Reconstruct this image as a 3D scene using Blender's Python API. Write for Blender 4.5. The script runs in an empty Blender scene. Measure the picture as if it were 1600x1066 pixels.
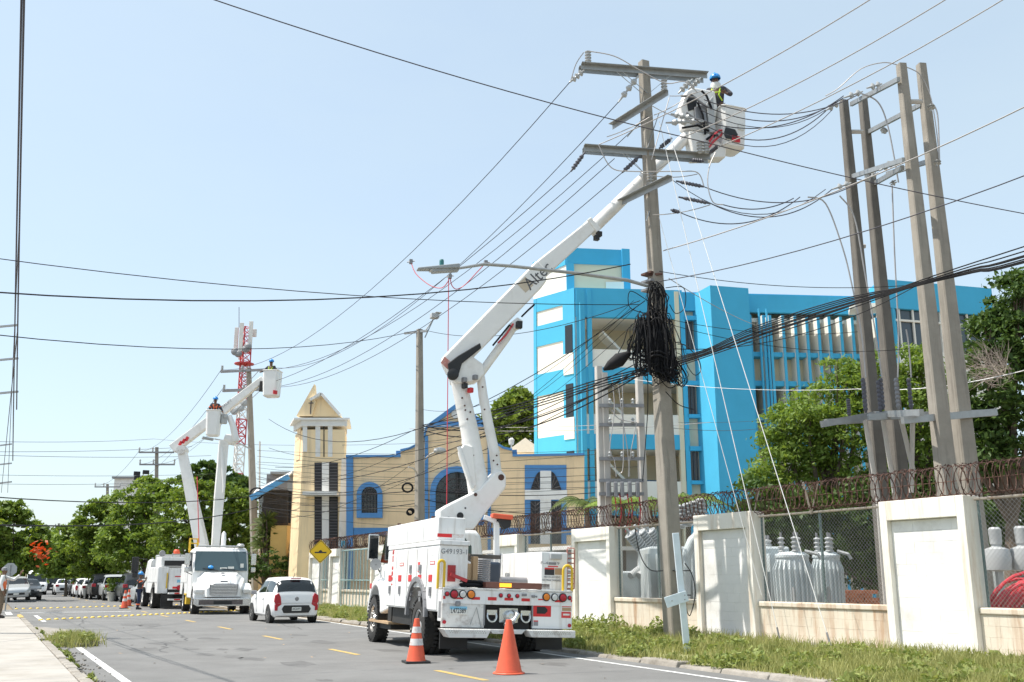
import bpy, bmesh, math, random
import numpy as np
from mathutils import Vector, Matrix
R = math.radians
rnd = random.Random(7)
nrg = np.random.default_rng(11)
SC = bpy.context.scene
COL = SC.collection

# ---------------------------------------------------------------- camera
FPX = 1556.0
PIT = math.atan((905 - 533) / FPX)
EYE = 1.45
cam_d = bpy.data.cameras.new('camera')
cam = bpy.data.objects.new('camera', cam_d)
COL.objects.link(cam)
cam.location = (0, 0, EYE)
cam.rotation_euler = (R(90) + PIT, 0, 0)
cam_d.sensor_width = 36
cam_d.lens = FPX / 1600 * 36
cam_d.clip_end = 5000
cam_d.clip_start = 0.1
SC.camera = cam

# ---------------------------------------------------------------- sky, sun, exposure
SUN_EL, SUN_AZ = R(63), math.atan2(-0.998, -0.045)      # azimuth: x, y of the direction to the sun
wd = bpy.data.worlds.new('World')
SC.world = wd
wd.use_nodes = True
wn = wd.node_tree
bg = wn.nodes['Background']
sky = wn.nodes.new('ShaderNodeTexSky')
sky.sky_type = 'NISHITA'
sky.sun_disc = False
sky.sun_elevation = SUN_EL
sky.sun_rotation = SUN_AZ
sky.air_density = 1.0
sky.dust_density = 1.5
sky.ozone_density = 1.0
veil = wn.nodes.new('ShaderNodeMix')                   # thin even high cloud over the blue
veil.data_type = 'RGBA'
wtc = wn.nodes.new('ShaderNodeTexCoord'); wmp = wn.nodes.new('ShaderNodeMapping'); wmp.inputs['Scale'].default_value = (1.2, 1.2, 3.2)
wns = wn.nodes.new('ShaderNodeTexNoise'); wns.inputs['Scale'].default_value = 1.1; wns.inputs['Detail'].default_value = 7; wns.inputs['Roughness'].default_value = 0.6
wrg = wn.nodes.new('ShaderNodeMapRange'); wrg.inputs[1].default_value = 0.3; wrg.inputs[2].default_value = 0.75; wrg.inputs[3].default_value = 0.48; wrg.inputs[4].default_value = 0.68
wn.links.new(wtc.outputs['Generated'], wmp.inputs[0]); wn.links.new(wmp.outputs[0], wns.inputs['Vector']); wn.links.new(wns.outputs[0], wrg.inputs[0]); wn.links.new(wrg.outputs[0], veil.inputs[0])
veil.inputs[7].default_value = (3.05, 3.62, 3.75, 1)
wn.links.new(sky.outputs[0], veil.inputs[6])
wn.links.new(veil.outputs[2], bg.inputs[0])
bg.inputs[1].default_value = 0.125
sun_d = bpy.data.lights.new('sun', 'SUN')
sun_d.energy = 3.4
sun_d.angle = R(0.55)
sun_d.color = (1.0, 0.95, 0.87)
sun = bpy.data.objects.new('sun', sun_d)
COL.objects.link(sun)
sd = Vector((math.cos(SUN_EL) * math.sin(SUN_AZ), math.cos(SUN_EL) * math.cos(SUN_AZ), math.sin(SUN_EL)))
sun.rotation_euler = sd.to_track_quat('Z', 'Y').to_euler()
sun.location = (0, 0, 40)
vs = SC.view_settings
vs.view_transform = 'Standard'
vs.look = 'None'
vs.gamma = 1.0
vs.use_curve_mapping = False
vs.exposure = 1.0
SC.cycles.max_bounces = 6
SC.cycles.transparent_max_bounces = 16
SC.cycles.use_denoising = True

# ---------------------------------------------------------------- measuring helpers
SP, CP = math.sin(PIT), math.cos(PIT)
def ray(u, v):
    x = (u - 800) / FPX; y = (533 - v) / FPX
    return Vector((x, CP - SP * y, SP + CP * y))
def at(u, v, Y):                       # the point at depth Y that the photograph shows at pixel u, v
    r = ray(u, v); t = Y / r.y
    return Vector((r.x * t, Y, EYE + r.z * t))
def gnd(u, v, z=0.0):
    r = ray(u, v); t = (z - EYE) / r.z
    return Vector((r.x * t, r.y * t, z))
RA = R(27.3)                           # the road runs this far left of the view
RD = Vector((-math.sin(RA), math.cos(RA), 0)); RN = Vector((math.cos(RA), math.sin(RA), 0))
def xy(s, n, z=0.0):
    p = RD * s + RN * n
    return Vector((p.x, p.y, z))
def s_at(u, n, v=905):                 # distance along the road where the line n is seen at column u
    r = ray(u, v); k = RN.x * r.x + RN.y * r.y
    t = n / k
    return (RD.x * r.x + RD.y * r.y) * t

# ---------------------------------------------------------------- materials
def mat(name, col, rough=0.6, metal=0.0, var=0.12, scale=3.0, bump=0.0, bscale=30.0, dirt=None, dirt_amt=0.35, dirt_scale=1.2, dlo=0.52, spec=None, streak=False, world=False, emit=None):
    m = bpy.data.materials.new(name); m.use_nodes = True
    nt = m.node_tree; n = nt.nodes; l = nt.links
    b = n['Principled BSDF']
    b.inputs['Roughness'].default_value = rough
    b.inputs['Metallic'].default_value = metal
    if spec is not None: b.inputs['Specular IOR Level'].default_value = spec
    c = (*col, 1)
    b.inputs['Base Color'].default_value = c
    if emit:
        b.inputs['Emission Color'].default_value = (*emit[:3], 1); b.inputs['Emission Strength'].default_value = emit[3]
    if var or dirt or bump:
        tc = n.new('ShaderNodeTexCoord')
        src = n.new('ShaderNodeNewGeometry').outputs['Position'] if world else tc.outputs['Object']
        last = None
        if var:
            t = n.new('ShaderNodeTexNoise'); t.inputs['Scale'].default_value = scale; t.inputs['Detail'].default_value = 6; t.inputs['Roughness'].default_value = 0.65
            l.new(src, t.inputs['Vector'])
            r = n.new('ShaderNodeMapRange'); r.inputs[1].default_value = 0.25; r.inputs[2].default_value = 0.75
            r.inputs[3].default_value = 1 - var; r.inputs[4].default_value = 1 + var
            l.new(t.outputs[0], r.inputs[0])
            mx = n.new('ShaderNodeVectorMath'); mx.operation = 'SCALE'; mx.inputs[0].default_value = col
            l.new(r.outputs[0], mx.inputs['Scale'])
            last = mx.outputs[0]
        if dirt:
            t2 = n.new('ShaderNodeTexNoise'); t2.inputs['Scale'].default_value = dirt_scale; t2.inputs['Detail'].default_value = 8; t2.inputs['Roughness'].default_value = 0.7
            if streak:
                mp = n.new('ShaderNodeMapping'); mp.inputs['Scale'].default_value = (6, 6, 0.5)
                l.new(src, mp.inputs[0]); l.new(mp.outputs[0], t2.inputs['Vector'])
            else:
                l.new(src, t2.inputs['Vector'])
            r2 = n.new('ShaderNodeMapRange'); r2.inputs[1].default_value = dlo; r2.inputs[2].default_value = 0.75
            r2.inputs[3].default_value = 0; r2.inputs[4].default_value = dirt_amt
            l.new(t2.outputs[0], r2.inputs[0])
            mc = n.new('ShaderNodeMix'); mc.data_type = 'RGBA'
            l.new(r2.outputs[0], mc.inputs[0])
            if last: l.new(last, mc.inputs[6])
            else: mc.inputs[6].default_value = c
            mc.inputs[7].default_value = (*dirt, 1)
            last = mc.outputs[2]
        if last: l.new(last, b.inputs['Base Color'])
        if bump:
            t3 = n.new('ShaderNodeTexNoise'); t3.inputs['Scale'].default_value = bscale; t3.inputs['Detail'].default_value = 4
            l.new(src, t3.inputs['Vector'])
            bp = n.new('ShaderNodeBump'); bp.inputs['Strength'].default_value = bump; bp.inputs['Distance'].default_value = 0.02
            l.new(t3.outputs[0], bp.inputs['Height']); l.new(bp.outputs[0], b.inputs['Normal'])
    return m

def glass(name, tint, rough=0.05, alpha=1.0):
    m = bpy.data.materials.new(name); m.use_nodes = True
    b = m.node_tree.nodes['Principled BSDF']
    b.inputs['Base Color'].default_value = (*tint, 1); b.inputs['Roughness'].default_value = rough
    b.inputs['Specular IOR Level'].default_value = 0.7
    b.inputs['Alpha'].default_value = alpha
    return m

def leaf_mat(name, c1, c2, trans=0.35, scale=0.7):
    m = bpy.data.materials.new(name); m.use_nodes = True
    nt = m.node_tree; n = nt.nodes; l = nt.links
    out = n['Material Output']; n.remove(n['Principled BSDF'])
    g = n.new('ShaderNodeNewGeometry'); tc = n.new('ShaderNodeTexCoord')
    t = n.new('ShaderNodeTexNoise'); t.inputs['Scale'].default_value = scale; l.new(tc.outputs['Object'], t.inputs['Vector'])
    ad = n.new('ShaderNodeMath'); ad.operation = 'MULTIPLY_ADD'; ad.inputs[1].default_value = 0.55
    l.new(g.outputs['Random Per Island'], ad.inputs[0])
    mu = n.new('ShaderNodeMath'); mu.operation = 'MULTIPLY'; mu.inputs[1].default_value = 0.5; l.new(t.outputs[0], mu.inputs[0])
    l.new(mu.outputs[0], ad.inputs[2])
    mc = n.new('ShaderNodeMix'); mc.data_type = 'RGBA'; l.new(ad.outputs[0], mc.inputs[0])
    mc.inputs[6].default_value = (*c1, 1); mc.inputs[7].default_value = (*c2, 1)
    d = n.new('ShaderNodeBsdfPrincipled'); d.inputs['Roughness'].default_value = 0.55; d.inputs['Specular IOR Level'].default_value = 0.3
    tr = n.new('ShaderNodeBsdfTranslucent')
    l.new(mc.outputs[2], d.inputs['Base Color'])
    hs = n.new('ShaderNodeHueSaturation'); hs.inputs['Hue'].default_value = 0.485; hs.inputs['Saturation'].default_value = 1.1; hs.inputs['Value'].default_value = 1.5
    l.new(mc.outputs[2], hs.inputs['Color']); l.new(hs.outputs[0], tr.inputs['Color'])
    ms = n.new('ShaderNodeMixShader'); ms.inputs[0].default_value = trans
    l.new(d.outputs[0], ms.inputs[1]); l.new(tr.outputs[0], ms.inputs[2]); l.new(ms.outputs[0], out.inputs[0])
    return m

M = {}
M['asphalt'] = mat('asphalt', (0.165, 0.163, 0.158), 0.9, var=0.2, scale=0.6, bump=0.5, bscale=90, dirt=(0.115, 0.112, 0.108), dirt_amt=0.7, dirt_scale=0.35)
M['asphalt_patch'] = mat('asphalt_patch', (0.085, 0.085, 0.085), 0.9, var=0.2, scale=1.5, bump=0.5, bscale=90)
M['stain'] = mat('oil_stain', (0.115, 0.112, 0.108), 0.8, var=0.25, scale=3, dirt=(0.16, 0.158, 0.152), dirt_amt=0.9, dirt_scale=3)
M['soil'] = mat('soil', (0.20, 0.16, 0.11), 0.95, var=0.25, scale=0.4, bump=0.4, bscale=12)
M['verge'] = mat('verge', (0.24, 0.24, 0.10), 0.95, var=0.35, scale=1.5, bump=0.5, bscale=15, dirt=(0.28, 0.23, 0.15), dirt_amt=0.7, dirt_scale=0.7)
M['yardsoil'] = mat('yard_gravel', (0.24, 0.21, 0.17), 0.95, var=0.3, scale=2, bump=0.5, bscale=25)
M['walk'] = mat('sidewalk_concrete', (0.37, 0.345, 0.31), 0.9, var=0.12, scale=1.2, bump=0.3, bscale=40, dirt=(0.22, 0.19, 0.15), dirt_amt=0.7, dirt_scale=1.1, dlo=0.48)
M['kerb'] = mat('kerb_concrete', (0.30, 0.275, 0.24), 0.9, var=0.3, scale=3, bump=0.6, bscale=30, dirt=(0.14, 0.115, 0.08), dirt_amt=0.8, dirt_scale=1.8, dlo=0.45)
M['joint'] = mat('joint_dirt', (0.16, 0.14, 0.11), 0.95, var=0.2)
M['white_line'] = mat('white_line_paint', (0.66, 0.66, 0.64), 0.7, var=0.15, scale=5, dirt=(0.2, 0.2, 0.2), dirt_amt=0.9, dirt_scale=4, dlo=0.45)
M['yellow_line'] = mat('yellow_line_paint', (0.55, 0.37, 0.09), 0.7, var=0.15, scale=5, dirt=(0.18, 0.17, 0.155), dirt_amt=0.95, dirt_scale=5, dlo=0.45)
M['stud'] = mat('stud_yellow', (0.72, 0.50, 0.08), 0.5, var=0.1)
M['wall'] = mat('wall_paint', (0.81, 0.775, 0.70), 0.85, var=0.06, scale=2, bump=0.15, bscale=40, dirt=(0.42, 0.25, 0.10), dirt_amt=0.7, dirt_scale=0.8, streak=True, world=True)
M['panel'] = mat('panel_paint', (0.80, 0.79, 0.765), 0.85, var=0.05, scale=2, bump=0.15, bscale=40, dirt=(0.42, 0.38, 0.32), dirt_amt=0.6, dirt_scale=0.7, world=True)
M['rustwall'] = mat('stained_wall_paint', (0.68, 0.61, 0.50), 0.85, var=0.08, scale=2, bump=0.2, bscale=40, dirt=(0.36, 0.16, 0.05), dirt_amt=0.95, dirt_scale=0.9, dlo=0.47, streak=True, world=True)
M['galv'] = mat('galvanised_steel', (0.36, 0.37, 0.37), 0.5, 0.6, var=0.15, scale=6)
M['galvpaint'] = mat('grey_steel', (0.33, 0.35, 0.36), 0.6, 0.2, var=0.15, scale=6)
M['rail'] = mat('fence_rail', (0.45, 0.40, 0.34), 0.7, 0.2, var=0.2, scale=5, dirt=(0.28, 0.12, 0.05), dirt_amt=0.8, dirt_scale=3)
M['rust'] = mat('rusty_steel', (0.10, 0.05, 0.038), 0.75, 0.3, var=0.45, scale=4, dirt=(0.24, 0.15, 0.10), dirt_amt=0.7, dirt_scale=2)
M['post_green'] = mat('green_grey_post', (0.12, 0.17, 0.17), 0.6, 0.2)
M['pole'] = mat('pole_concrete', (0.30, 0.272, 0.232), 0.9, var=0.2, scale=1.5, bump=0.3, bscale=30, dirt=(0.11, 0.10, 0.085), dirt_amt=0.7, dirt_scale=1.1, streak=True)
M['pole_dark'] = mat('weathered_pole_concrete', (0.15, 0.137, 0.12), 0.9, var=0.25, scale=1.5, bump=0.3, bscale=30, dirt=(0.06, 0.055, 0.05), dirt_amt=0.8, dirt_scale=0.9, streak=True)
M['pole_pale'] = mat('pale_pole_concrete', (0.52, 0.49, 0.45), 0.9, var=0.12, scale=1.5, bump=0.3, bscale=30)
M['cable'] = mat('black_cable', (0.012, 0.012, 0.014), 0.75, var=0.2, spec=0.25)
M['wire'] = mat('dark_conductor', (0.06, 0.055, 0.07), 0.5, 0.2, var=0)
M['alu'] = mat('aluminium_conductor', (0.42, 0.40, 0.39), 0.5, 0.5, var=0)
M['guy'] = mat('white_guy_sleeve', (0.75, 0.74, 0.72), 0.5, var=0)
M['redwire'] = mat('red_wire', (0.55, 0.04, 0.06), 0.5, var=0)
M['porcelain'] = mat('grey_porcelain', (0.42, 0.43, 0.43), 0.3, var=0.05)
M['poly'] = mat('dark_polymer', (0.09, 0.09, 0.11), 0.5, var=0.1)
M['bark'] = mat('bark', (0.13, 0.10, 0.075), 0.95, var=0.3, scale=4, bump=0.5, bscale=20)
M['twig'] = mat('bare_twig', (0.30, 0.25, 0.21), 0.95, var=0.2)
M['leaf'] = leaf_mat('leaf_green', (0.06, 0.125, 0.02), (0.21, 0.28, 0.05))
M['leaf_bright'] = leaf_mat('leaf_bright', (0.085, 0.165, 0.025), (0.24, 0.32, 0.065))
M['leaf_dark'] = leaf_mat('leaf_dark', (0.03, 0.072, 0.016), (0.10, 0.16, 0.034), 0.25)
M['leaf_olive'] = leaf_mat('leaf_olive', (0.05, 0.085, 0.022), (0.14, 0.175, 0.05))
M['flower'] = leaf_mat('orange_flower', (0.42, 0.08, 0.03), (0.5, 0.14, 0.05))
M['grass'] = leaf_mat('grass_blade', (0.16, 0.20, 0.055), (0.46, 0.44, 0.18), 0.3, 1.2)
M['weed'] = leaf_mat('weed_leaf', (0.12, 0.18, 0.04), (0.34, 0.37, 0.12), 0.3, 1.2)
M['white'] = mat('white_truck_paint', (0.80, 0.80, 0.79), 0.35, var=0.03, dirt=(0.36, 0.30, 0.23), dirt_amt=0.6, dirt_scale=1.3, streak=True)
M['white_dirty'] = mat('worn_white_paint', (0.70, 0.69, 0.66), 0.5, var=0.06, dirt=(0.16, 0.085, 0.05), dirt_amt=0.9, dirt_scale=4.0, dlo=0.5)
M['boomwhite'] = mat('white_boom_fibreglass', (0.80, 0.79, 0.765), 0.4, var=0.04, dirt=(0.5, 0.44, 0.36), dirt_amt=0.5, dirt_scale=1.1)
M['carwhite'] = mat('white_car_paint', (0.82, 0.82, 0.82), 0.2, var=0.0)
M['black'] = mat('black_plastic', (0.015, 0.015, 0.016), 0.5, var=0.2)
M['dark'] = mat('dark_chassis', (0.022, 0.021, 0.02), 0.7, var=0.3, scale=6)
M['rubber'] = mat('tyre_rubber', (0.030, 0.029, 0.028), 0.85, var=0.25, scale=9, dirt=(0.11, 0.10, 0.09), dirt_amt=0.5, dirt_scale=5)
M['chrome'] = mat('bright_metal', (0.62, 0.62, 0.61), 0.25, 0.85, var=0.1, scale=8)
M['steelgrey'] = mat('mid_grey_metal', (0.25, 0.25, 0.26), 0.5, 0.3, var=0.15)
M['red'] = mat('red_reflector', (0.60, 0.02, 0.025), 0.35, var=0.1, scale=10)
M['redpaint'] = mat('dull_red_paint', (0.36, 0.03, 0.035), 0.5, var=0.15)
M['amber'] = mat('amber_lens', (0.75, 0.22, 0.02), 0.3, var=0.05)
M['lensred'] = mat('red_lens', (0.42, 0.015, 0.03), 0.25, var=0.05)
M['lenswhite'] = mat('clear_lens', (0.62, 0.62, 0.60), 0.2, var=0.05)
M['yellow'] = mat('yellow_paint', (0.72, 0.47, 0.03), 0.45, var=0.1)
M['orange'] = mat('orange_plastic', (0.70, 0.105, 0.045), 0.5, var=0.08, scale=8, dirt=(0.35, 0.10, 0.05), dirt_amt=0.5, dirt_scale=6)
M['conewhite'] = mat('reflective_white', (0.62, 0.60, 0.58), 0.5, var=0.1, scale=20, dirt=(0.4, 0.12, 0.06), dirt_amt=0.8, dirt_scale=12)
M['glass_dark'] = glass('dark_glass', (0.012, 0.016, 0.018))
M['glass_green'] = glass('green_glass', (0.02, 0.045, 0.04))
M['glass_blue'] = glass('window_glass', (0.05, 0.07, 0.085))
M['ink'] = mat('black_ink', (0.03, 0.03, 0.035), 0.6, var=0)
M['inkgrey'] = mat('grey_ink', (0.25, 0.25, 0.26), 0.6, var=0)
M['inkdark'] = mat('dark_grey_ink', (0.10, 0.10, 0.105), 0.6, var=0.3, scale=9)
M['inkred'] = mat('red_ink', (0.65, 0.06, 0.06), 0.6, var=0)
M['plate_blue'] = mat('plate_blue', (0.22, 0.50, 0.68), 0.4, var=0)
M['plate_white'] = mat('plate_white', (0.72, 0.72, 0.68), 0.4, var=0)
M['cardboard'] = mat('cardboard', (0.42, 0.29, 0.17), 0.9, var=0.1)
M['skin'] = mat('skin', (0.16, 0.085, 0.05), 0.6, var=0.05)
M['jacket'] = mat('charcoal_cloth', (0.055, 0.055, 0.065), 0.9, var=0.2, scale=8)
M['navy'] = mat('navy_cloth', (0.018, 0.028, 0.065), 0.9, var=0.2, scale=8)
M['khaki'] = mat('khaki_cloth', (0.16, 0.12, 0.08), 0.9, var=0.2, scale=8)
M['hivis'] = mat('lime_webbing', (0.55, 0.75, 0.05), 0.6, var=0.05)
M['hiorange'] = mat('orange_fabric', (0.78, 0.16, 0.05), 0.7, var=0.05)
M['helmet'] = mat('blue_helmet', (0.03, 0.25, 0.62), 0.35, var=0.03)
M['cloth_white'] = mat('white_cloth', (0.70, 0.70, 0.68), 0.9, var=0.06)
M['cream'] = mat('cream_stucco', (0.86, 0.645, 0.40), 0.9, var=0.06, scale=1.5, bump=0.1, bscale=30, dirt=(0.5, 0.38, 0.25), dirt_amt=0.6, dirt_scale=0.35, streak=True)
M['cream_pale'] = mat('pale_cream_stucco', (0.87, 0.68, 0.42), 0.9, var=0.05, scale=1.5, dirt=(0.4, 0.33, 0.24), dirt_amt=0.6, dirt_scale=0.35, streak=True)
M['church_blue'] = mat('church_blue_paint', (0.085, 0.25, 0.52), 0.8, var=0.08, scale=2)
M['church_white'] = mat('church_white_paint', (0.76, 0.75, 0.72), 0.85, var=0.05, dirt=(0.4, 0.36, 0.3), dirt_amt=0.4, dirt_scale=1)
M['grille'] = mat('dark_window_grille', (0.02, 0.02, 0.022), 0.6, var=0.2)
M['bar'] = mat('grille_bar', (0.10, 0.095, 0.10), 0.6, 0.3, var=0.1)
M['sky_blue'] = mat('bright_blue_paint', (0.06, 0.42, 0.66), 0.8, var=0.07, scale=0.6, dirt=(0.06, 0.40, 0.62), dirt_amt=0.6, dirt_scale=0.3, streak=True)
M['school_white'] = mat('school_white_paint', (0.82, 0.79, 0.71), 0.85, var=0.04, scale=0.6)
M['school_cream'] = mat('school_cream_paint', (0.74, 0.65, 0.47), 0.85, var=0.05, scale=0.6)
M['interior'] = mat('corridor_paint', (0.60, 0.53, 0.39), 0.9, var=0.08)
M['yellowwall'] = mat('ochre_stucco', (0.68, 0.46, 0.17), 0.9, var=0.06)
M['signyellow'] = mat('sign_yellow', (0.80, 0.50, 0.01), 0.45, var=0.03)
M['signgrey'] = mat('sign_back_grey', (0.42, 0.43, 0.43), 0.5, 0.3, var=0.08)
M['transformer'] = mat('transformer_grey', (0.58, 0.63, 0.64), 0.45, 0.1, var=0.08, dirt=(0.35, 0.33, 0.3), dirt_amt=0.4, dirt_scale=2)
M['brickred'] = mat('orange_brick', (0.42, 0.15, 0.075), 0.9, var=0.25, scale=6)
M['redcable'] = mat('red_cable', (0.55, 0.045, 0.06), 0.5, var=0.15)
M['boardblue'] = mat('pale_blue_timber', (0.60, 0.68, 0.72), 0.8, var=0.12, scale=4)
M['tower_red'] = mat('tower_red', (0.55, 0.05, 0.06), 0.5, var=0.05)
M['hedge'] = M['leaf_dark']
M['bluetank'] = mat('bright_blue_sheet', (0.10, 0.33, 0.62), 0.5, var=0.1)
M['gateblue'] = mat('pale_green_blue_gate', (0.30, 0.42, 0.42), 0.6, 0.1, var=0.15)
M['terracotta'] = mat('pot_white', (0.60, 0.56, 0.48), 0.8, var=0.1)
M['hill'] = leaf_mat('far_tree_mass', (0.035, 0.075, 0.02), (0.10, 0.14, 0.045), 0.2)

# ---------------------------------------------------------------- mesh helpers
class MB:
    def __init__(s, T=None):
        s.v = []; s.f = []; s.mi = []; s.m = 0; s.T = T
    def add(s, vs, fs):
        o = len(s.v)
        for p in vs:
            p = Vector(p)
            s.v.append(tuple(s.T @ p) if s.T is not None else tuple(p))
        for f in fs:
            s.f.append([i + o for i in f]); s.mi.append(s.m)
        return s
    def hexa(s, p):                       # p: 4 bottom + 4 top
        return s.add(p, [(0, 3, 2, 1), (4, 5, 6, 7), (0, 1, 5, 4), (1, 2, 6, 5), (2, 3, 7, 6), (3, 0, 4, 7)])
    def box(s, x0, x1, y0, y1, z0, z1):
        return s.hexa([(x0, y0, z0), (x1, y0, z0), (x1, y1, z0), (x0, y1, z0), (x0, y0, z1), (x1, y0, z1), (x1, y1, z1), (x0, y1, z1)])
    def cbox(s, c, d, rz=0):
        m = Matrix.Translation(Vector(c)) @ Matrix.Rotation(rz, 4, 'Z')
        h = [x / 2 for x in d]
        return s.hexa([m @ Vector(q) for q in ((-h[0], -h[1], -h[2]), (h[0], -h[1], -h[2]), (h[0], h[1], -h[2]), (-h[0], h[1], -h[2]), (-h[0], -h[1], h[2]), (h[0], -h[1], h[2]), (h[0], h[1], h[2]), (-h[0], h[1], h[2]))])
    def beam(s, p, q, w, h, up=(0, 0, 1), w2=None, h2=None):
        p = Vector(p); q = Vector(q); d = (q - p).normalized()
        up = Vector(up)
        if abs(d.dot(up)) > 0.97: up = Vector((0, 1, 0))
        a = d.cross(up).normalized(); b = a.cross(d).normalized()
        w2 = w if w2 is None else w2; h2 = h if h2 is None else h2
        def ring(c, w, h): return [c - a * w / 2 - b * h / 2, c + a * w / 2 - b * h / 2, c + a * w / 2 + b * h / 2, c - a * w / 2 + b * h / 2]
        return s.hexa(ring(p, w, h) + ring(q, w2, h2))
    def tube(s, pts, r, n=8, caps=True, closed=False):
        pts = [Vector(p) for p in pts]; k = len(pts)
        rs = r if isinstance(r, (list, tuple)) else [r] * k
        vs = []; prev = None
        for i, p in enumerate(pts):
            if closed: d = pts[(i + 1) % k] - pts[i - 1]
            else: d = pts[min(i + 1, k - 1)] - pts[max(i - 1, 0)]
            if d.length < 1e-9: d = Vector((0, 0, 1))
            d.normalize()
            if prev is None:
                up = Vector((0, 0, 1)) if abs(d.z) < 0.9 else Vector((1, 0, 0))
                a = d.cross(up).normalized()
            else:
                a = prev - d * prev.dot(d)
                if a.length < 1e-6: a = d.orthogonal()
                a.normalize()
            prev = a; b = d.cross(a)
            for j in range(n):
                t = 2 * math.pi * j / n
                vs.append(p + (a * math.cos(t) + b * math.sin(t)) * rs[i])
        fs = []
        for i in range(k if closed else k - 1):
            i2 = (i + 1) % k
            for j in range(n):
                j2 = (j + 1) % n
                fs.append((i * n + j, i * n + j2, i2 * n + j2, i2 * n + j))
        if caps and not closed:
            fs.append(tuple(range(n - 1, -1, -1))); fs.append(tuple((k - 1) * n + j for j in range(n)))
        return s.add(vs, fs)
    def lathe(s, prof, n=16, o=(0, 0, 0), ax=(0, 0, 1), caps=True):
        o = Vector(o); ax = Vector(ax).normalized()
        a = ax.orthogonal().normalized(); b = ax.cross(a)
        vs = []
        for r, z in prof:
            for j in range(n):
                t = 2 * math.pi * j / n
                vs.append(o + ax * z + (a * math.cos(t) + b * math.sin(t)) * r)
        fs = []
        for i in range(len(prof) - 1):
            for j in range(n):
                j2 = (j + 1) % n
                fs.append((i * n + j, i * n + j2, (i + 1) * n + j2, (i + 1) * n + j))
        if caps:
            fs.append(tuple(range(n - 1, -1, -1))); fs.append(tuple((len(prof) - 1) * n + j for j in range(n)))
        return s.add(vs, fs)
    def prism(s, poly, ax, a, b):
        k = len(poly)
        f = {'x': lambda p, t: (t, p[0], p[1]), 'y': lambda p, t: (p[0], t, p[1]), 'z': lambda p, t: (p[0], p[1], t)}[ax]
        vs = [f(p, a) for p in poly] + [f(p, b) for p in poly]
        fs = [tuple(range(k)), tuple(range(2 * k - 1, k - 1, -1))] + [(i, (i + 1) % k, k + (i + 1) % k, k + i) for i in range(k)]
        return s.add(vs, fs)
    def loft(s, rings, caps=True, closed=True):
        n = len(rings[0]); vs = [p for r in rings for p in r]; fs = []
        for i in range(len(rings) - 1):
            for j in range(n if closed else n - 1):
                j2 = (j + 1) % n
                fs.append((i * n + j, i * n + j2, (i + 1) * n + j2, (i + 1) * n + j))
        if caps: fs += [tuple(range(n)), tuple((len(rings) - 1) * n + j for j in range(n - 1, -1, -1))]
        return s.add(vs, fs)
    def build(s, name, m, parent=None, smooth=False, bevel=0, seg=2, kind=None, loc=None, rot=None):
        me = bpy.data.meshes.new(name)
        me.from_pydata(s.v, [], s.f)
        ms = m if isinstance(m, (list, tuple)) else [m]
        for x in ms: me.materials.append(M[x] if isinstance(x, str) else x)
        if len(ms) > 1: me.polygons.foreach_set('material_index', s.mi)
        bm = bmesh.new(); bm.from_mesh(me)
        bmesh.ops.recalc_face_normals(bm, faces=bm.faces)
        bm.to_mesh(me); bm.free()
        if smooth:
            me.polygons.foreach_set('use_smooth', [True] * len(me.polygons))
            me.set_sharp_from_angle(angle=R(38))
        me.update()
        o = bpy.data.objects.new(name, me); COL.objects.link(o)
        if bevel:
            b = o.modifiers.new('bevel', 'BEVEL'); b.width = bevel; b.segments = seg; b.limit_method = 'ANGLE'; b.angle_limit = R(35)
            b.harden_normals = False
        if parent: o.parent = parent
        if kind: o['kind'] = kind
        if loc is not None: o.location = loc
        if rot is not None: o.rotation_euler = rot
        return o

def tag(o, label=None, cat=None, group=None, kind=None):
    if label: o['label'] = label
    if cat: o['category'] = cat
    if group: o['group'] = group
    if kind: o['kind'] = kind
    return o
def thing(name, label, cat, loc=(0, 0, 0), rz=0, group=None):
    o = bpy.data.objects.new(name, None); COL.objects.link(o)
    o.location = loc; o.rotation_euler = (0, 0, rz); o.empty_display_size = 0.3
    return tag(o, label, cat, group)
def dup(o, parent=None, loc=None, rz=None, label=None):
    c = o.copy(); COL.objects.link(c)
    if parent: c.parent = parent
    if loc is not None: c.location = loc
    if rz is not None: c.rotation_euler = (0, 0, rz)
    if label: c['label'] = label
    for ch in o.children: dup(ch, c)
    return c
def share(name, me, parent, loc, rot=(0, 0, 0), scale=None):
    o = bpy.data.objects.new(name, me); COL.objects.link(o); o.parent = parent; o.location = loc; o.rotation_euler = rot
    if scale: o.scale = scale
    return o
def text(name, body, size, m, parent, loc, rot, width=None, ext=0.003, align='CENTER'):
    c = bpy.data.curves.new(name, 'FONT'); c.body = body; c.size = size; c.align_x = align; c.align_y = 'CENTER'; c.extrude = ext; c.resolution_u = 2
    o = bpy.data.objects.new(name, c); COL.objects.link(o); c.materials.append(M[m]); o.parent = parent; o.location = loc; o.rotation_euler = rot
    bpy.context.view_layer.update()
    me = bpy.data.meshes.new_from_object(o.evaluated_get(bpy.context.evaluated_depsgraph_get())); bpy.data.objects.remove(o)
    if width:
        xs = [v.co.x for v in me.vertices]; k = width / max(max(xs) - min(xs), 1e-4)
        for v in me.vertices: v.co.x *= k
    o = bpy.data.objects.new(name, me); COL.objects.link(o); o.parent = parent; o.location = loc; o.rotation_euler = rot
    if not me.materials: me.materials.append(M[m])
    return o
def sagline(p, q, sag, n=24, t0=0.0, t1=1.0):
    p = Vector(p); q = Vector(q)
    return [p + (q - p) * t - Vector((0, 0, sag * 4 * t * (1 - t))) for t in [t0 + (t1 - t0) * i / n for i in range(n + 1)]]
def outside(p):                        # a span's end that lies past the photograph's edge runs on to its next pole
    d = CP * p[1] + SP * (p[2] - EYE)
    return d < .5 or abs(FPX * p[0] / d) > 805 or 533 - FPX * (CP * (p[2] - EYE) - SP * p[1]) / d < -5
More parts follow.
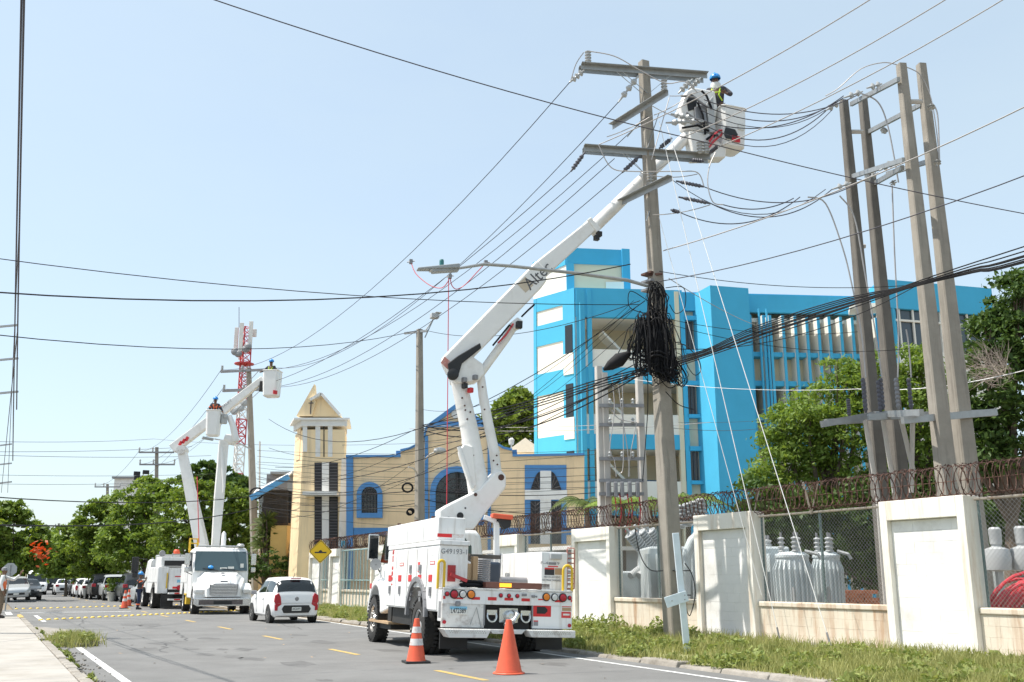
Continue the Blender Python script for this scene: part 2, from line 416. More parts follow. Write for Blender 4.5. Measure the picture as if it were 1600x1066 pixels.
def fast_mesh(name, V, Fq, m, parent=None, kind=None):      # V (n,3) floats, Fq (k,4) or (k,3) ints
    me = bpy.data.meshes.new(name); k, c = Fq.shape
    me.vertices.add(len(V)); me.vertices.foreach_set('co', np.ascontiguousarray(V, dtype=np.float32).ravel())
    me.loops.add(k * c); me.loops.foreach_set('vertex_index', Fq.astype(np.int32).ravel())
    me.polygons.add(k); me.polygons.foreach_set('loop_start', np.arange(0, k * c, c, dtype=np.int32))
    me.update(calc_edges=True)
    for x in (m if isinstance(m, list) else [m]): me.materials.append(M[x])
    o = bpy.data.objects.new(name, me); COL.objects.link(o)
    if parent: o.parent = parent
    if kind: o['kind'] = kind
    return o
def leaf_quads(P, size, up=0.4, elong=1.6, rng=nrg, sizevar=0.5):
    n = len(P)
    nor = rng.normal(size=(n, 3)); nor[:, 2] += up * 2; nor /= np.linalg.norm(nor, axis=1)[:, None]
    a = np.cross(nor, rng.normal(size=(n, 3))); a /= np.linalg.norm(a, axis=1)[:, None] + 1e-9
    b = np.cross(nor, a)
    s = (size * (1 - sizevar / 2 + sizevar * rng.random(n)))[:, None]
    L = a * s * elong / 2; W = b * s / 2
    V = np.stack([P - L, P - W * 0.9, P + L, P + W * 0.9], axis=1).reshape(-1, 3)
    return V, np.arange(4 * n).reshape(-1, 4)
# ================================================================ ground, road, pavement
def strip(name, n0, n1, s0, s1, z, m, z1=None, steps=1):
    b = MB()
    z1 = z if z1 is None else z1
    for i in range(steps):
        a = s0 + (s1 - s0) * i / steps; c = s0 + (s1 - s0) * (i + 1) / steps
        b.add([xy(a, n0, z), xy(a, n1, z1), xy(c, n1, z1), xy(c, n0, z)], [(0, 1, 2, 3)])
    return tag(b.build(name, m), kind='structure')
g = MB(); g.add([(-1500, -300, -0.03), (1500, -300, -0.03), (1500, 2500, -0.03), (-1500, 2500, -0.03)], [(0, 1, 2, 3)])
tag(g.build('ground', 'soil'), kind='structure')
strip('road', 1.45, 10.75, -30, 320, 0.0, 'asphalt')
b = MB()                                                   # the side street on the left
b.add([xy(44.6, -60, -0.004), xy(44.6, 1.5, -0.004), xy(56, 1.5, -0.004), xy(56, -60, -0.004)], [(0, 1, 2, 3)])
tag(b.build('side_street', 'asphalt'), kind='structure')
# patches and cracks in the asphalt
b = MB()
for (s0, n0, ln, w) in ((26, 4.6, 5, .06), (30, 8.6, 7, .05), (22, 3.4, 3, .05), (36, 3.0, 6, .06)):
    pts = [(s0 + ln * i / 10, n0 + rnd.uniform(-.12, .12) + i * .05) for i in range(11)]
    for i in range(10):
        (s1, a), (s2, c) = pts[i], pts[i + 1]
        b.add([xy(s1, a - w / 3, .003), xy(s1, a + w / 3, .003), xy(s2, c + w / 3, .003), xy(s2, c - w / 3, .003)], [(0, 1, 2, 3)])
tag(b.build('road_crack', 'asphalt_patch'), kind='structure')

def mark(name, n0, n1, s0, s1, m, z=0.004):
    b = MB(); b.add([xy(s0, n0, z), xy(s0, n1, z), xy(s1, n1, z), xy(s1, n0, z)], [(0, 1, 2, 3)])
    return tag(b.build(name, m), kind='structure')
mark('white_edge_line', 1.93, 2.06, -10, 24.5, 'white_line')
mark('white_edge_line', 1.97, 2.12, 39.5, 46.5, 'white_line')
mark('white_edge_line', 1.0, 1.25, 47.8, 52.0, 'white_line')
b = MB()
for i in range(40):
    s0 = -5 + i * 2.5; n0 = 9.86 + max(0, (s0 - 12)) * .038; n1 = 9.86 + max(0, s0 + 2.5 - 12) * .038
    b.add([xy(s0, n0, .004), xy(s0, n0 + .11, .004), xy(s0 + 2.5, n1 + .11, .004), xy(s0 + 2.5, n1, .004)], [(0, 1, 2, 3)])
tag(b.build('white_edge_line', 'white_line'), kind='structure')
for i in range(16):                                        # yellow centre dashes
    s0 = 13.95 + i * 5.75 if i else 13.95
    mark('yellow_centre_dash', 6.66 - .012 * i, 6.78 - .012 * i, s0 - .1, s0 + 1.75, 'yellow_line')
# stop line remains across the side street mouth
mark('faded_white_band', 1.6, 6.2, 50.2, 50.55, 'white_line', .003)

for i in range(40):                                        # oil spots and worn patches
    s0, n0 = rnd.uniform(11, 60), rnd.choice([3.2, 4.9, 7.6, 9.1, 4.2, 8.4]) + rnd.gauss(0, .25); k = 9; r = rnd.uniform(.06, .3) * (1 + (s0 - 11) / 30)
    b = MB(); b.add([xy(s0 + math.cos(6.283 * j / k) * r * rnd.uniform(.7, 2.6), n0 + math.sin(6.283 * j / k) * r * rnd.uniform(.6, 1.1), .0015) for j in range(k)], [tuple(range(k))]); tag(b.build('road_stain', 'stain'), kind='structure')
# left pavement, slab by slab
walk = strip('sidewalk_base', -30, 1.28, -12, 43.7, 0.06, 'joint')
ss = -9.0
for k in range(24):
    ln = 2.2
    if ss + ln > 43.6: break
    for j, (n0, n1) in enumerate(((-2.6, -0.66), (-0.64, 1.28))):
        b = MB()
        s0, s1 = ss + .012, ss + ln - .012
        b.hexa([xy(s0, n0, 0), xy(s0, n1, 0), xy(s1, n1, 0), xy(s1, n0, 0)] + [xy(s0, n0, .122 + rnd.uniform(-.006, .006)), xy(s0, n1, .12), xy(s1, n1, .12), xy(s1, n0, .122)])
        b.build('paving_slab', 'walk', walk, bevel=.01, seg=1)
    ss += ln
kb = None
ss = -9.0
kerb = tag(bpy.data.objects.new('kerb', None), kind='structure'); COL.objects.link(kerb)
while ss < 43:
    ln = 1.1
    if 24.6 < ss < 26.2: ss += ln; continue
    b = MB(); s0, s1 = ss + .01, ss + ln - .01; z = .13 + rnd.uniform(-.012, .008); q = rnd.uniform(-.015, .015)
    b.hexa([xy(s0, 1.29, -.02), xy(s0, 1.46 + q, -.02), xy(s1, 1.46 + q, -.02), xy(s1, 1.29, -.02), xy(s0, 1.29, z), xy(s0, 1.44 + q, z), xy(s1, 1.44 + q, z), xy(s1, 1.29, z)])
    b.build('kerb_stone', 'yellow_line' if 40.5 < ss else 'kerb', kerb, bevel=.015, seg=1)
    ss += ln
# rounded, broken corner apron and gutter rubble
b = MB(); b.add([xy(24.7, 1.47, .006), xy(24.7, 2.1, .006), xy(27.5, 2.9, .006), xy(33.5, 2.3, .006), xy(36, 1.47, .006)], [(0, 1, 2, 3, 4)])
tag(b.build('gutter_apron', 'kerb'), kind='structure')
b = MB()
for i in range(260):
    s = rnd.uniform(6, 25); n = 1.5 + abs(rnd.gauss(0, .16)); r = rnd.uniform(.008, .035)
    p = xy(s, n, r * .4); b.lathe([(r * .3, -r * .5), (r, -r * .1), (r * .8, r * .5)], 5, p)
tag(b.build('gutter_rubble', 'kerb'), kind='stuff')
for (s, n, L, W, rz) in ((25.2, 1.75, .9, .5, .3), (24.9, 2.15, .5, .35, 1.0), (25.7, 2.05, .4, .3, .2)):
    b = MB(); p = xy(s, n, .05); b.cbox((0, 0, 0), (L, W, .1))
    tag(b.build('broken_slab', 'kerb', bevel=.02, loc=p, rot=(R(6), R(-5), rz)), {.9: 'largest broken concrete slab lying among weeds in the left gutter', .5: 'mid sized broken concrete piece beside the weeds, nearer the road', .4: 'smallest broken concrete chunk behind the other gutter pieces'}[L], 'concrete chunk', 'broken concrete in the gutter')

# right kerb strip and verge
rk = tag(bpy.data.objects.new('kerb_right', None), kind='structure'); COL.objects.link(rk); rk.name = 'verge_kerb'
ss = 4.0
def kn(s): return 10.42 + max(0, s - 12) * .038
while ss < 75:
    ln = 1.15; b = MB(); s0, s1 = ss + .012, ss + ln - .012; z = .085 + rnd.uniform(-.045, .012); q = rnd.uniform(-.05, .05)
    a, c = kn(s0) + q, kn(s1) + q
    b.hexa([xy(s0, a, -.03), xy(s0, a + .34, -.03), xy(s1, c + .34, -.03), xy(s1, c, -.03), xy(s0, a + .05, z), xy(s0, a + .32, z), xy(s1, c + .32, z), xy(s1, c + .05, z)])
    b.build('kerb_stone', 'kerb', rk, bevel=.025, seg=2)
    ss += ln
b = MB()
for i in range(60):
    s0, s1 = -4 + i * 2, -2 + i * 2
    pr = lambda s: [(kn(s) + .3, .03), (kn(s) + .9, .08), (13.2, .11), (14.75, .13), (15.6, .13)]
    A_, B_ = pr(s0), pr(s1)
    for (a, c, d, e) in zip(A_, A_[1:], B_[1:], B_):
        b.add([xy(s0, *a), xy(s0, *c), xy(s1, *d), xy(s1, *e)], [(0, 1, 2, 3)])
tag(b.build('verge', 'verge'), kind='structure')
strip('substation_yard', 15.4, 60, -10, 62, 0.1, 'yardsoil')
b = MB()
ss = 6.0
foot = tag(bpy.data.objects.new('wall_footing', None), kind='structure'); COL.objects.link(foot)
while ss < 60:
    ln = rnd.uniform(2.2, 3.2); b = MB(); z = .2 + rnd.uniform(-.03, .03); q = rnd.uniform(-.05, .05)
    b.hexa([xy(ss, 14.5 + q, .02), xy(ss, 15.2, .02), xy(ss + ln - .03, 15.2, .02), xy(ss + ln - .03, 14.5 + q, .02), xy(ss, 14.56 + q, z), xy(ss, 15.2, z), xy(ss + ln - .03, 15.2, z), xy(ss + ln - .03, 14.56 + q, z)])
    b.build('footing_slab', 'kerb', foot, bevel=.03, seg=1)
    ss += ln

# grass and weeds
def grass(name, mname, S, N, Z, h, w, lean=.35):
    n = len(S); P = RD.x * S + RN.x * N, RD.y * S + RN.y * N
    P = np.stack([P[0], P[1], Z], 1)
    az = nrg.random(n) * 2 * np.pi; d = np.stack([np.cos(az), np.sin(az), np.zeros(n)], 1)
    pz = np.stack([-np.sin(az), np.cos(az), np.zeros(n)], 1)
    la = nrg.random(n) * 2 * np.pi; ld = np.stack([np.cos(la), np.sin(la), np.zeros(n)], 1) * (lean * h * nrg.random(n))[:, None]
    top = P + ld + np.stack([np.zeros(n), np.zeros(n), h], 1); mid = P + ld * .35 + np.stack([np.zeros(n), np.zeros(n), h * .55], 1)
    W = pz * (w / 2)[:, None]
    V = np.stack([P - W, P + W, mid + W * .7, top, mid - W * .7], 1).reshape(-1, 3)
    i = np.arange(n)[:, None] * 5
    F = np.concatenate([np.concatenate([i, i + 1, i + 2, i + 4], 1)])
    F2 = np.concatenate([i + 4, i + 2, i + 3, i + 3], 1)
    T = np.concatenate([np.concatenate([i, i + 1, i + 2], 1), np.concatenate([i, i + 2, i + 4], 1), np.concatenate([i + 4, i + 2, i + 3], 1)])
    return fast_mesh(name, V, T, mname, kind='stuff')
def spread_s(n, s0, s1, p=1.6):
    return s0 + (s1 - s0) * nrg.random(n) ** p
n = 90000
S = spread_s(n, 9, 70, 2.0); K = 10.42 + np.maximum(0, S - 12) * .038
cl = np.sin(S * 2.1) * np.sin(S * .73 + 1) * .5 + .5
u_ = nrg.random(n); N = K + .12 + (14.6 - K - .12) * u_ ** .9
patch = (np.sin(S * 3.1 + N * 2.3) + np.sin(S * 1.3 - N * 4.1) + nrg.normal(0, .5, n)) > -.55
S, N, u_ = S[patch], N[patch], u_[patch]
h = (.09 + .17 * nrg.random(len(S))) * (.7 + .6 * u_)
grass('verge_grass', 'grass', S, N, .05 + .07 * u_, h, .012 + .012 * nrg.random(len(S)), .7)
# leafy weeds: small leaf-sized faces on low mounds
def weeds(name, mname, spots, per, size):
    Ps = []
    for (s, n, r, h) in spots:
        k = int(per * r * r * 12 + 40)
        a = nrg.random(k) * 6.283; q = np.sqrt(nrg.random(k)) * r; zz = nrg.random(k) ** .7 * h * (1 - (q / r) ** 2 * .7)
        c = xy(s, n, .06)
        Ps.append(np.stack([c.x + np.cos(a) * q, c.y + np.sin(a) * q, c.z + zz], 1))
    P = np.concatenate(Ps)
    V, Fq = leaf_quads(P, size, .25, 2.2)
    return fast_mesh(name, V, Fq, mname, kind='stuff')
sp = []
for i in range(420):
    s = 9 + 58 * rnd.random() ** 1.9; k = kn(s)
    n = rnd.choice([rnd.uniform(k + .2, 14.4), rnd.uniform(12.8, 14.45)])
    sp.append((s, n, rnd.uniform(.12, .34), rnd.uniform(.12, .34)))
for i in range(26):
    s = rnd.uniform(19, 25); sp.append((s, rnd.uniform(13.6, 14.5), rnd.uniform(.2, .35), rnd.uniform(.3, .6)))
weeds('verge_weeds', 'weed', sp, 130, .05)
sp = [(25.6 + rnd.uniform(-.8, .8), 1.85 + rnd.uniform(-.35, .5), rnd.uniform(.1, .3), rnd.uniform(.1, .3)) for _ in range(16)]
sp += [(rnd.uniform(8, 34), 1.5 + rnd.uniform(-.06, .06), rnd.uniform(.03, .09), rnd.uniform(.03, .1)) for _ in range(26)]
weeds('gutter_weeds', 'weed', sp, 160, .045)
S = 25.6 + nrg.normal(0, .5, 2500); N = 1.95 + nrg.normal(0, .22, 2500)
grass('gutter_grass', 'grass', S, N, np.zeros(2500), .1 + .25 * nrg.random(2500), .012 + .01 * nrg.random(2500), .9)
# small fallen leaves on the road
b = MB()
for i in range(46):
    p = xy(rnd.uniform(12.5, 34), rnd.uniform(2.4, 9.6), .006); a = rnd.random() * 6; r = rnd.uniform(.02, .06)
    b.add([p + Vector((math.cos(a) * r, math.sin(a) * r, 0)), p + Vector((-math.sin(a) * r * .5, math.cos(a) * r * .5, .01)), p - Vector((math.cos(a) * r, math.sin(a) * r, -.012)), p + Vector((math.sin(a) * r * .5, -math.cos(a) * r * .5, .004))], [(0, 1, 2, 3)])
tag(b.build('fallen_leaves', 'cardboard'), kind='stuff')

# yellow domed studs across the road
b = MB(); b.lathe([(.085, 0), (.085, .012), (.07, .035), (.04, .05), (.0, .055)], 10, caps=False)
st0 = b.build('road_stud', 'stud', smooth=True)
def studs(p, q, n, label, grp):
    for i in range(n):
        o = st0 if st0.get('label') is None else st0.copy()
        if o is not st0: COL.objects.link(o)
        c = p.lerp(q, i / (n - 1)); o.location = (c.x, c.y, 0.003)
        tag(o, label, 'road stud', grp)
studs(xy(41.0, 2.0), xy(49.0, 10.9), 34, 'yellow domed stud in the nearer speed bump row crossing the road', 'nearer row of yellow road studs')
studs(xy(56.5, 1.6), xy(62, 11), 30, 'yellow domed stud in the farther speed bump row, beyond the standing worker', 'farther row of yellow road studs')
b = MB()
for i in range(12):
    t0, t1 = i / 12, (i + 1) / 12
    P0 = xy(56.5, 1.6).lerp(xy(62, 11), t0); P1 = xy(56.5, 1.6).lerp(xy(62, 11), t1)
    d = RD
    for (a, za), (c, zc) in (((.25, .004), (.9, .09)), ((.9, .09), (1.9, .09)), ((1.9, .09), (2.6, .004))):
        b.add([P0 + d * a + Vector((0, 0, za)), P1 + d * a + Vector((0, 0, za)), P1 + d * c + Vector((0, 0, zc)), P0 + d * c + Vector((0, 0, zc))], [(0, 1, 2, 3)])
tag(b.build('speed_hump', 'asphalt'), kind='structure')

# ================================================================ boundary wall
WN = 15.0
PW = [(s_at(1524, WN), s_at(1388, WN)), (s_at(1182, WN), s_at(1092, WN)), (s_at(958, WN), s_at(898, WN)), (s_at(812, WN), s_at(775, WN))]
# carry the rhythm on behind the lorry to the gate
pw = PW[-1][1]
for k in range(3):
    a = pw + 4.3; PW.append((a, a + 1.75)); pw = a + 1.75
PW.append((s_at(503, WN), s_at(484, WN))); PW.append((s_at(460, WN), s_at(442, WN)))
PW.insert(0, (PW[0][0] - 5.4 - 2.2, PW[0][0] - 5.4))
wall = thing('boundary_wall', 'cream boundary wall with block pillars and chain link bays along the grass verge', 'wall')
PTOP = {0: 2.87, 1: 2.87, 2: 2.92, 3: 2.84, 4: 2.84}
bm_ = MB(); bm_.box(0, .388, 0, .014, 0, .19)
blk_me = None
def wall_frame(s0):                                    # local x runs away along the road, y into the yard
    pass
def wbox(b, s0, s1, n0, n1, z0, z1):
    b.hexa([xy(s0, n0, z0), xy(s0, n1, z0), xy(s1, n1, z0), xy(s1, n0, z0), xy(s0, n0, z1), xy(s0, n1, z1), xy(s1, n1, z1), xy(s1, n0, z1)])
blkn = 0
def blocks(parent, s0, s1, n, z0, z1, m, bl=.42, bh=.205):
    """courses of separate blocks laid against the face n (joints left open)"""
    global blkn
    rows = max(1, round((z1 - z0) / bh)); bh = (z1 - z0) / rows
    cache = {}
    for r in range(rows):
        s = s0 - (bl / 2 if r % 2 else 0)
        while s < s1 - .02:
            a, c = max(s, s0), min(s + bl, s1); s += bl
            if c - a < .05: continue
            key = round(c - a, 2)
            if key not in cache:
                bb = MB(); L = c - a
                bb.box(.0007, L - .0007, 0, .03, .0007, bh - .0007)
                o = bb.build('block', m, parent, bevel=.002, seg=1); cache[key] = o.data
            else:
                o = bpy.data.objects.new('block', cache[key]); COL.objects.link(o); o.parent = parent
                bv = o.modifiers.new('bevel', 'BEVEL'); bv.width = .002; bv.segments = 1
            p = xy(a, n + rnd.uniform(-.0015, .0015), z0 + r * bh)
            o.location = p; o.rotation_euler = (0, 0, R(90) + RA)
            # local y should run towards the road: rotated x axis = along the road, y axis = left of it (towards the road)
            blkn += 1
for i, (s0, s1) in enumerate(PW):
    zt = PTOP.get(i, 2.87)
    b = MB(); f = .17
    # frame of the pillar: two jambs and a lintel round the recessed panel
    wbox(b, s0, s0 + f, WN - .1, WN + .32, .1, zt)
    wbox(b, s1 - f, s1, WN - .1, WN + .32, .1, zt)
    wbox(b, s0 + f + .001, s1 - f - .001, WN - .1, WN + .32, zt - .36, zt - .001)
    b.build('pillar', 'wall', wall, bevel=.012, seg=2)
    b = MB(); wbox(b, s0 + f + .001, s1 - f - .001, WN + .04, WN + .28, .1, zt - .362)
    pn = b.build('pillar_panel', 'panel', wall)
    if 1 <= i <= 4: blocks(pn, s0 + f + .003, s1 - f - .003, WN + .038, .14, zt - .37, 'panel')
LOW = .98
for i in range(len(PW) - 2):
    s0, s1 = PW[i][1], PW[i + 1][0]
    if s1 - s0 < .3: continue
    b = MB(); wbox(b, s0 + .002, s1 - .002, WN + .06, WN + .24, .1, LOW - .11)
    lw = b.build('low_wall', 'rustwall', wall)
    b = MB(); wbox(b, s0 + .002, s1 - .002, WN + .0, WN + .26, LOW - .108, LOW)
    b.build('coping', 'rustwall', lw, bevel=.02)
    if i <= 3: blocks(lw, s0 + .003, s1 - .003, WN + .058, .14, LOW - .112, 'rustwall')
    # chain link on posts above it
    nz0, nz1, nn = LOW + .01, 2.8, WN + .16
    b = MB()
    b.tube([xy(s0 + .02, nn, nz1), xy(s1 - .02, nn, nz1)], .024, 8)
    b.build('top_rail', 'rail', wall, smooth=True)
    b = MB(); m_ = (s0 + s1) / 2
    b.tube([xy(m_, nn + .03, LOW - .05), xy(m_, nn + .03, nz1)], .03, 8); b.build('fence_post', 'post_green', wall, smooth=True)
    for e in (s0 + .07, s1 - .07):
        b = MB(); b.tube([xy(e, nn + .02, LOW), xy(e, nn + .02, nz1)], .025, 8); b.build('fence_post', 'post_green', wall, smooth=True)
    b = MB(); L = s1 - s0 - .1; H_ = nz1 - nz0; st = .085 if i < 3 else (.1 if i < 5 else .14); wr = .0026 if i < 3 else .004
    k = int((L + H_) / st)
    for j in range(k):
        for sg in (1, -1):
            t0 = j * st; x0, z0 = t0, 0.0; x1, z1 = t0 - H_, H_
            if x0 > L: z0 = x0 - L; x0 = L
            if x1 < 0: z1 = H_ + x1; x1 = 0
            if z1 - z0 < .02: continue
            if sg < 0: x0, x1 = L - x0, L - x1
            b.tube([xy(s0 + .05 + x0, nn, nz0 + z0), xy(s0 + .05 + x1, nn + .004 * sg, nz0 + z1)], wr, 3, caps=False)
    b.build('chain_link_mesh', 'galv', wall, kind='stuff')

# razor wire: two crossing coils on leaning brackets above the wall
rz = thing('razor_wire', 'rusty coiled razor wire on leaning brackets along the top of the boundary wall', 'razor wire')
def coil(s0, s1, nc, zc, rad, pitch, ph, wr, hand):
    V = []; turns = (s1 - s0) / pitch; k = int(turns * 14)
    pts = []
    for i in range(k + 1):
        t = i / 14 * 2 * math.pi * hand + ph; s = s0 + i / 14 * pitch
        rr = rad * (1 + .08 * math.sin(i * .37))
        pts.append(xy(s, nc + math.cos(t) * rr * .8, zc + math.sin(t) * rr))
    return pts
b = MB()
for (s0, s1, pitch, wr) in ((PW[0][0], 30, .16, .0055), (30, 46, .22, .008), (46, 58, .4, .010)):
    for hand in (1, -1, 1):
        pts = coil(s0, s1, WN + .1, 3.14, .28, pitch, rnd.random(), wr, hand)
        b.tube(pts, wr, 3, caps=False)
        for i in range(0, len(pts) - 1, 2):          # barbs
            p = pts[i]; q = rnd.uniform(-.03, .03)
            d = (pts[i + 1] - p).normalized() * .03
            b.add([p - d, p + Vector((0, q, .02)), p + d, p + Vector((0, -q, -.02))], [(0, 1, 2, 3)])
b.build('coil', 'rust', rz, kind='stuff')
for z in (2.9, 3.14, 3.4):
    b = MB(); b.tube([xy(PW[0][0], WN + .1, z), xy(57, WN + .1, z)], .006, 4); b.build('straining_wire', 'rust', rz)
for i, (s0, s1) in enumerate(PW):
    for e in (s0 + .15, s1 + 2.0):
        b = MB()
        b.beam(xy(e, WN + .12, 2.76), xy(e + .1, WN + .05, 3.43), .04, .006); b.beam(xy(e, WN + .12, 2.76), xy(e - .22, WN + .16, 3.4), .04, .006)
        b.build('bracket', 'rail', rz)
# metal gate at the far end, and railing beyond the last pillar
gate = thing('metal_gate', 'pale blue green railing gate set between the far wall pillars beside the diamond sign', 'gate')
def railing(s0, s1, parent, n=14.95, z0=.15, z1=2.75):
    b = MB(); b.tube([xy(s0, n, z1), xy(s1, n, z1)], .03, 6); b.build('rail', 'gateblue', parent)
    b = MB(); b.tube([xy(s0, n, z0 + .1), xy(s1, n, z0 + .1)], .03, 6); b.build('rail', 'gateblue', parent)
    b = MB(); b.tube([xy(s0, n, 1.4), xy(s1, n, 1.4)], .025, 6); b.build('rail', 'gateblue', parent)
    s = s0
    while s < s1:
        b = MB(); b.tube([xy(s, n, z0), xy(s, n, z1)], .022, 6); b.build('picket', 'gateblue', parent); s += .45
railing(PW[-2][1] + .05, PW[-1][0] - .05, gate)
for (s0, s1) in ((PW[-2][1] + .05, PW[-1][0] - .05),):
    b = MB(); wbox(b, s0, s1, 15.0, 15.02, .2, 2.7); b.build('sheet_panel', 'gateblue', gate)
rf = thing('railing_fence', 'green grey picket railing running behind the lorry up to the far gate pillar', 'fence')
railing(PW[-3][1] + .1, PW[-2][0] - .05, rf)
railing(PW[-4][1] + .1, PW[-3][0] - .05, rf)
# ================================================================ buildings
def V2(p): return Vector((p.x, p.y, 0))
def slab_between(b, a, c, z0, z1, off=0.0, th=.3):
    """wall sheet between plan points a and c; off > 0 stands towards the viewer, th goes back"""
    a = V2(a); c = V2(c); d = (c - a).normalized(); nrm = Vector((d.y, -d.x, 0))
    if nrm.y > 0: nrm = -nrm
    p = [a + nrm * off, c + nrm * off, c + nrm * (off - th), a + nrm * (off - th)]
    return b.hexa([q + Vector((0, 0, z0)) for q in p] + [q + Vector((0, 0, z1)) for q in p])

# ---------------- the blue school block
school = thing('school_building', 'bright blue and white four storey school block with open galleries and vertical fins', 'building')
YB = 58.0
P0 = at(837, 905, 60.6); P1 = at(905, 905, 58.0); P2 = at(1165, 905, 58.86); P3 = at(1392, 905, 59.6)
fd = (V2(P3) - V2(P1)).normalized(); fb = Vector((-fd.y, fd.x, 0))          # along the front, and back into the block
if fb.y < 0: fb = -fb
def fx(u):                          # plan point on the front plane seen at column u
    r = ray(u, 700); r = Vector((r.x, r.y, 0)); a = V2(P1)
    # solve t*r = a + k*fd
    den = r.x * fd.y - r.y * fd.x
    t = (a.x * fd.y - a.y * fd.x) / den
    return r * t
def fu(u, v):                       # same, at the row v (the columns lean a little)
    r = ray(u, v); q = Vector((r.x, r.y, 0)); a = V2(P1)
    den = q.x * fd.y - q.y * fd.x
    t = (a.x * fd.y - a.y * fd.x) / den
    return q * t
def fz(v, Y=58.3): return at(950, v, Y).z
ZT = fz(452); Z = dict(r0=fz(497), p0=fz(547), b0=fz(575), b0b=fz(599), p1=fz(648), b1=fz(679), b1b=fz(702), p2=fz(752), b2=fz(783), g=0.0)
bayL, bayR = fu(914, 620), fu(1068, 620)
# solid body behind the fronts: floors, back wall and side walls of the open galleries
def sheet(b, pts, z0, z1):
    k = len(pts); vs = [Vector((p.x, p.y, z0)) for p in pts] + [Vector((p.x, p.y, z1)) for p in pts]
    return b.add(vs, [tuple(range(k)), tuple(range(2 * k - 1, k - 1, -1))] + [(i, (i + 1) % k, k + (i + 1) % k, k + i) for i in range(k)])
pl = [V2(P1) + fb * .3 , fx(1390) + fb * .3, fx(1390) + fb * 12, V2(P0) * 1.16, V2(P0) * 1.004 + fb * .3]
for (z0, z1) in ((ZT - .4, ZT), (Z['r0'], Z['r0'] + .25), (Z['b0b'], Z['b0b'] + .25), (Z['b1b'], Z['b1b'] + .25)):
    b = MB(); sheet(b, pl, z0, z1 - .004); b.build('floor_slab', 'school_white' if z0 < ZT - 1 else 'sky_blue', school)
b = MB(); slab_between(b, fx(914) + fb * 3.2, fx(1390) + fb * 3.2, 0, ZT - .5, 0, .2); b.build('gallery_wall', 'school_cream', school)
# dark door and window openings along the gallery wall
for zf in (Z['b0b'] + .25, Z['b1b'] + .25, Z['b1b'] - 3.8):
    for u in (922, 968, 1010, 1046):
        c = fx(u) + fb * 3.2; b = MB(); slab_between(b, c, c + fd * 1.3, zf, zf + 2.3, .03, .05)
        w = b.build('door', 'grille' if u != 1010 else 'church_blue', school)
        b = MB(); slab_between(b, c - fd * .09, c - fd * .002, zf, zf + 2.38, .06, .08); b.build('door_frame', 'school_white', w)
# gallery front, three storeys: soffit beam, parapet, blue band
for (zt, zp, zb, nm) in ((Z['r0'], Z['p0'], Z['b0'], 0), (Z['b0b'], Z['p1'], Z['b1'], 1), (Z['b1b'], Z['p2'], Z['b2'], 2)):
    b = MB(); slab_between(b, bayL, bayR, zb, zp, .02, .16); b.build('parapet', 'school_white', school)
b = MB(); slab_between(b, V2(P1), fx(1075), Z['r0'], ZT, .05, .35); b.build('roof_band', 'sky_blue', school)
b = MB(); slab_between(b, fx(1075) + fd * .02, P3, Z['r0'] + .55, ZT - .15, .03, .3); b.build('roof_band', 'sky_blue', school)
for (a, c) in ((Z['b0b'], Z['b0']), (Z['b1b'], Z['b1']), (Z['b2'] - .85, Z['b2'])):
    b = MB(); slab_between(b, bayL, bayR, a, c - .004, .06, .3); b.build('floor_band', 'sky_blue', school)
# stair flight seen as a slanting soffit inside the gallery
for zf in (Z['b0b'], Z['b1b'], Z['b1b'] - 3.9):
    b = MB(); a = fx(950) + fb * 1.0; c = fx(1020) + fb * 1.0
    b.hexa([a + Vector((0, 0, zf + 3.3)), a + fb * 1.4 + Vector((0, 0, zf + 3.3)), c + fb * 1.4 + Vector((0, 0, zf + .5)), c + Vector((0, 0, zf + .5)),
            a + Vector((0, 0, zf + 3.5)), a + fb * 1.4 + Vector((0, 0, zf + 3.5)), c + fb * 1.4 + Vector((0, 0, zf + .75)), c + Vector((0, 0, zf + .75))])
    b.build('stair_flight', 'school_white', school)
# posts
for (u0, u1, m, off) in ((903, 916, 'sky_blue', .09), (920, 927, 'sky_blue', .12), (1060, 1067, 'school_cream', .09), (1068, 1075, 'sky_blue', .12)):
    b = MB(); slab_between(b, fu(u0, 640), fu(u1, 640), 0, ZT - .01 - off, off, .4); b.build('post', m, school)
# narrow window column right of the galleries
b = MB(); slab_between(b, fx(1076), fx(1094), 0, ZT - .6, -.3, .2); b.build('recessed_wall', 'school_cream', school)
for (zt, zp, zb) in ((Z['r0'], Z['p0'], Z['b0']), (Z['b0b'], Z['p1'], Z['b1']), (Z['b1b'], Z['p2'], Z['b2'])):
    b = MB(); slab_between(b, fx(1078), fx(1092), zp + .1, zt - .1, -.26, .06); w = b.build('window', 'glass_dark', school)
    for k in range(3):
        b = MB(); a = fx(1078 + k * 6); slab_between(b, a, a + fd * .08, zp + .1, zt - .1, -.2, .05); b.build('mullion', 'bar', w)
    b = MB(); slab_between(b, fx(1076), fx(1098), zp - .15, zp + .06, .12, .5); b.build('sill_band', 'sky_blue', school)
    b = MB(); slab_between(b, fx(1076), fx(1098), zt - .06, zt + .2, .12, .5); b.build('lintel_band', 'sky_blue', school)
# projecting stair tower: lit flank and blue face
zs = fz(457)
b = MB(); a, c = fu(1104, 640), fu(1167, 640)
sheet(b, [a - fb * 1.9, c - fb * 1.5, c + fb * 3, fu(1087, 640) + fb * 1.0], 0, zs)
b.build('stair_tower', 'sky_blue', school)
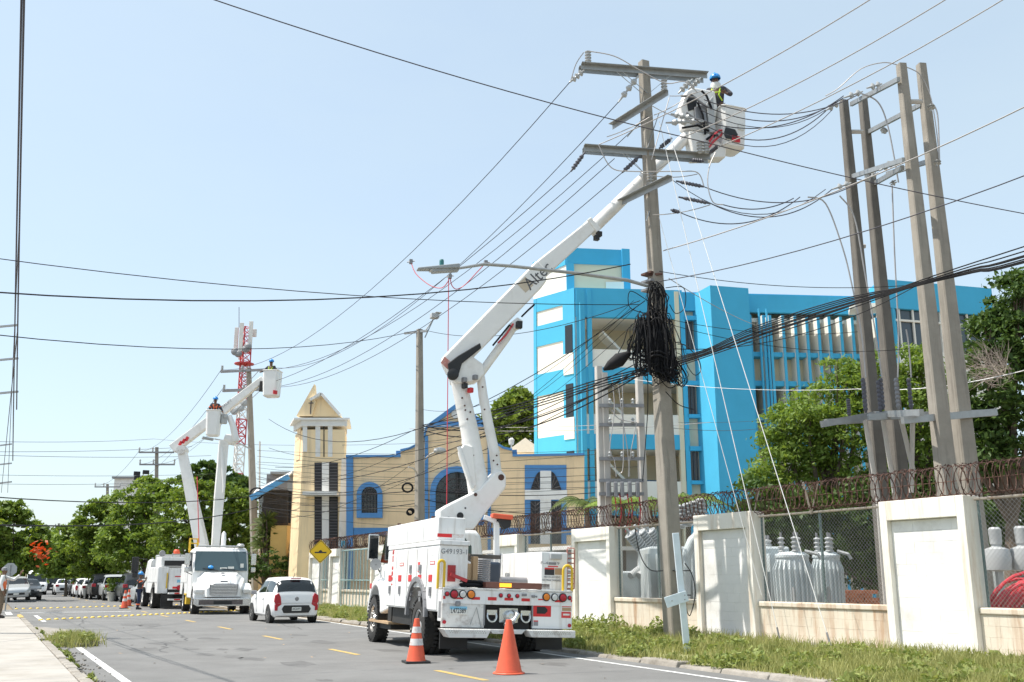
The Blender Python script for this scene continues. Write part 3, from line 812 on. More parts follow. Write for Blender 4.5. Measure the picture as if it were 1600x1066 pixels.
# fin wing
fins = [1171, 1192, 1202, 1222, 1241, 1259, 1277, 1294, 1312, 1330, 1349, 1368, 1387]
fz_t = fz(492); levels = ((fz(549), fz(554)), (fz(594), fz(599)), (fz(650), fz(656)))
for u in fins:
    b = MB(); a = fu(u - 3.2, 560); slab_between(b, a, a + fd * .16, 0, fz_t, .62, 1.5)
    f_ = b.build('fin', 'school_white', school)
    b = MB(); slab_between(b, a + fd * .002, a + fd * .158, 0, fz_t - .01, .7, .078); b.build('fin_edge', 'sky_blue', f_)
for (v0, v1) in ((549, 556), (594, 602), (648, 656), (690, 700)):
    for u0, u1 in zip(fins, fins[1:]):
        b = MB(); slab_between(b, fu(u0, 560) + fd * .06, fu(u1, 560) - fd * .14, fz(v1), fz(v0), .5, .9); b.build('sun_shelf', 'sky_blue', school)
for (vt, vb) in ((552, 594), (653, 692)):
    b = MB(); slab_between(b, fx(1167), fx(1392), fz(vb), fz(vt), -.25, .2); b.build('spandrel_wall', 'school_cream', school)
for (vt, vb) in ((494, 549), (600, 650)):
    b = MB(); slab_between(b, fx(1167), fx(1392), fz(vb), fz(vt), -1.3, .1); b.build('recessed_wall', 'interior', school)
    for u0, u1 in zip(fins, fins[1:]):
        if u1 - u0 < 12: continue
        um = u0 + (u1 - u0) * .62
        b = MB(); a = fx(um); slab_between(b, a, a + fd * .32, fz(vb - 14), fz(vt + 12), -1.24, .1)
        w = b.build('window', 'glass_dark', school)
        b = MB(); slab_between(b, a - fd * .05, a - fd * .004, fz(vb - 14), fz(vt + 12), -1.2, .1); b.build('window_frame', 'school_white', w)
# ground floor base of the fin wing (mostly behind the trees)
b = MB(); slab_between(b, fx(1167), fx(1392), 0, fz(700), -.35, .2); b.build('base_wall', 'school_cream', school)
# chamfered white end with blue bands
cd = (V2(P0) - V2(P1))
def cs(b, k0, k1, z0, z1, off, th=.3): return slab_between(b, V2(P1) + cd * k0, V2(P1) + cd * k1, z0, z1, off, th)
b = MB(); cs(b, 0, 1, 0, ZT, 0); b.build('end_wall', 'school_white', school)
for (v0, v1) in ((452, 474), (497, 530), (575, 610), (678, 712)):
    b = MB(); cs(b, -.001, 1, fz(v1), fz(v0), .05, .04); b.build('band', 'sky_blue', school)
for (k0, k1) in ((0, .28), (.93, 1)):
    b = MB(); cs(b, k0, k1, 0, ZT - .01, .07, .04); b.build('band', 'sky_blue', school)
for (vt, vb) in ((508, 552), (600, 652), (705, 760)):
    b = MB(); cs(b, .05, .22, fz(vb), fz(vt), .1, .05); b.build('window', 'glass_dark', school)
    b = MB(); cs(b, .03, .26, fz(vb) - 1.3, fz(vb) - .02, .12, .05); b.build('parapet', 'school_white', school)
# roof storey at the left end
q0, q1, q2 = at(836, 905, 63.0), at(891, 905, 60.0), at(997, 905, 60.5)
ztt = at(891, 388, 60.0).z
b = MB(); slab_between(b, q1, q2, ZT, ztt - 1.0, 0, .3); b.build('penthouse_wall', 'school_cream', school)
b = MB(); slab_between(b, q1, q2, ztt - 1.02, ztt, .12, .4); b.build('band', 'sky_blue', school)
b = MB(); slab_between(b, at(984, 905, 60.4), q2, ZT - .2, ztt + .05, .2, .6); b.build('post', 'sky_blue', school)
b = MB(); slab_between(b, q1, at(904, 905, 60), ZT - .2, ztt - 1.03, .14, .5); b.build('post', 'sky_blue', school)
b = MB(); slab_between(b, q0, q1, ZT - 1, ztt, 0, .3); b.build('penthouse_wall', 'school_white', school)
b = MB(); slab_between(b, q0, q1, ztt - 1.1, ztt + .01, .06, .06); b.build('band', 'sky_blue', school)
b = MB(); sheet(b, [V2(q0), V2(q1), V2(q2), V2(q2) + fb * 5, V2(q0) + fb * 5], ztt - .3, ztt - .02); b.build('penthouse_roof', 'school_white', school)
b = MB(); slab_between(b, at(957, 905, 60.3), at(987, 905, 60.3), at(957, 450, 60).z, at(957, 439, 60).z, .1, .09); b.build('air_vent', 'school_white', school)
for u in (906, 1188, 1200):
    b = MB(); c = fu(u, 640) - fb * .75; b.tube([c, c + Vector((0, 0, fz(483 if u > 1000 else 480)))], .07, 6); b.build('drain_pipe', 'sky_blue', school)
# second wing behind the trees on the right
wing = thing('school_wing', 'blue topped school wing with glazed corner windows, right of the four big poles', 'building')
w0, w1, w2 = at(1380, 905, 62), at(1421, 905, 58.0), at(1600, 905, 60)
zw = at(1421, 437, 58).z; zb_, zl = at(1421, 481, 58).z, at(1421, 545, 58).z
for (a, c) in ((w0, w1), (w1, w2)):
    b = MB(); slab_between(b, a, c, zb_, zw, .1, .4); b.build('roof_band', 'sky_blue', wing)
    b = MB(); slab_between(b, a, c, 0, zl, 0, .3); b.build('wall', 'school_white', wing)
    b = MB(); slab_between(b, a, c, zl + .004, zb_ - .004, -.15, .1); b.build('window_glass', 'glass_blue', wing)
    for k in range(9):
        p = V2(a).lerp(V2(c), k / 8); d = (V2(c) - V2(a)).normalized()
        b = MB(); slab_between(b, p - d * .05, p + d * .05, zl, zb_, .0, .12); b.build('mullion', 'school_white', wing)
    b = MB(); slab_between(b, a, c, (zl + zb_) / 2 + .5, (zl + zb_) / 2 + .62, .02, .15); b.build('transom', 'school_white', wing)
b = MB(); slab_between(b, at(1408, 905, 58.9), at(1436, 905, 58.1), 0, zb_ - .01, .16, .3); b.build('corner_post', 'sky_blue', wing)
b = MB(); sheet(b, [V2(w0), V2(w1), V2(w2), V2(w2) + Vector((0, 10, 0)), V2(w0) + Vector((0, 10, 0))], zw - .3, zw - .05); b.build('roof', 'sky_blue', wing)
b = MB(); c = at(1360, 905, 58.5); slab_between(b, c, at(1415, 905, 58.0), at(1380, 488, 58).z, at(1380, 482, 58).z, 1.4, 1.6); b.build('awning', 'school_white', wing)

# ---------------- the church
church = thing('church', 'cream church with blue trimmed curved gable, arched windows and a square bell tower', 'church')
YC = 52.0
def cp(u, v, dy=0.0): return at(u, v, YC + dy)
def cpoly(b, uv, y0=0.0, y1=.35):
    pts = [at(u, v, YC) for u, v in uv]
    return b.prism([(p.x, p.z) for p in pts], 'y', YC + y0, YC + y1)
def arc(u0, u1, vb, vt, n=10):      # arched head from u0 up over to u1
    c = (u0 + u1) / 2; rx = (u1 - u0) / 2; ry = vb - vt
    return [(c - rx * math.cos(math.pi * i / n), vb - ry * math.sin(math.pi * i / n)) for i in range(n + 1)]
gz = 905
out = [(541, 905), (541, 714), (626, 714), (626, 705), (640, 702), (652, 696), (660, 688), (664, 679), (667, 668), (676, 662), (756, 662), (758, 668), (762, 680), (774, 693), (787, 701), (800, 704), (801, 713), (913, 711), (913, 905)]
b = MB(); cpoly(b, out); b.build('facade', 'cream', church)
# parapet trim follows the skyline
trim = out[1:-1]
b = MB()
for (a, c) in zip(trim, trim[1:]):
    p, q = cp(*a), cp(*c); b.beam(p + Vector((0, .1, .03)), q + Vector((0, .1, .03)), .5, .11)
b.build('parapet_trim', 'church_blue', church)
b = MB(); cpoly(b, [(674, 664), (716, 634), (757, 664)], .02, .4); pd = b.build('pediment', 'cream', church)
b = MB(); 
for a, c in (((672, 665), (716, 633)), ((716, 633), (759, 665)), ((672, 665), (759, 665))):
    p, q = cp(*a), cp(*c); b.beam(p + Vector((0, .1, 0)), q + Vector((0, .1, 0)), .6, .2)
b.build('pediment_trim', 'church_blue', pd)
c = cp(713, 647); b = MB(); b.lathe([(.26, -.02), (.26, .05)], 20, (c.x, YC - .01, c.z), (0, -1, 0)); b.build('round_window', 'church_white', pd)
for (u0, u1, v0) in ((541.5, 552, 714), (664, 669, 680), (762, 767, 680)):
    b = MB(); cpoly(b, [(u0, 905), (u0, v0 + 1), (u1, v0 + 1), (u1, 905)], -.12, .02); b.build('pilaster', 'church_blue', church)
b = MB(); cpoly(b, [(552.5, 836), (552.5, 825), (663, 825), (663, 836)], -.07, .02); b.build('base_band', 'church_blue', church)
b = MB(); cpoly(b, [(768, 836), (768, 825), (913, 825), (913, 836)], -.07, .02); b.build('base_band', 'church_blue', church)
def arched(u0, u1, vb, vs, vt, fr, nm='arched_window'):
    fo = [(u0 - fr, vb + fr)] + arc(u0 - fr, u1 + fr, vs, vt - fr) + [(u1 + fr, vb + fr)]; fi = [(u0, vb)] + arc(u0, u1, vs, vt) + [(u1, vb)]
    b = MB(); k = len(fo); A1 = [at(*p, YC) for p in fo]; A2 = [at(*p, YC) for p in fi]; d1, d2 = Vector((0, -.2, 0)), Vector((0, .0, 0))
    b.add([p + d1 for p in A1] + [p + d1 for p in A2] + [p + d2 for p in A1] + [p + d2 for p in A2], [q for i in range(k) for q in ((i, (i + 1) % k, k + (i + 1) % k, k + i), (i, (i + 1) % k, 2 * k + (i + 1) % k, 2 * k + i), (k + i, k + (i + 1) % k, 3 * k + (i + 1) % k, 3 * k + i))])
    w = b.build(nm, 'church_blue', church)
    b = MB(); cpoly(b, fi, -.012, .0); b.build('glazing', 'glass_dark', w)
    b = MB(); cx = (u0 + u1) / 2
    for k in range(-3, 4):
        a = cp(cx, vs); e = cp(cx + (u1 - u0) / 2 * math.sin(k * .45), vs - (vs - vt) * math.cos(k * .45))
        b.tube([a + Vector((0, -.1, 0)), e + Vector((0, -.1, 0))], .018, 4)
    nb = 5
    for k in range(nb):
        u = u0 + (u1 - u0) * (k + .5) / nb
        b.tube([cp(u, vb) + Vector((0, -.1, 0)), cp(u, vs) + Vector((0, -.1, 0))], .018, 4)
    for k in range(4):
        v = vs + (vb - vs) * k / 3
        b.tube([cp(u0, v) + Vector((0, -.1, 0)), cp(u1, v) + Vector((0, -.1, 0))], .018, 4)
    for k in (.4, .7):
        pp = [cp(cx - (u1 - u0) / 2 * k * math.cos(math.pi * i / 10), vs - (vs - vt) * k * math.sin(math.pi * i / 10)) + Vector((0, -.1, 0)) for i in range(11)]
        b.tube(pp, .018, 4)
    b.build('grille', 'bar', w, kind='stuff')
arched(565.5, 590.5, 802, 773, 761, 7.5)
arched(681, 748, 812, 770, 738, 9, 'great_arched_window')
# right pair with the white cross
b = MB(); cpoly(b, [(820, 850), (820, 727), (885, 727), (885, 850)], -.05, .02); rw = b.build('window_surround', 'church_blue', church)
b = MB(); cpoly(b, [(844, 850), (844, 736), (861, 736), (861, 850)], -.1, -.052); b.build('cross_upright', 'church_white', rw)
b = MB(); cpoly(b, [(820, 781), (820, 766), (886, 766), (886, 781)], -.12, -.054); b.build('cross_arm', 'church_white', rw)
for (u0, u1, fl) in ((829, 843.5, 0), (861.5, 877, 1)):
    ar = [(u0 + (u1 - u0) * t if not fl else u1 - (u1 - u0) * t, 765.5 - 28 * math.sin(t * math.pi / 2)) for t in [i / 8 for i in range(9)]]
    pts = [(u1 if not fl else u0, 765.5)] + ar[::-1] if True else ar
    b = MB(); cpoly(b, pts, -.08, -.04); w = b.build('quarter_window', 'grille', rw)
    b = MB()
    px = u1 if not fl else u0
    for k in (.25, .5, .75):
        e = ar[int(8 * (1 - k) * .9)]
        b.tube([cp(px, 765) + Vector((0, -.11, 0)), cp(*e) + Vector((0, -.11, 0))], .02, 4)
    b.build('grille', 'bar', w, kind='stuff')
    b = MB(); cpoly(b, [(u0, 850), (u0, 783), (u1, 783), (u1, 850)], -.08, -.04); w = b.build('lower_window', 'grille', rw)
    b = MB(); um = (u0 + u1) / 2
    for k in range(8):
        v = 788 + k * 7
        for e in (u0, u1): b.tube([cp(um, v + 4) + Vector((0, -.11, 0)), cp(e, v - 3) + Vector((0, -.11, 0))], .02, 4)
    b.tube([cp(um, 784) + Vector((0, -.11, 0)), cp(um, 850) + Vector((0, -.11, 0))], .02, 4)
    b.build('grille', 'bar', w, kind='stuff')
# body behind
b = MB(); a, c = cp(545, 905), cp(909, 905); b.box(a.x, c.x, YC + .36, YC + 14, 0, cp(600, 722).z); b.build('nave', 'cream_pale', church)
b = MB(); a = at(790, 905, 66); c = at(850, 905, 66)
zr = at(820, 697, 66).z; b.prism([(a.x, zr - .9), ((a.x + c.x) / 2, zr), (c.x, zr - .9)], 'y', 62, 68); b.build('roof_lantern', 'church_white', church)
c = cp(799, 702, -.1); b = MB(); b.lathe([(.04, 0), (.04, .2), (.13, .25), (.16, .5), (.05, .62)], 10, c); b.build('lantern', 'church_white', church)
# bell tower
TY = 53.0
def tp(u, v, Y=TY): return at(u, v, Y)
xl, xr = tp(463, 905).x, tp(530, 905).x
zc = tp(490, 654).z
tl = at(450, 905, 55.0)
tower = [(xl, TY), (xr, TY), (xr * (TY + 3.2) / TY + .12, TY + 3.2), (tl.x, tl.y)]
b = MB(); sheet(b, [Vector((x, y, 0)) for x, y in tower], 0, zc - .6); tw = b.build('bell_tower', 'cream_pale', church)
b = MB(); sheet(b, [Vector((xl - .5, TY - .25, 0)), Vector((xr + .26, TY - .25, 0)), Vector((xr - .2, TY + 3.3, 0)), Vector((tl.x - .35, tl.y + .1, 0))], zc - .1, zc); b.build('cornice', 'church_white', tw)
b = MB(); sheet(b, [Vector((xl - .12, TY - .1, 0)), Vector((xr + .12, TY - .1, 0)), Vector((xr - .42, TY + 3.2, 0)), Vector((tl.x - .12, tl.y, 0))], zc - .42, zc - .102); b.build('frieze', 'church_white', tw)
def tpoly(b, uv, y0, y1, Y=TY):
    pts = [at(u, v, Y) for u, v in uv]; return b.prism([(p.x, p.z) for p in pts], 'y', Y + y0, Y + y1)
b = MB(); tpoly(b, [(463, 650), (491, 600), (493, 628), (487, 650)], 0, .5); b.build('fin_gable', 'cream_pale', tw)
b = MB(); tpoly(b, [(466, 650), (494, 622), (502, 617), (531, 650)], .2, 2.6); b.build('gable', 'cream_pale', tw)
b = MB()
for a, c in (((485, 627), (502, 617)), ((502, 617), (531, 650))):
    p, q = tp(*a), tp(*c); b.beam(p + Vector((0, .1, .06)), q + Vector((0, .1, .06)), .5, .14)
b.build('gable_trim', 'church_white', tw)
b = MB(); p = tp(486, 636); b.cbox((p.x, TY - .06, p.z), (.045, .08, .8)); b.cbox((p.x, TY - .066, p.z + .2), (.26, .05, .045)); b.build('cross', 'bar', tw)
for u0, u1, m in ((473, 480, 'church_white'), (493, 500.5, 'church_white'), (512.5, 519.5, 'church_white')):
    vb = 706 if u0 < 480 else 714
    b = MB(); tpoly(b, [(u0, vb)] + arc(u0, u1, 664, 658) + [(u1, vb)], -.03, .02); b.build('slot_window', m, tw)
b = MB(); tpoly(b, [(505.5, 714), (505.5, 664), (507, 664), (507, 714)], -.03, .02); b.build('slot_window', 'grille', tw)
p, q = Vector((xl, TY, 0)), Vector((tl.x, tl.y, 0))
b = MB(); slab_between(b, p.lerp(q, .3), p.lerp(q, .7), tp(456, 716).z, tp(456, 663).z, .03, .05); b.build('slot_window', 'cream', tw)
for (u0, u1) in ((491.5, 503), (514.5, 528)):
    b = MB(); tpoly(b, [(u0, 868), (u0, 723), (u1, 723), (u1, 868)], -.03, .02); lw = b.build('louvre_window', 'grille', tw)
    for k in range(30):
        v = 725 + k * 4.6
        if 767 < v < 778: continue
        b = MB(); a, c = tp(u0, v), tp(u1, v); b.beam(a + Vector((.02, -.05, 0)), c + Vector((-.02, -.05, 0)), .03, .05); b.build('louvre', 'bar', lw)
b = MB(); tpoly(b, [(503.3, 868), (503.3, 723), (514.2, 723), (514.2, 868)], -.06, .02); b.build('centre_strip', 'church_white', tw)
b = MB(); a, c = tp(478, 773), tp(531, 773); b.box(a.x, c.x, TY - .9, TY + .1, a.z - .1, a.z + .1); b.build('canopy_slab', 'church_white', tw)
b = MB(); a, c = tp(531, 905, 53.5), cp(541, 905); b.box(a.x, c.x + .05, 52.6, 56, 0, cp(535, 714).z); b.build('link_wall', 'church_white', church)
b = MB(); a = cp(537, 905); b.box(a.x - .25, a.x + .3, 52.35, 52.6, 0, cp(535, 845).z); b.build('link_band', 'sky_blue', church)

# ---------------- yellow house left of the tower
house = thing('house', 'ochre house with a slatted upper gallery and blue edged white roof beside the tower', 'house')
YH = 57.0
def hp(u, v, Y=YH): return at(u, v, Y)
b = MB(); a, c = hp(404, 905), hp(450, 905); b.box(a.x, c.x, YH, YH + 5, 0, hp(430, 770).z); b.build('wall', 'cream', house)
b = MB(); a, c = hp(427, 905), hp(452, 905); b.box(a.x, c.x, YH - 1.2, YH - .004, 0, hp(430, 823).z); b.build('lower_wall', 'yellowwall', house)
b = MB(); a, c = hp(406, 905), hp(451, 905); b.box(a.x, c.x, YH - .3, YH - .2, hp(430, 818).z, hp(430, 768).z); gl = b.build('gallery_opening', 'grille', house)
for k in range(24):
    u = 406 + k * 1.9; b = MB(); p = hp(u, 821, YH - .4); q = hp(u, 765, YH - .4); b.tube([p, q], .03, 4); b.build('slat', 'bar', gl)
b = MB(); p0, p1, p2, p3 = hp(392, 779, 55), hp(452, 745, 55), hp(458, 738, 60), hp(400, 768, 60)
b.hexa([p0, p1, p2, p3] + [x + Vector((0, 0, .12)) for x in (p0, p1, p2, p3)]); rf = b.build('roof', 'church_white', house)
b = MB(); b.beam(p0 + Vector((0, -.1, 0)), p1 + Vector((0, -.1, 0)), .1, .3); b.build('fascia', 'bluetank', rf)
b = MB(); a, c = hp(417, 740, 62), hp(450, 740, 62); b.box(a.x, c.x, 62, 65, 6, hp(430, 741, 62).z); b.build('rear_block', 'steelgrey', house)
b = MB(); a, c = hp(416, 905, 62), hp(452, 905, 62); z_ = hp(430, 742, 62).z; b.box(a.x, c.x, 61.5, 65, z_, z_ + .15); b.build('rear_roof', 'galvpaint', house)
# low office building glimpsed inside the substation yard, behind the mesh
shed = thing('control_hut', 'low grey louvred substation hut seen through the mesh beside the truck', 'hut')
h0, h1 = s_at(900, 21), s_at(770, 21); b = MB(); sheet(b, [xy(h0, 21), xy(h1, 21), xy(h1, 26), xy(h0, 26)], .1, 2.6); b.build('wall', 'galvpaint', shed)
for k in range(13):
    b = MB(); z_ = .3 + k * .17; a, c = xy(h0 + .1, 20.96, z_), xy(h1 - .1, 20.96, z_); b.beam(a, c, .06, .09); b.build('louvre', 'transformer', shed)
for s in (h0 + .8, h0 + 2.2, h0 + 4.5):
    b = MB(); wbox(b, s, s + .55, 20.85, 20.95, .3, 2.4); b.build('white_door', 'church_white', shed)
b = MB(); sheet(b, [xy(h0 - .3, 20.6), xy(h1 + .3, 20.6), xy(h1 + .3, 26.3), xy(h0 - .3, 26.3)], 2.6, 2.75); b.build('roof', 'church_white', shed)
# ================================================================ poles, cross-arms, lamps and wires
def level_line(u1, v1, u2, v2, Ym):           # a level bar seen between two pixels, its middle near depth Ym
    a, c = ray(u1, v1), ray(u2, v2); k1, k2 = a.z / a.y, c.z / c.y
    Y1 = 2 * Ym * k2 / (k1 + k2); Y2 = 2 * Ym * k1 / (k1 + k2)
    return at(u1, v1, Y1), at(u2, v2, Y2)
def pole_shaft(name, parent, base, top, w0, w1, m, rz=.5, ch=.18):
    base = Vector(base); top = Vector(top)
    rings = []
    for (c, w) in ((base, w0), (base.lerp(top, .5), (w0 + w1) / 2), (top, w1)):
        h = w / 2; k = h * ch
        pts = [(-h + k, -h), (h - k, -h), (h, -h + k), (h, h - k), (h - k, h), (-h + k, h), (-h, h - k), (-h, -h + k)]
        rings.append([c + Vector((x * math.cos(rz) - y * math.sin(rz), x * math.sin(rz) + y * math.cos(rz), 0)) for x, y in pts])
    b = MB(); b.loft(rings)
    o = b.build(name, m, parent)
    return o
def ins_post(parent, p, h=.36, r=.07, ax=(0, 0, 1), m='porcelain', n=4):
    b = MB(); prof = [(r * .55, 0)]
    for i in range(n):
        z = h * (i + .3) / n; prof += [(r * .6, z), (r, z + h * .06), (r, z + h * .1), (r * .6, z + h * .16)]
    prof += [(r * .5, h * .95), (r * .35, h)]
    b.lathe(prof, 10, p, ax); return b.build('insulator', m, parent, smooth=True)
def ins_string(parent, p, q, r=.085, m='porcelain', n=3):
    p = Vector(p); q = Vector(q); L = (q - p).length
    b = MB(); prof = [(.02, 0)]
    for i in range(n):
        z = L * (.15 + .7 * i / n); prof += [(.025, z), (r * .7, z + L * .03), (r, z + L * .12), (r * .5, z + L * .16), (.03, z + L * .18)]
    prof += [(.02, L)]
    b.lathe(prof, 10, p, q - p); return b.build('insulator', m, parent, smooth=True)
def angle_arm(parent, a, c, s=.1, name='crossarm', m='galv'):
    b = MB(); a = Vector(a); c = Vector(c)
    b.beam(a, c, .012, s); d = (c - a).normalized(); side = d.cross(Vector((0, 0, 1)))
    b.beam(a + side * s / 2 + Vector((0, 0, s / 2)), c + side * s / 2 + Vector((0, 0, s / 2)), s, .012)
    return b.build(name, m, parent)
nwire = [0]
def wire(p, q, sag, r, label, m='wire', name='overhead_wire', cat='wire', group=None, n=20):
    b = MB(); b.tube(sagline(p, q, sag, n, -.7 if outside(p) else 0, 1.7 if outside(q) else 1), r, 5 if r > .02 else 4, caps=True)
    o = b.build(name, m, smooth=True); nwire[0] += 1
    return tag(o, label, cat, group)
def pathwire(pts, r, label, m='wire', name='overhead_wire', cat='wire', group=None, sub=6):
    """smooth curve through the given points"""
    P = [Vector(p) for p in pts]; out = []
    for i in range(len(P) - 1):
        p0, p1, p2, p3 = P[max(i - 1, 0)], P[i], P[i + 1], P[min(i + 2, len(P) - 1)]
        for k in range(sub):
            t = k / sub
            out.append(0.5 * ((2 * p1) + (p2 - p0) * t + (2 * p0 - 5 * p1 + 4 * p2 - p3) * t * t + (3 * p1 - p0 - 3 * p2 + p3) * t ** 3))
    out.append(P[-1])
    b = MB(); b.tube(out, r, 5)
    o = b.build(name, m, smooth=True)
    return tag(o, label, cat, group) if label else o

# ---------------- the main pole
PB = gnd(1056, 1003, .1); YP = PB.y
mp = thing('utility_pole', 'tall square concrete utility pole with double crossarms and hanging black cables beside the truck', 'utility pole', PB)
def loc(p): return Vector(p) - PB
PT = at(1005.5, 97, YP)
pole_shaft('shaft', mp, (0, 0, 0), loc(PT), .40, .215, 'pole', .42, .12)
b = MB(); b.cbox(loc(at(1057, 892, YP)), (.45, .47, .02), .62); b.cbox(loc(at(1057, 930, YP)), (.45, .47, .02), .62); b.build('steel_band', 'dark', mp)
arms = {}
for nm, (u1, v1, u2, v2) in {'a': (908, 104, 1105, 119), 'a2': (904, 110, 1099, 126), 'b': (957, 199, 1044, 145), 'c': (912, 232, 1110, 246), 'c2': (910, 237, 1106, 252), 'd': (966, 320, 1050, 279)}.items():
    a, c = level_line(u1, v1, u2, v2, YP + (.2 if nm.endswith('2') else -.14)); arms[nm] = (a, c)
    angle_arm(mp, loc(a), loc(c), .13)
for (p, q) in (((963, 112), (1003, 146)), ((972, 112), (1012, 146)), ((1048, 118), (1014, 146)), ((972, 240), (1008, 272)), ((1056, 246), (1016, 274)), ((980, 214), (1004, 186)), ((1030, 176), (1012, 230)), ((1024, 300), (1010, 345)), ((978, 240), (1006, 270))):
    b = MB(); b.beam(loc(at(*p, YP - .05)), loc(at(*q, YP - .18)), .045, .008); b.build('brace', 'galv', mp)
for (u, v) in ((919, 98), (1038, 143), (1016, 290), (1094, 240), (1104, 240)):
    ins_post(mp, loc(at(u, v, YP - .1)), .32, .085)
for (p, q, m) in (((913, 110), (890, 129), 'porcelain'), ((998, 118), (966, 160), 'porcelain'), ((914, 238), (892, 268), 'poly'), ((1000, 244), (972, 270), 'poly'), ((1082, 124), (1060, 146), 'porcelain'), ((1095, 122), (1076, 140), 'porcelain'), ((1050, 216), (1030, 232), 'poly'), ((1108, 240), (1122, 228), 'poly'), ((1078, 250), (1100, 252), 'poly'), ((1040, 192), (1100, 190), 'porcelain'), ((1048, 178), (1085, 186), 'porcelain')):
    ins_string(mp, loc(at(*p, YP - .2)), loc(at(*q, YP - .25)), .085 if m == 'porcelain' else .06, m, 3 if m == 'porcelain' else 5)
for (p, q) in (((1056, 283), (1100, 292)), ((1060, 308), (1110, 318)), ((1048, 328), (1062, 332))):
    ins_string(mp, loc(at(*p, YP - .4)), loc(at(*q, YP - .5)), .05, 'poly', 6)
for v in (429, 441, 454):
    b = MB(); b.cbox(loc(at(1017, v, YP)), (.34, .34, .05), .62); b.build('clamp', 'rust' if v == 429 else 'steelgrey', mp)
b = MB(); b.beam(loc(at(1010, 430, YP - .1)), loc(at(1035, 428, YP - .2)), .05, .05); b.build('clamp_bolt', 'rust', mp)
# jumpers from arm to arm
for pts in ([(919, 80), (960, 88), (1000, 110), (1040, 130), (1070, 128), (1090, 145)], [(935, 226), (955, 262), (990, 268), (1060, 268), (1090, 270), (1100, 292)], [(1118, 238), (1108, 262), (1106, 290), (1114, 316), (1130, 320)], [(912, 82), (900, 100), (892, 126)]):
    pathwire([at(u, v, YP - .5) - PB for u, v in pts], .014, None, 'alu', 'jumper').parent = mp

# ---------------- cables slung on the main pole
def tangle(name, label, c_uv, w, h, n, r, hang=.5, dy=.35, top=None, squash=.3):
    c = at(*c_uv, YP - dy); o = thing(name, label, 'cable coil', c)
    b = MB()
    for i in range(n):
        ww = w * rnd.uniform(.35, 1); hh = h * rnd.uniform(.55, 1.05); ph = rnd.uniform(-.25, .25); cx = rnd.uniform(-.5, .5) * w * .55; cz = rnd.uniform(-.12, .12) * h
        ay = rnd.uniform(-1, 1) * squash; pts = []
        k = 16; j = [rnd.uniform(-.03, .03) for _ in range(k)]
        for q in range(k):
            t = 2 * math.pi * q / k
            x = math.cos(t) * ww / 2; z = math.sin(t) * hh / 2
            x *= 1 + .35 * math.sin(t) * -hang
            pts.append((cx + x * math.cos(ph) - z * math.sin(ph) * .5 + j[q], math.cos(t + i) * squash * .4 + ay * .5 + j[-q], cz + x * math.sin(ph) + z + j[q - 3]))
        b.tube(pts, r * rnd.uniform(.7, 1.2), 4, closed=True)
    b.build('cable_loops', 'cable', o, kind='stuff', smooth=True)
    return o
def hanging(label, uv, n, sx, zt, zb, wmax, r=.011, lean=0):
    """slack cable bights: down, round and up again, each its own length and width"""
    o = thing('cable_coil', label, 'cable coil', at(*uv, YP - .38)); b = MB()
    for i in range(n):
        x = rnd.gauss(0, sx); w = rnd.uniform(.03, wmax) * rnd.choice([-1, 1]); t = zt + rnd.gauss(0, .1); z = zb + abs(rnd.gauss(0, .22)); y0 = rnd.uniform(-.16, .1); y1 = y0 - rnd.uniform(.0, .16); x0 = x * .6
        p = [(x0, .12, t + .1), (x0 * 1.4, y0, t), (x + rnd.gauss(0, .03), y1, t * .45 + z * .55), (x + lean + rnd.gauss(0, .02), y1, z + .1), (x + lean + w * .5, y1 - .03, z), (x + lean + w, y1, z + .12), (x + w + rnd.gauss(0, .03), y1 - .04, t * .5 + z * .5), (x0 * 1.4 + w * .4, y0, t - .04), (x0, .1, t + .06)]
        P = [Vector(q) for q in p]; out = []
        for k in range(len(P) - 1):
            a, c, d, e = P[max(k - 1, 0)], P[k], P[k + 1], P[min(k + 2, len(P) - 1)]
            for m_ in range(4):
                f = m_ / 4; out.append(.5 * ((2 * c) + (d - a) * f + (2 * a - 5 * c + 4 * d - e) * f * f + (3 * c - a - 3 * d + e) * f ** 3))
        b.tube(out, r * rnd.uniform(.7, 1.2), 4)
    b.build('cable_loops', 'cable', o, kind='stuff', smooth=True); return o
tangle('cable_coil', 'upper oval coil of black cable strapped round the main pole above the tangle', (1026, 474), .40, .98, 16, .012, .0, .3)
hanging('large tangled mass of black telephone cables hanging down the front of the main pole', (1024, 520), 78, .21, .3, -1.1, .26)
hanging('looped black cables hanging left of the tangle toward the splice case', (1000, 520), 20, .07, .25, -.72, .2, .011, -.12)
hanging('lower black cable loops drooping below the tangle on the main pole', (1042, 560), 30, .17, .12, -.72, .3, .011, .1)
tangle('cable_coil', 'loose round cable loops sagging below all the others on the main pole', (1038, 575), .62, .62, 9, .009, .2, .3)
b = MB()
for v in (505, 556, 562): b.tube([at(1024, v, YP - .38) + Vector((math.cos(t) * .34 * (1 if v > 510 else .6), math.sin(t) * .3, math.sin(t * 3) * .05)) for t in [2 * math.pi * k / 14 for k in range(14)]], .02, 5, closed=True)
tag(b.build('cable_tie', 'cable', kind='stuff'), 'black tie cables lashed round the tangle on the main pole', 'cable tie')
b = MB(); p, q = at(943, 578, YP - .4), at(984, 552, YP - .4)
b.tube([p, p.lerp(q, .25), p.lerp(q, .6), q], [.03, .12, .17, .06], 10)
tag(b.build('splice_case', 'cable', smooth=True), 'black bag shaped cable splice case hanging left of the pole tangle', 'splice case')
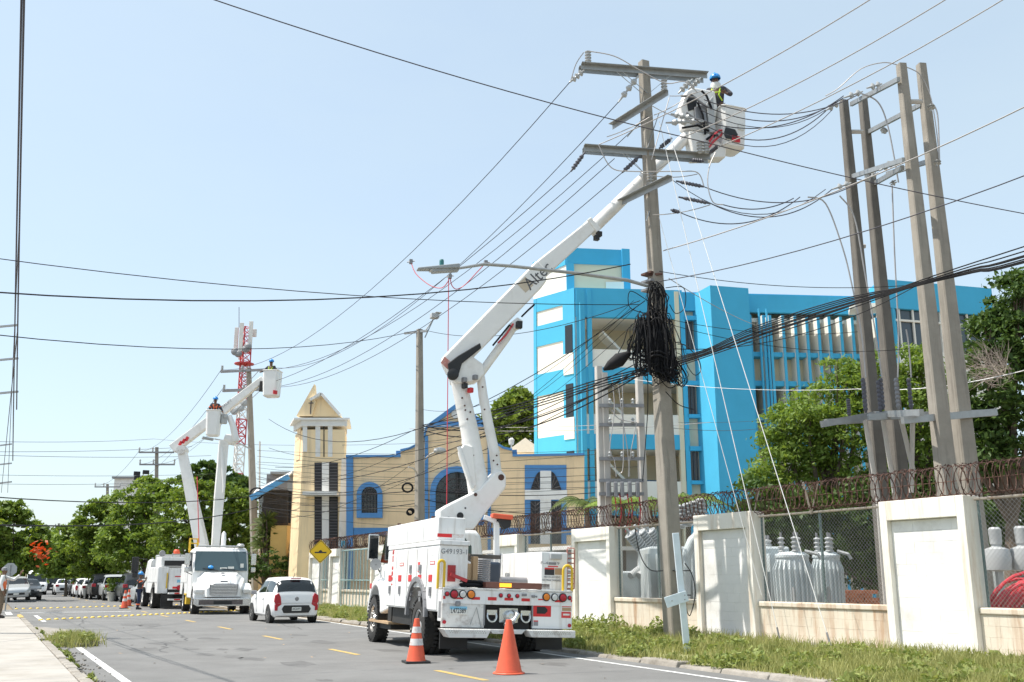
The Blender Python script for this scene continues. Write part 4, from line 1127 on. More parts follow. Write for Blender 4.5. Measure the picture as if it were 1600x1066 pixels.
for i, (pts, lb) in enumerate((([(1012, 470), (985, 455), (984, 480), (1008, 490)], 'small stray black cable loop left of the upper coil'), ([(1040, 450), (1068, 450), (1070, 480), (1056, 490), (1046, 476)], 'thin round stray cable loop right of the upper coil'),
                               ([(1012, 585), (1012, 640), (1008, 700), (1004, 752)], 'single black cable dropping straight down left of the main pole'), ([(992, 826), (1000, 866), (1015, 890), (1036, 892)], 'black cable curling from the mesh onto the main pole'),
                               ([(1070, 880), (1082, 900), (1086, 930), (1078, 962), (1072, 950)], 'black cable loop hanging right of the main pole base'), ([(1040, 612), (1060, 632), (1084, 640)], 'short black cable end sticking out below the lower loops'))):
    pathwire([at(u, v, YP - .45) for u, v in pts], .011, lb, 'cable', 'loose_cable', 'cable')

# ---------------- street lamp on its long arm
lamp = thing('street_lamp', 'flat street lamp with green sensor on a long arm from the main pole', 'street lamp', at(1010, 446, YP - .1))
lo = lamp.location.copy()
LY = YP - 2.0
arm = [(1012, 447, YP - .2), (980, 438, YP - .3), (900, 427, YP - .8), (800, 416, YP - 1.4), (757, 413, YP - 1.65), (712, 420, LY)]
b = MB(); b.tube([at(*a) - lo for a in arm], [.045, .045, .042, .04, .038, .03], 8); b.build('arm', 'galv', lamp, smooth=True)
a, c = at(652, 421, LY - .25) - lo, at(716, 418, LY) - lo
b = MB(); b.beam(a, c, .2, .04, w2=.34, h2=.1); b.beam(a.lerp(c, .35) - Vector((0, 0, .06)), c - Vector((0, 0, .05)), .2, .08); b.build('lamp_head', 'galvpaint', lamp, bevel=.015)
b = MB(); b.lathe([(.05, 0), (.05, .12), (.04, .15)], 10, at(690, 416, LY - .1) - lo); b.build('sensor', mat('teal_plastic', (.03, .16, .16), .4), lamp)
b = MB(); b.beam(a.lerp(c, .3) - Vector((0, 0, .05)), a.lerp(c, .55) - Vector((0, 0, .06)), .18, .02); b.build('lens', 'lenswhite', lamp)

# ---------------- middle pole before the church
p5 = gnd(657, 984, .1); p5 = xy(s_at(657, 14.4), 14.4, .1); Y5 = p5.y
mid = thing('utility_pole', 'slim concrete pole with a floodlight on top standing in front of the church', 'utility pole', p5)
pole_shaft('shaft', mid, (0, 0, 0), at(655.5, 515, Y5) - p5, .36, .2, 'pole', .6)
a, c = level_line(632, 521, 668, 517, Y5); b = MB(); b.beam(a - p5, c - p5, .08, .08); b.build('crossarm', 'galv', mid)
fl = thing('floodlight', 'small white floodlight on a slanting bracket on top of the slim church pole', 'floodlight', at(664, 518, Y5))
q = fl.location.copy()
for d in (0, .25):
    b = MB(); b.tube([Vector((0, 0, -d)), at(677, 499, Y5) - q], .025, 5); b.build('bracket', 'galvpaint', fl)
b = MB(); c = at(679, 494, Y5) - q; b.cbox(c, (.32, .3, .2), .4); b.cbox(c + Vector((.12, 0, .12)), (.25, .3, .05), .4); b.build('lamp_head', 'porcelain', fl, bevel=.03)
l2 = thing('street_lamp', 'round headed street lamp on a curved arm at the slim church pole', 'street lamp', at(652, 740, Y5))
q = l2.location.copy()
b = MB(); b.tube([Vector((0, 0, 0)), at(646, 732, Y5 - .3) - q, at(638, 730, Y5 - .6) - q], .03, 6); b.tube([at(660, 722, Y5) - q, at(672, 710, Y5 - .3) - q, at(681, 706, Y5 - .5) - q], .03, 6); b.build('arm', 'pole_pale', l2)
b = MB(); b.lathe([(.0, -.12), (.2, -.06), (.24, 0), (.2, .1), (.0, .15)], 14, at(687, 705, Y5 - .6) - q, caps=False); b.build('lamp_head', 'porcelain', l2, smooth=True)
def ring_coil(label, u, v, Y, r, n=7, name='cable_coil'):
    o = thing(name, label, 'cable coil', at(u, v, Y)); b = MB()
    for i in range(n):
        rr = r * rnd.uniform(.85, 1.1); oz = rnd.uniform(-.03, .03)
        b.tube([(math.cos(t) * rr + oz, rnd.uniform(-.03, .03), math.sin(t) * rr * .85 + oz) for t in [2 * math.pi * k / 16 for k in range(16)]], .016, 4, closed=True)
    b.build('cable_loops', 'cable', o, kind='stuff'); return o
ring_coil('round black cable coil hanging left of the slim church pole', 636, 763, Y5 - .4, .2, 4)
ring_coil('black coil strapped on the pole behind the two bucket trucks', 401, 771, 55.5, .36)
ring_coil('bundled black cable tails below the coil at the slim church pole', 641, 800, Y5 - .4, .12, 9)

# ---------------- pole behind the far trucks
s4 = s_at(403, 14.2); p4 = xy(s4, 14.2, .1); Y4 = p4.y
far = thing('utility_pole', 'concrete utility pole with two crossarms rising behind the two far bucket trucks', 'utility pole', p4)
pole_shaft('shaft', far, (0, 0, 0), at(388.5, 575, Y4) - p4, .46, .26, 'pole', .5)
for (u1, v1, u2, v2) in ((345, 581, 432, 577), (348, 611, 434, 608)):
    a, c = level_line(u1, v1, u2, v2, Y4 - .2); b = MB(); b.beam(a - p4, c - p4, .12, .14); b.build('crossarm', 'steelgrey', far)
    for u in (u1 + 2, u2 - 4, (u1 + u2) / 2 - 10): ins_post(far, at(u, v1 - 2.2, Y4 - .2) - p4, .3, .09)
for (p, q) in (((374, 581), (388, 594)), ((404, 580), (391, 594)), ((374, 612), (388, 624)), ((406, 611), (392, 624))):
    b = MB(); b.beam(at(*p, Y4 - .3) - p4, at(*q, Y4 - .25) - p4, .06, .02); b.build('brace', 'galv', far)
b = MB(); b.tube([at(406, 690, Y4 - .3) - p4, at(405, 870, Y4 - .3) - p4], .05, 6); b.build('conduit', 'pole_pale', far)
l3 = thing('street_lamp', 'flat grey street lamp on a thin arm beside the pole behind the far trucks', 'street lamp', at(392, 702, Y4 - .3)); q = l3.location.copy()
b = MB(); b.tube([Vector((0, 0, 0)), at(372, 692, Y4 - 1.2) - q, at(335, 686, Y4 - 2.2) - q], .04, 6); b.build('arm', 'galvpaint', l3)
b = MB(); b.beam(at(316, 684, Y4 - 2.5) - q, at(333, 687, Y4 - 2.2) - q, .3, .12); b.build('lamp_head', 'galvpaint', l3)

# ---------------- farther poles down the road
def far_pole(label, u, vt, Y, arms_, w=.3, m='pole'):
    base = at(u, 905, Y); base.z = 0
    o = thing('utility_pole', label, 'utility pole', base)
    pole_shaft('shaft', o, (0, 0, 0), at(u, vt, Y) - base, w * 1.3, w, m, .4)
    for (u1, u2, v) in arms_:
        b = MB(); b.beam(at(u1, v, Y - .25) - base, at(u2, v, Y - .25) - base, .15, .16); b.build('crossarm', 'steelgrey', o)
        for uu in (u1 + .6, u2 - .6, (u1 + u2) / 2 - 6): ins_post(o, at(uu, v - 1, Y - .25) - base, .5, .12, n=2)
    return o
far_pole('grey utility pole with two crossarms above the roadside trees, left of the far trucks', 245, 699, 105, [(217, 272, 707), (218, 273, 726)], .34)
far_pole('small distant utility pole with one crossarm, left of the twin armed grey pole', 168, 757, 140, [(148, 188, 761)], .36)
far_pole('tiny dark pole showing over the trees at the road end', 92, 818, 175, [(86, 99, 824)], .34)
sl = far_pole('thin pole carrying four dark stadium floodlights above the trees', 217, 742, 118, [], .25)
for (u, v) in ((214, 740), (228, 738), (228, 747), (214, 747)):
    b = MB(); c = at(u, v, 117.6) - sl.location; b.cbox(c, (.7, .4, .45), .5); b.build('floodlight_head', 'black', sl)
    b = MB(); b.tube([c, at(217, 748, 118) - sl.location], .05, 4); b.build('bracket', 'galvpaint', sl)
# pole out of frame on the left: its arms reach in
lp_ = thing('utility_pole', 'pole just outside the left edge whose thin arms reach into view', 'utility pole', at(-110, 905, 26))
lp_.location.z = 0; q = lp_.location.copy()
pole_shaft('shaft', lp_, (0, 0, 0), Vector((0, 0, 9.4)), .36, .22, 'pole', .4)
for (v1, v2) in ((512, 508), (564, 560), (616, 612)):
    b = MB(); b.beam(at(-100, v1 + 8, 26) - q, at(28, v2, 25.6) - q, .05, .05); b.build('arm', 'galvpaint', lp_)
l9 = thing('utility_pole', 'second pole hidden past the left edge with three thin arms reaching in', 'utility pole', at(-70, 905, 46)); l9.location.z = 0; q = l9.location.copy()
pole_shaft('shaft', l9, (0, 0, 0), Vector((0, 0, 9.4)), .36, .22, 'pole', .4)
for (v1, v2) in ((698, 694), (727, 724), (756, 753)):
    b = MB(); b.beam(at(-38, v1 + 3, 46) - q, at(18, v2, 45.6) - q, .06, .06); b.build('arm', 'galvpaint', l9)

# ---------------- telecom lattice tower
TYY = 130.0
tb = at(379, 610, TYY); tb.z = 0
tt = thing('telecom_tower', 'red and white lattice telecom tower topped with white panel antennas', 'tower', tb)
def tq(u, v): return at(u, v, TYY) - tb
z0, z1 = 0.0, tq(380, 512).z; W_ = .78
legs = [Vector((W_ * math.cos(a), W_ * math.sin(a), 0)) for a in (R(-90), R(30), R(150))]
bands = [(0, 905), (780, 745), (745, 695), (695, 650), (650, 618), (618, 555), (555, 512)]
vz = [tq(380, v).z for v in (905, 800, 740, 695, 655, 625, 565, 512)]
for i in range(7):
    za, zb2 = vz[i], vz[i + 1]; b = MB()
    for a in legs: b.tube([a + Vector((0, 0, za)), a + Vector((0, 0, zb2))], .09, 5)
    k = max(2, round((zb2 - za) / 1.1))
    for j in range(k):
        y0, y1 = za + (zb2 - za) * j / k, za + (zb2 - za) * (j + 1) / k
        for a, c in ((0, 1), (1, 2), (2, 0)):
            b.tube([legs[a] + Vector((0, 0, y0)), legs[c] + Vector((0, 0, y1))], .05, 4); b.tube([legs[a] + Vector((0, 0, y1)), legs[c] + Vector((0, 0, y1))], .05, 4); b.tube([legs[c] + Vector((0, 0, y0)), legs[a] + Vector((0, 0, y1))], .05, 4)
    b.build('lattice_section', 'tower_red' if i in (1, 3, 5, 6) else 'church_white', tt)
for (u, v0, v1, d) in ((367, 511, 545, .3), (379, 508, 552, -1.2), (392, 504, 545, -.6), (373, 525, 560, .8), (386, 512, 548, 1.2), (397, 514, 526, .2)):
    p, q = tq(u, v1), tq(u, v0); b = MB(); b.box(p.x - .26, p.x + .26, d - .12, d + .12, p.z, q.z); b.build('panel_antenna', 'church_white', tt, bevel=.03)
for (u, v) in ((371, 553), (388, 549), (376, 556), (391, 545), (370, 645), (386, 632), (380, 640)):
    b = MB(); p = tq(u, v); b.lathe([(.5, 0), (.5, .3), (.2, .4)], 12, (p.x, -1.1, p.z), (0, -1, .1)); b.build('dish_antenna', 'porcelain' if v > 600 else 'steelgrey', tt)
b = MB(); b.tube([tq(373.5, 512), tq(373.5, 480)], .05, 4); b.build('lightning_rod', 'steelgrey', tt)
b = MB(); b.lathe([(1.3, 0), (1.3, .12)], 14, (0, 0, vz[6] - .4)); b.build('platform_ring', 'tower_red', tt)

# ---------------- the four big substation poles
big = []
for nm, (ut, vt, ub, vb, Y, w0, w1, m, lab) in enumerate(((1318, 158, 1384, 955, 25.6, .40, .20, 'pole_dark', 'dark weathered square pole, left of the rear pair in the four pole frame'),
                             (1348, 155, 1412, 955, 26.1, .42, .20, 'pole_dark', 'dark weathered square pole, right of the rear pair in the four pole frame'),
                             (1408, 101, 1481, 955, 22.8, .44, .20, 'pole', 'grey square pole, left of the taller front pair in the four pole frame'),
                             (1439, 101, 1512, 955, 23.3, .46, .20, 'pole', 'grey square pole, right of the taller front pair in the four pole frame'))):
    t = at(ut, vt, Y); bt = Vector((t.x + (.12), Y, .1))
    o = thing('substation_pole', lab, 'utility pole', bt)
    pole_shaft('shaft', o, (0, 0, 0), t - bt, w0, w1, m,   .22 if nm < 2 else .12); big.append(o)
frame = thing('steel_crossarm_frame', 'galvanised steel arms, spacers and insulators bolted across the four substation poles', 'crossarm frame', (0, 0, 0))
for (p, Y1, q, Y2) in (((1330, 163), 25.4, (1404, 124), 22.6), ((1358, 206), 26, (1440, 163), 23.3), ((1386, 272), 25.5, (1466, 248), 23.3), ((1368, 286), 26, (1410, 262), 23), ((1332, 276), 25.5, (1412, 250), 22.6)):
    b = MB(); b.beam(at(*p, Y1), at(*q, Y2), .08, .12); b.build('crossarm', 'galv', frame)
for (p, q, Y) in (((1328, 206), (1348, 206), 25.7), ((1416, 159), (1440, 159), 22.9), ((1330, 385), (1352, 385), 25.8)):
    b = MB(); b.tube([at(*p, Y), at(*q, Y)], .06, 6); b.build('spacer', 'pole_pale', frame)
for (p, q, Y) in (((1378, 131), (1354, 138), 24), ((1348, 143), (1318, 153), 25), ((1312, 160), (1288, 174), 25.6), ((1384, 201), (1378, 208), 25), ((1454, 163), (1455, 174), 23), ((1396, 253), (1374, 267), 24), ((1372, 270), (1345, 284), 25), ((1330, 286), (1300, 296), 25.6), ((1394, 282), (1398, 290), 24), ((1464, 250), (1464, 260), 23)):
    ins_string(frame, at(*p, Y - .3), at(*q, Y - .3), .1, 'porcelain', 2)
# platform with arresters and cable terminations
plat = thing('steel_platform', 'galvanised channel platform carrying surge arresters round the substation poles', 'platform', (0, 0, 0))
for (p, Y1, q, Y2) in (((1284, 663), 24.2, (1368, 648), 25.0), ((1368, 648), 25.0, (1440, 645), 22.2), ((1290, 660), 25.2, (1372, 655), 26.4), ((1410, 657), 22.4, (1556, 644), 23.4), ((1356, 652), 24.2, (1556, 645), 24.0)):
    b = MB(); b.beam(at(*p, Y1), at(*q, Y2), .1, .16); b.build('channel', 'galv', plat)
for (u, v) in ((1327, 650), (1353, 645), (1376, 644), (1404, 640), (1424, 640), (1380, 640), (1505, 636), (1352, 640)):
    ins_post(plat, at(u, v, 24.4), 0.75 if u not in (1327, 1505) else .4, .055, (0, 0, 1), 'poly' if u != 1404 else 'steelgrey', 7)
for pts in ([(1353, 590), (1346, 520), (1330, 440), (1316, 385), (1290, 318), (1262, 308)], [(1378, 590), (1368, 520), (1352, 430), (1335, 340), (1312, 306)], [(1403, 590), (1404, 520), (1398, 400), (1394, 290)], [(1424, 590), (1420, 540), (1416, 515)], [(1404, 285), (1388, 200), (1372, 160), (1345, 146)], [(1468, 250), (1465, 180), (1455, 160)], [(1476, 420), (1470, 330), (1464, 260)]):
    pathwire([at(u, v, 24.2) for u, v in pts], .02, None, 'alu', 'cable_termination').parent = plat
for (p, q) in (((1352, 657), (1372, 780)), ((1380, 657), (1398, 770)), ((1408, 655), (1428, 740)), ((1426, 655), (1424, 770)), ((1372, 780), (1385, 950))):
    b = MB(); b.tube([at(*p, 24.5), at(*q, 24.8)], .06, 6); b.build('conduit', 'pole_pale', plat)

# ---------------- smaller pole group before the school
sm = []
for (ut, vt, w, lab) in ((935, 573, .3, 'pale red tipped pole, left of the small transformer rack before the school'), (943, 583, .3, 'pale pole standing close beside the red tipped one at the small rack'), (998, 583, .3, 'pale pole at the right end of the small transformer rack before the school')):
    Y = 37.0; t = at(ut, vt, Y); o = thing('substation_pole', lab, 'utility pole', (t.x + .05, Y, .1))
    pole_shaft('shaft', o, (0, 0, 0), t - o.location, w, .24, 'pole_pale', .3)
    if ut == 935: b = MB(); b.cbox(t - o.location - Vector((0, 0, .2)), (.2, .2, .3), .3); b.build('red_tip', 'redpaint', o)
rack = thing('transformer_rack', 'steel rack with fused switches and grey transformers between the pale substation poles', 'transformer rack', (0, 0, 0))
for v in (634, 664, 717, 751, 772):
    b = MB(); b.beam(at(936, v, 36.7), at(1006, v, 36.7), .12, .12); b.build('crossbar', 'steelgrey', rack)
    if v < 720:
        for u in (953, 972, 989): ins_post(rack, at(u, v - 2, 36.6), .22, .08, n=2)
for u in (950, 962, 972, 984, 996):
    b = MB(); c = at(u, 764, 36.5); b.box(c.x - .07, c.x + .07, c.y - .1, c.y + .1, c.z - .3, c.z + .25); b.build('switch_unit', 'steelgrey', rack, bevel=.03)
for pts in ([(956, 590), (960, 640), (953, 700), (960, 720), (963, 745)], [(966, 600), (972, 650), (980, 700), (984, 745)], [(955, 640), (968, 655), (995, 660)], [(995, 660), (985, 710), (982, 745)], [(972, 582), (974, 720), (968, 740)]):
    pathwire([at(u, v, 36.5) for u, v in pts], .018, None, 'alu', 'jumper').parent = rack
for u in (960, 968, 980, 985, 998):
    pathwire([at(u, 772, 36.5), at(u + 3, 800, 36.5), at(u - 3, 832, 36.6)], .022, None, 'redwire', 'red_lead').parent = rack

# ---------------- wires
# long spans from the main pole to the pole behind the far trucks
D = at
spans = [((890, 129), (347, 578), 1.9, 'top crossarm tip'), ((966, 160), (432, 575), 1.85, 'insulator under the top crossarm'), ((892, 268), (349, 608), 1.5, 'lower crossarm tip'), ((972, 270), (433, 605), 1.3, 'dark insulator under the lower arm'), ((1012, 182), (390, 577), 1.9, 'shaft between the crossarms'), ((960, 248), (392, 606), 1.6, 'inner end of the lower arms')]
for (p, q, sag, w) in spans:
    wire(D(*p, YP - .25), D(*q, Y4 - .2), sag, .013, f'bare line to the far trucks\' pole from the {w}', 'wire', group='bare lines between the two crossarmed poles')
# beyond: from the far pole to the twin-armed pole
for (p, q) in (((347, 576), (218, 706)), ((430, 573), (270, 706)), ((349, 606), (219, 725)), ((392, 606), (246, 725))):
    wire(D(*p, Y4), D(*q, 105), 1.2, .016, 'thin bare line running on from the trucks\' pole to the twin armed grey pole', 'wire', group='bare lines to the twin armed pole', n=12)
for (p, q) in (((218, 704), (149, 759)), ((272, 704), (187, 759))):
    wire(D(*p, 105), D(*q, 140), 1.0, .02, 'faint bare line between the two distant poles over the trees', 'wire', group='bare lines between the distant poles', n=8)
# lines coming in over the viewer from the top right
for (p, Y1, q, Y2, m, lb) in (((936, 226), YP - .3, (1520, -104), 15, 'alu', 'thick pale line from the lower arm leaving by the top edge, leftmost of three'),
                   ((1064, 216), YP - .3, (1640, -104), 15.5, 'alu', 'thick pale line passing the white bucket and leaving by the top edge'),
                   ((1122, 230), YP - .3, (1720, -96), 16, 'alu', 'thick pale line from the lower arm tip to the top right corner'),
                   ((1036, 392), YP - .2, (1700, 118), 15, 'alu', 'twisted pale line rising right from below the arms, in front of the four poles'),
                   ((1030, 440), YP - .2, (1700, 236), 14.5, 'wire', 'thin dark line rising right from the pole clamp in front of the four poles')):
    wire(D(*p, Y1), D(*q, Y2), .25, .014 if m == 'alu' else .011, lb, m)
wire(D(300, -12, 16), D(1100, 222, 20), .15, .013, 'long thin dark line crossing the upper sky from the top edge to the right', 'wire')
wire(D(1100, 222, 20), D(1700, 352, 21), .1, .012, 'dark line carrying on past the white bucket down to the right edge', 'wire')
# to the four poles
for i, (p, q, sag, lb) in enumerate((((1100, 156), (1345, 146), .5, 'uppermost tie line from the bucket to the four pole frame'), ((1090, 160), (1318, 153), .6, 'second tie line from the bucket down to the four pole frame'), ((1100, 190), (1318, 150), .5, 'third tie line passing behind the bucket to the frame'), ((1085, 186), (1290, 174), .7, 'lowest upper tie line reaching the left end of the frame'),
                                      ((1100, 292), (1345, 284), .5, 'upper of the low tie lines to the four pole frame'), ((1110, 318), (1300, 296), .55, 'middle low tie line under the lower crossarm to the frame'), ((1062, 332), (1250, 308), .5, 'lowest tie line from the shaft to the frame'), ((1130, 320), (1240, 310), .2, 'short slack tie line beneath the lower crossarm'))):
    wire(D(*p, YP - .4), D(*q, 25), sag, .014, lb, 'wire')
pathwire([D(u, v, 23.5) for u, v in ((1290, 150), (1310, 138), (1345, 108), (1380, 98), (1404, 102))], .014, 'looping pale jumper over the tops of the four poles', 'alu')
pathwire([D(u, v, 23.2) for u, v in ((1404, 102), (1424, 108), (1440, 120), (1455, 155), (1464, 210), (1467, 250))], .014, 'pale jumper falling down the right side of the front pole pair', 'alu')
# lines across the street, left side to the main pole and the middle pole
cross = [((-20, 402), 17, (1000, 476), YP - .2, .25, .011, 'cable', 'thin dark cable crossing the street, uppermost at the left edge'),
         ((-20, 456), 15, (985, 413), YP - .2, .45, .016, 'cable', 'thick dark cable crossing the street to the lamp arm on the main pole'),
         ((-20, 522), 19, (650, 517), Y5, .5, .016, 'cable', 'twisted service cable crossing from the left edge to the slim church pole'),
         ((668, 517), Y5, (1000, 470), YP - .2, .5, .014, 'cable', 'twisted service cable from the slim church pole up to the main pole'),
         ((-20, 690), 44, (240, 686), 70, .1, .016, 'wire', 'thin line over the left trees, highest of the lower ones'), ((240, 686), 70, (720, 690), 46, .3, .014, 'wire', 'thin line continuing behind the boom toward the church'),
         ((-20, 706), 44, (300, 698), 62, .1, .016, 'wire', 'thin line just under the highest of the lower ones'), ((-20, 711), 40, (330, 712), 60, .1, .015, 'wire', 'third thin line above the left trees'),
         ((-20, 742), 48, (350, 740), 62, .1, .014, 'wire', 'faint line low above the left trees'), ((-20, 776), 30, (420, 772), 52, .3, .026, 'cable', 'double black cable across the left trees at the height of the coil'),
         ((-20, 756), 48, (300, 752), 62, .1, .014, 'wire', 'faint line beneath another above the left trees'),
         ((-20, 820), 24, (405, 792), 54, .35, .03, 'cable', 'thick black cable bundle crossing the left trees, lowest of all'),
         ((420, 700), 55, (1005, 585), YP - .1, 1.2, .016, 'cable', 'dark cable sloping up past the tower to the main pole tangle'),
         ((420, 655), 55, (1008, 470), YP - .2, 2.2, .02, 'cable', 'twisted dark cable sagging from the tower to the upper coil'),
         ((404, 745), Y4 - .3, (1010, 560), YP - .2, 1.3, .02, 'cable', 'dark cable from the far pole up to the splice case'),
         ((404, 752), Y4 - .3, (1016, 566), YP - .2, 1.7, .018, 'cable', 'dark cable just below another from the far pole to the tangle'),
         ((404, 760), Y4 - .3, (985, 482), YP - .2, 2.6, .012, 'cable', 'thin drop wire fanning down from the tangle toward the far pole'),
         ((660, 640), Y5, (990, 470), YP - .2, .9, .011, 'cable', 'thin wire fanning from the tangle to the slim church pole, upper'),
         ((660, 690), Y5, (992, 482), YP - .2, .8, .011, 'cable', 'thin wire fanning from the tangle to the slim church pole, middle'),
         ((660, 712), Y5, (996, 500), YP - .2, .7, .011, 'cable', 'thin wire fanning from the tangle to the slim church pole, lower'),
         ((660, 665), Y5, (1012, 572), YP - .2, .7, .03, 'cable', 'heavy black bundle rising from the slim church pole to the tangle'),
         ((660, 672), Y5, (1012, 578), YP - .2, .8, .028, 'cable', 'heavy black bundle just beneath its twin, left of the tangle'),
         ((430, 730), 54, (660, 665), Y5, .5, .02, 'cable', 'black cable from the tower side to the slim church pole, upper'),
         ((430, 750), 54, (660, 690), Y5, .6, .016, 'cable', 'black cable from the tower side to the slim church pole, second'),
         ((430, 806), 54, (660, 712), Y5, .8, .014, 'cable', 'black cable climbing across the arched church window'),
         ((400, 768), 54, (660, 766), Y5, .2, .024, 'cable', 'double black cable level across the church left wing'), ((660, 766), Y5, (930, 770), 38, .15, .022, 'cable', 'black cable level across the church right wing, upper'),
         ((405, 792), 54, (660, 785), Y5, .3, .022, 'cable', 'black cable under another across the church left wing'), ((660, 780), Y5, (930, 804), 38, .2, .022, 'cable', 'black cable sloping across the church right wing, lower'),
         ((400, 725), 54, (935, 730), 38, .3, .01, 'cable', 'hair thin wire across the church front, topmost'), ((400, 738), 54, (935, 742), 38, .3, .01, 'cable', 'hair thin wire across the church front, second'),
         ((400, 748), 54, (935, 752), 38, .25, .01, 'cable', 'hair thin wire across the church front, third'), ((400, 782), 54, (700, 778), 44, .2, .012, 'cable', 'hair thin wire across the church front, lowest'),
         ((640, 670), Y5, (1110, 660), 38, .2, .016, 'alu', 'pale wire level past the boom to the small pole rack'), ((660, 664), Y5, (940, 664), 37, .1, .014, 'alu', 'pale wire meeting the small pole rack from the left'),
         ((970, 590), 37, (1340, 608), 30, .2, .012, 'guy', 'white wire level across the blue stair tower'), ((1340, 608), 30, (1620, 574), 22, .2, .014, 'guy', 'white wire level through the dark trees at the right edge'),
         ((1030, 424), YP - .2, (1420, 446), 24, .2, .011, 'cable', 'thin black wire running level right over the school roof'),
         ((1045, 435), YP - .2, (1180, 508), 40, .1, .018, 'alu', 'pale twisted wire sloping down right across the school roof'),
         ((1040, 498), YP - .2, (1345, 518), 26, .2, .009, 'cable', 'thin wire across the stair tower to the dark poles'), ((1040, 505), YP - .2, (1420, 545), 24, .3, .009, 'cable', 'second thin wire across the fins to the front poles'),
         ((1050, 545), YP - .2, (1460, 430), 21, .5, .012, 'cable', 'single black cable arcing above the right hand bundle'),
         ((1040, 668), YP, (1200, 668), 38, .1, .01, 'wire', 'faint wire across the blue stair tower, lower'), ((1060, 660), 38, (1240, 652), 50, .1, .01, 'wire', 'faint wire across the blue stair tower, upper')]
for i in range(11):
    u = 936 + rnd.uniform(-4, 76); cross.append(((402, 704 + i * 9), 54, (935 if i % 2 else 1000, 706 + i * 9 + rnd.uniform(-6, 10)), 37.5, rnd.uniform(.15, .7), .0085, 'cable', None))
for (p, q, sg_) in (((1095, 172), (1290, 172), .5), ((1108, 206), (1300, 172), .7), ((1050, 281), (1290, 296), .8), ((1010, 160), (1090, 190), .1), ((1022, 180), (1082, 146), .05), ((1046, 150), (1096, 142), .05), ((1000, 270), (1090, 272), .1), ((1020, 336), (1110, 320), .06), ((948, 214), (1020, 180), .05), ((1046, 152), (1018, 250), 0)):
    cross.append((p, YP - .45, q, 25 if q[0] > 1200 else YP - .4, sg_, .011, 'alu' if q[0] < 1200 else 'wire', None))
ex = ('thin extra wire across the church front, one of a close faint set', 'thin slack jumper or tie around the crossarms of the main pole')
for (p, Y1, q, Y2, sag, r, m, lb) in cross:
    if lb is None: wire(D(*p, Y1), D(*q, Y2), sag, r, ex[0] if p[0] < 500 else ex[1], m, 'overhead_wire' if p[0] < 500 else 'jumper_wire', 'wire', 'faint wires across the church' if p[0] < 500 else 'jumpers at the main pole head', 12); continue
    wire(D(*p, Y1), D(*q, Y2), sag, r * (.66 if Y1 > 36 or Y2 > 36 else .8), lb, m)
# heavy bundle running right from the tangle
for i in range(9):
    o1 = (i - 4) * 2.6 + rnd.uniform(-2, 2); o2 = rnd.uniform(-14, 16)
    pathwire([D(1020, 576 + o1 * .8, YP - .3), D(1100, 553 + o1 * .5, YP - 1.0), D(1180, 521 + o1 * .9, YP - 1.8), D(1320, 476 + o1 * .8, YP - 3.6), D(1430, 445 + o2 * .3, YP - 5), D(1520, 420 + o2 * .7, 17.5), D(1680, 376 + o2 * 1.3, 16), D(1680, 376 + o2 * 1.3, 16) * 2 - D(1520, 420 + o2 * .7, 17.5) + Vector((6, -6, 1))], .013, 'strand of the heavy black cable bundle running right from the main pole', 'cable', 'cable_bundle_strand', 'cable', 'strands of the heavy right hand cable bundle')
for i in range(4):
    pathwire([D(1010, 575 + i * 3, YP - .3), D(940, 592 + i * 4, YP + .6), D(850, 620 + i * 4, YP + 3), D(760, 644 + i * 5, YP + 8), D(662, 664 + i * 6, Y5)], .016, 'strand of the black cable bundle falling left from the tangle to the church pole', 'cable', 'cable_bundle_strand', 'cable', 'strands of the left hand cable bundle')
# lines overhead along the left pavement
for i, (u0, v0, u1, v1, q, lb) in enumerate(((38, -20, 26, 640, 24, 'dark line dropping almost straight down the left edge, thickest'), (34, -20, 20, 720, 30, 'dark line beside the thickest one at the left edge'), (31, 330, 12, 770, 46, 'thin line at the left edge, sloping away lowest'), (27, 520, 2, 770, 46, 'thin line at the left edge between the arm tips'))):
    wire(D(u0, v0, 11 if v0 < 0 else 20), D(u1, v1, q), .1, .014 if i < 2 else .01, lb, 'wire')
# guy wires with white sleeves
for i, (p, q, Y2, lb) in enumerate((((1030, 190), (1215, 1005), 20.3, 'white sleeved guy wire from the upper arms to the verge, left of two'), ((1042, 196), (1294, 1018), 19.4, 'white sleeved guy wire from the upper arms to the verge, right of two'), ((1030, 340), (1190, 930), 21.5, 'thin pale guy wire from mid pole down to the wall'))):
    e = xy(s_at(q[0], 14.25 - .4 * i), 14.25 - .4 * i, .12) if i < 2 else D(*q, Y2)
    wire(D(*p, YP - .3), e, 0, .0085 if i < 2 else .007, lb, 'guy', 'guy_wire')
    if i < 2:
        b = MB(); st = D(*p, YP - .3); d = (st - e).normalized(); b.tube([e + d * .1, e + d * .4], .018, 6)
        tag(b.build('guy_anchor', 'steelgrey'), ('steel turnbuckle at the foot of the left guy wire', 'steel turnbuckle at the foot of the right guy wire')[i], 'anchor')
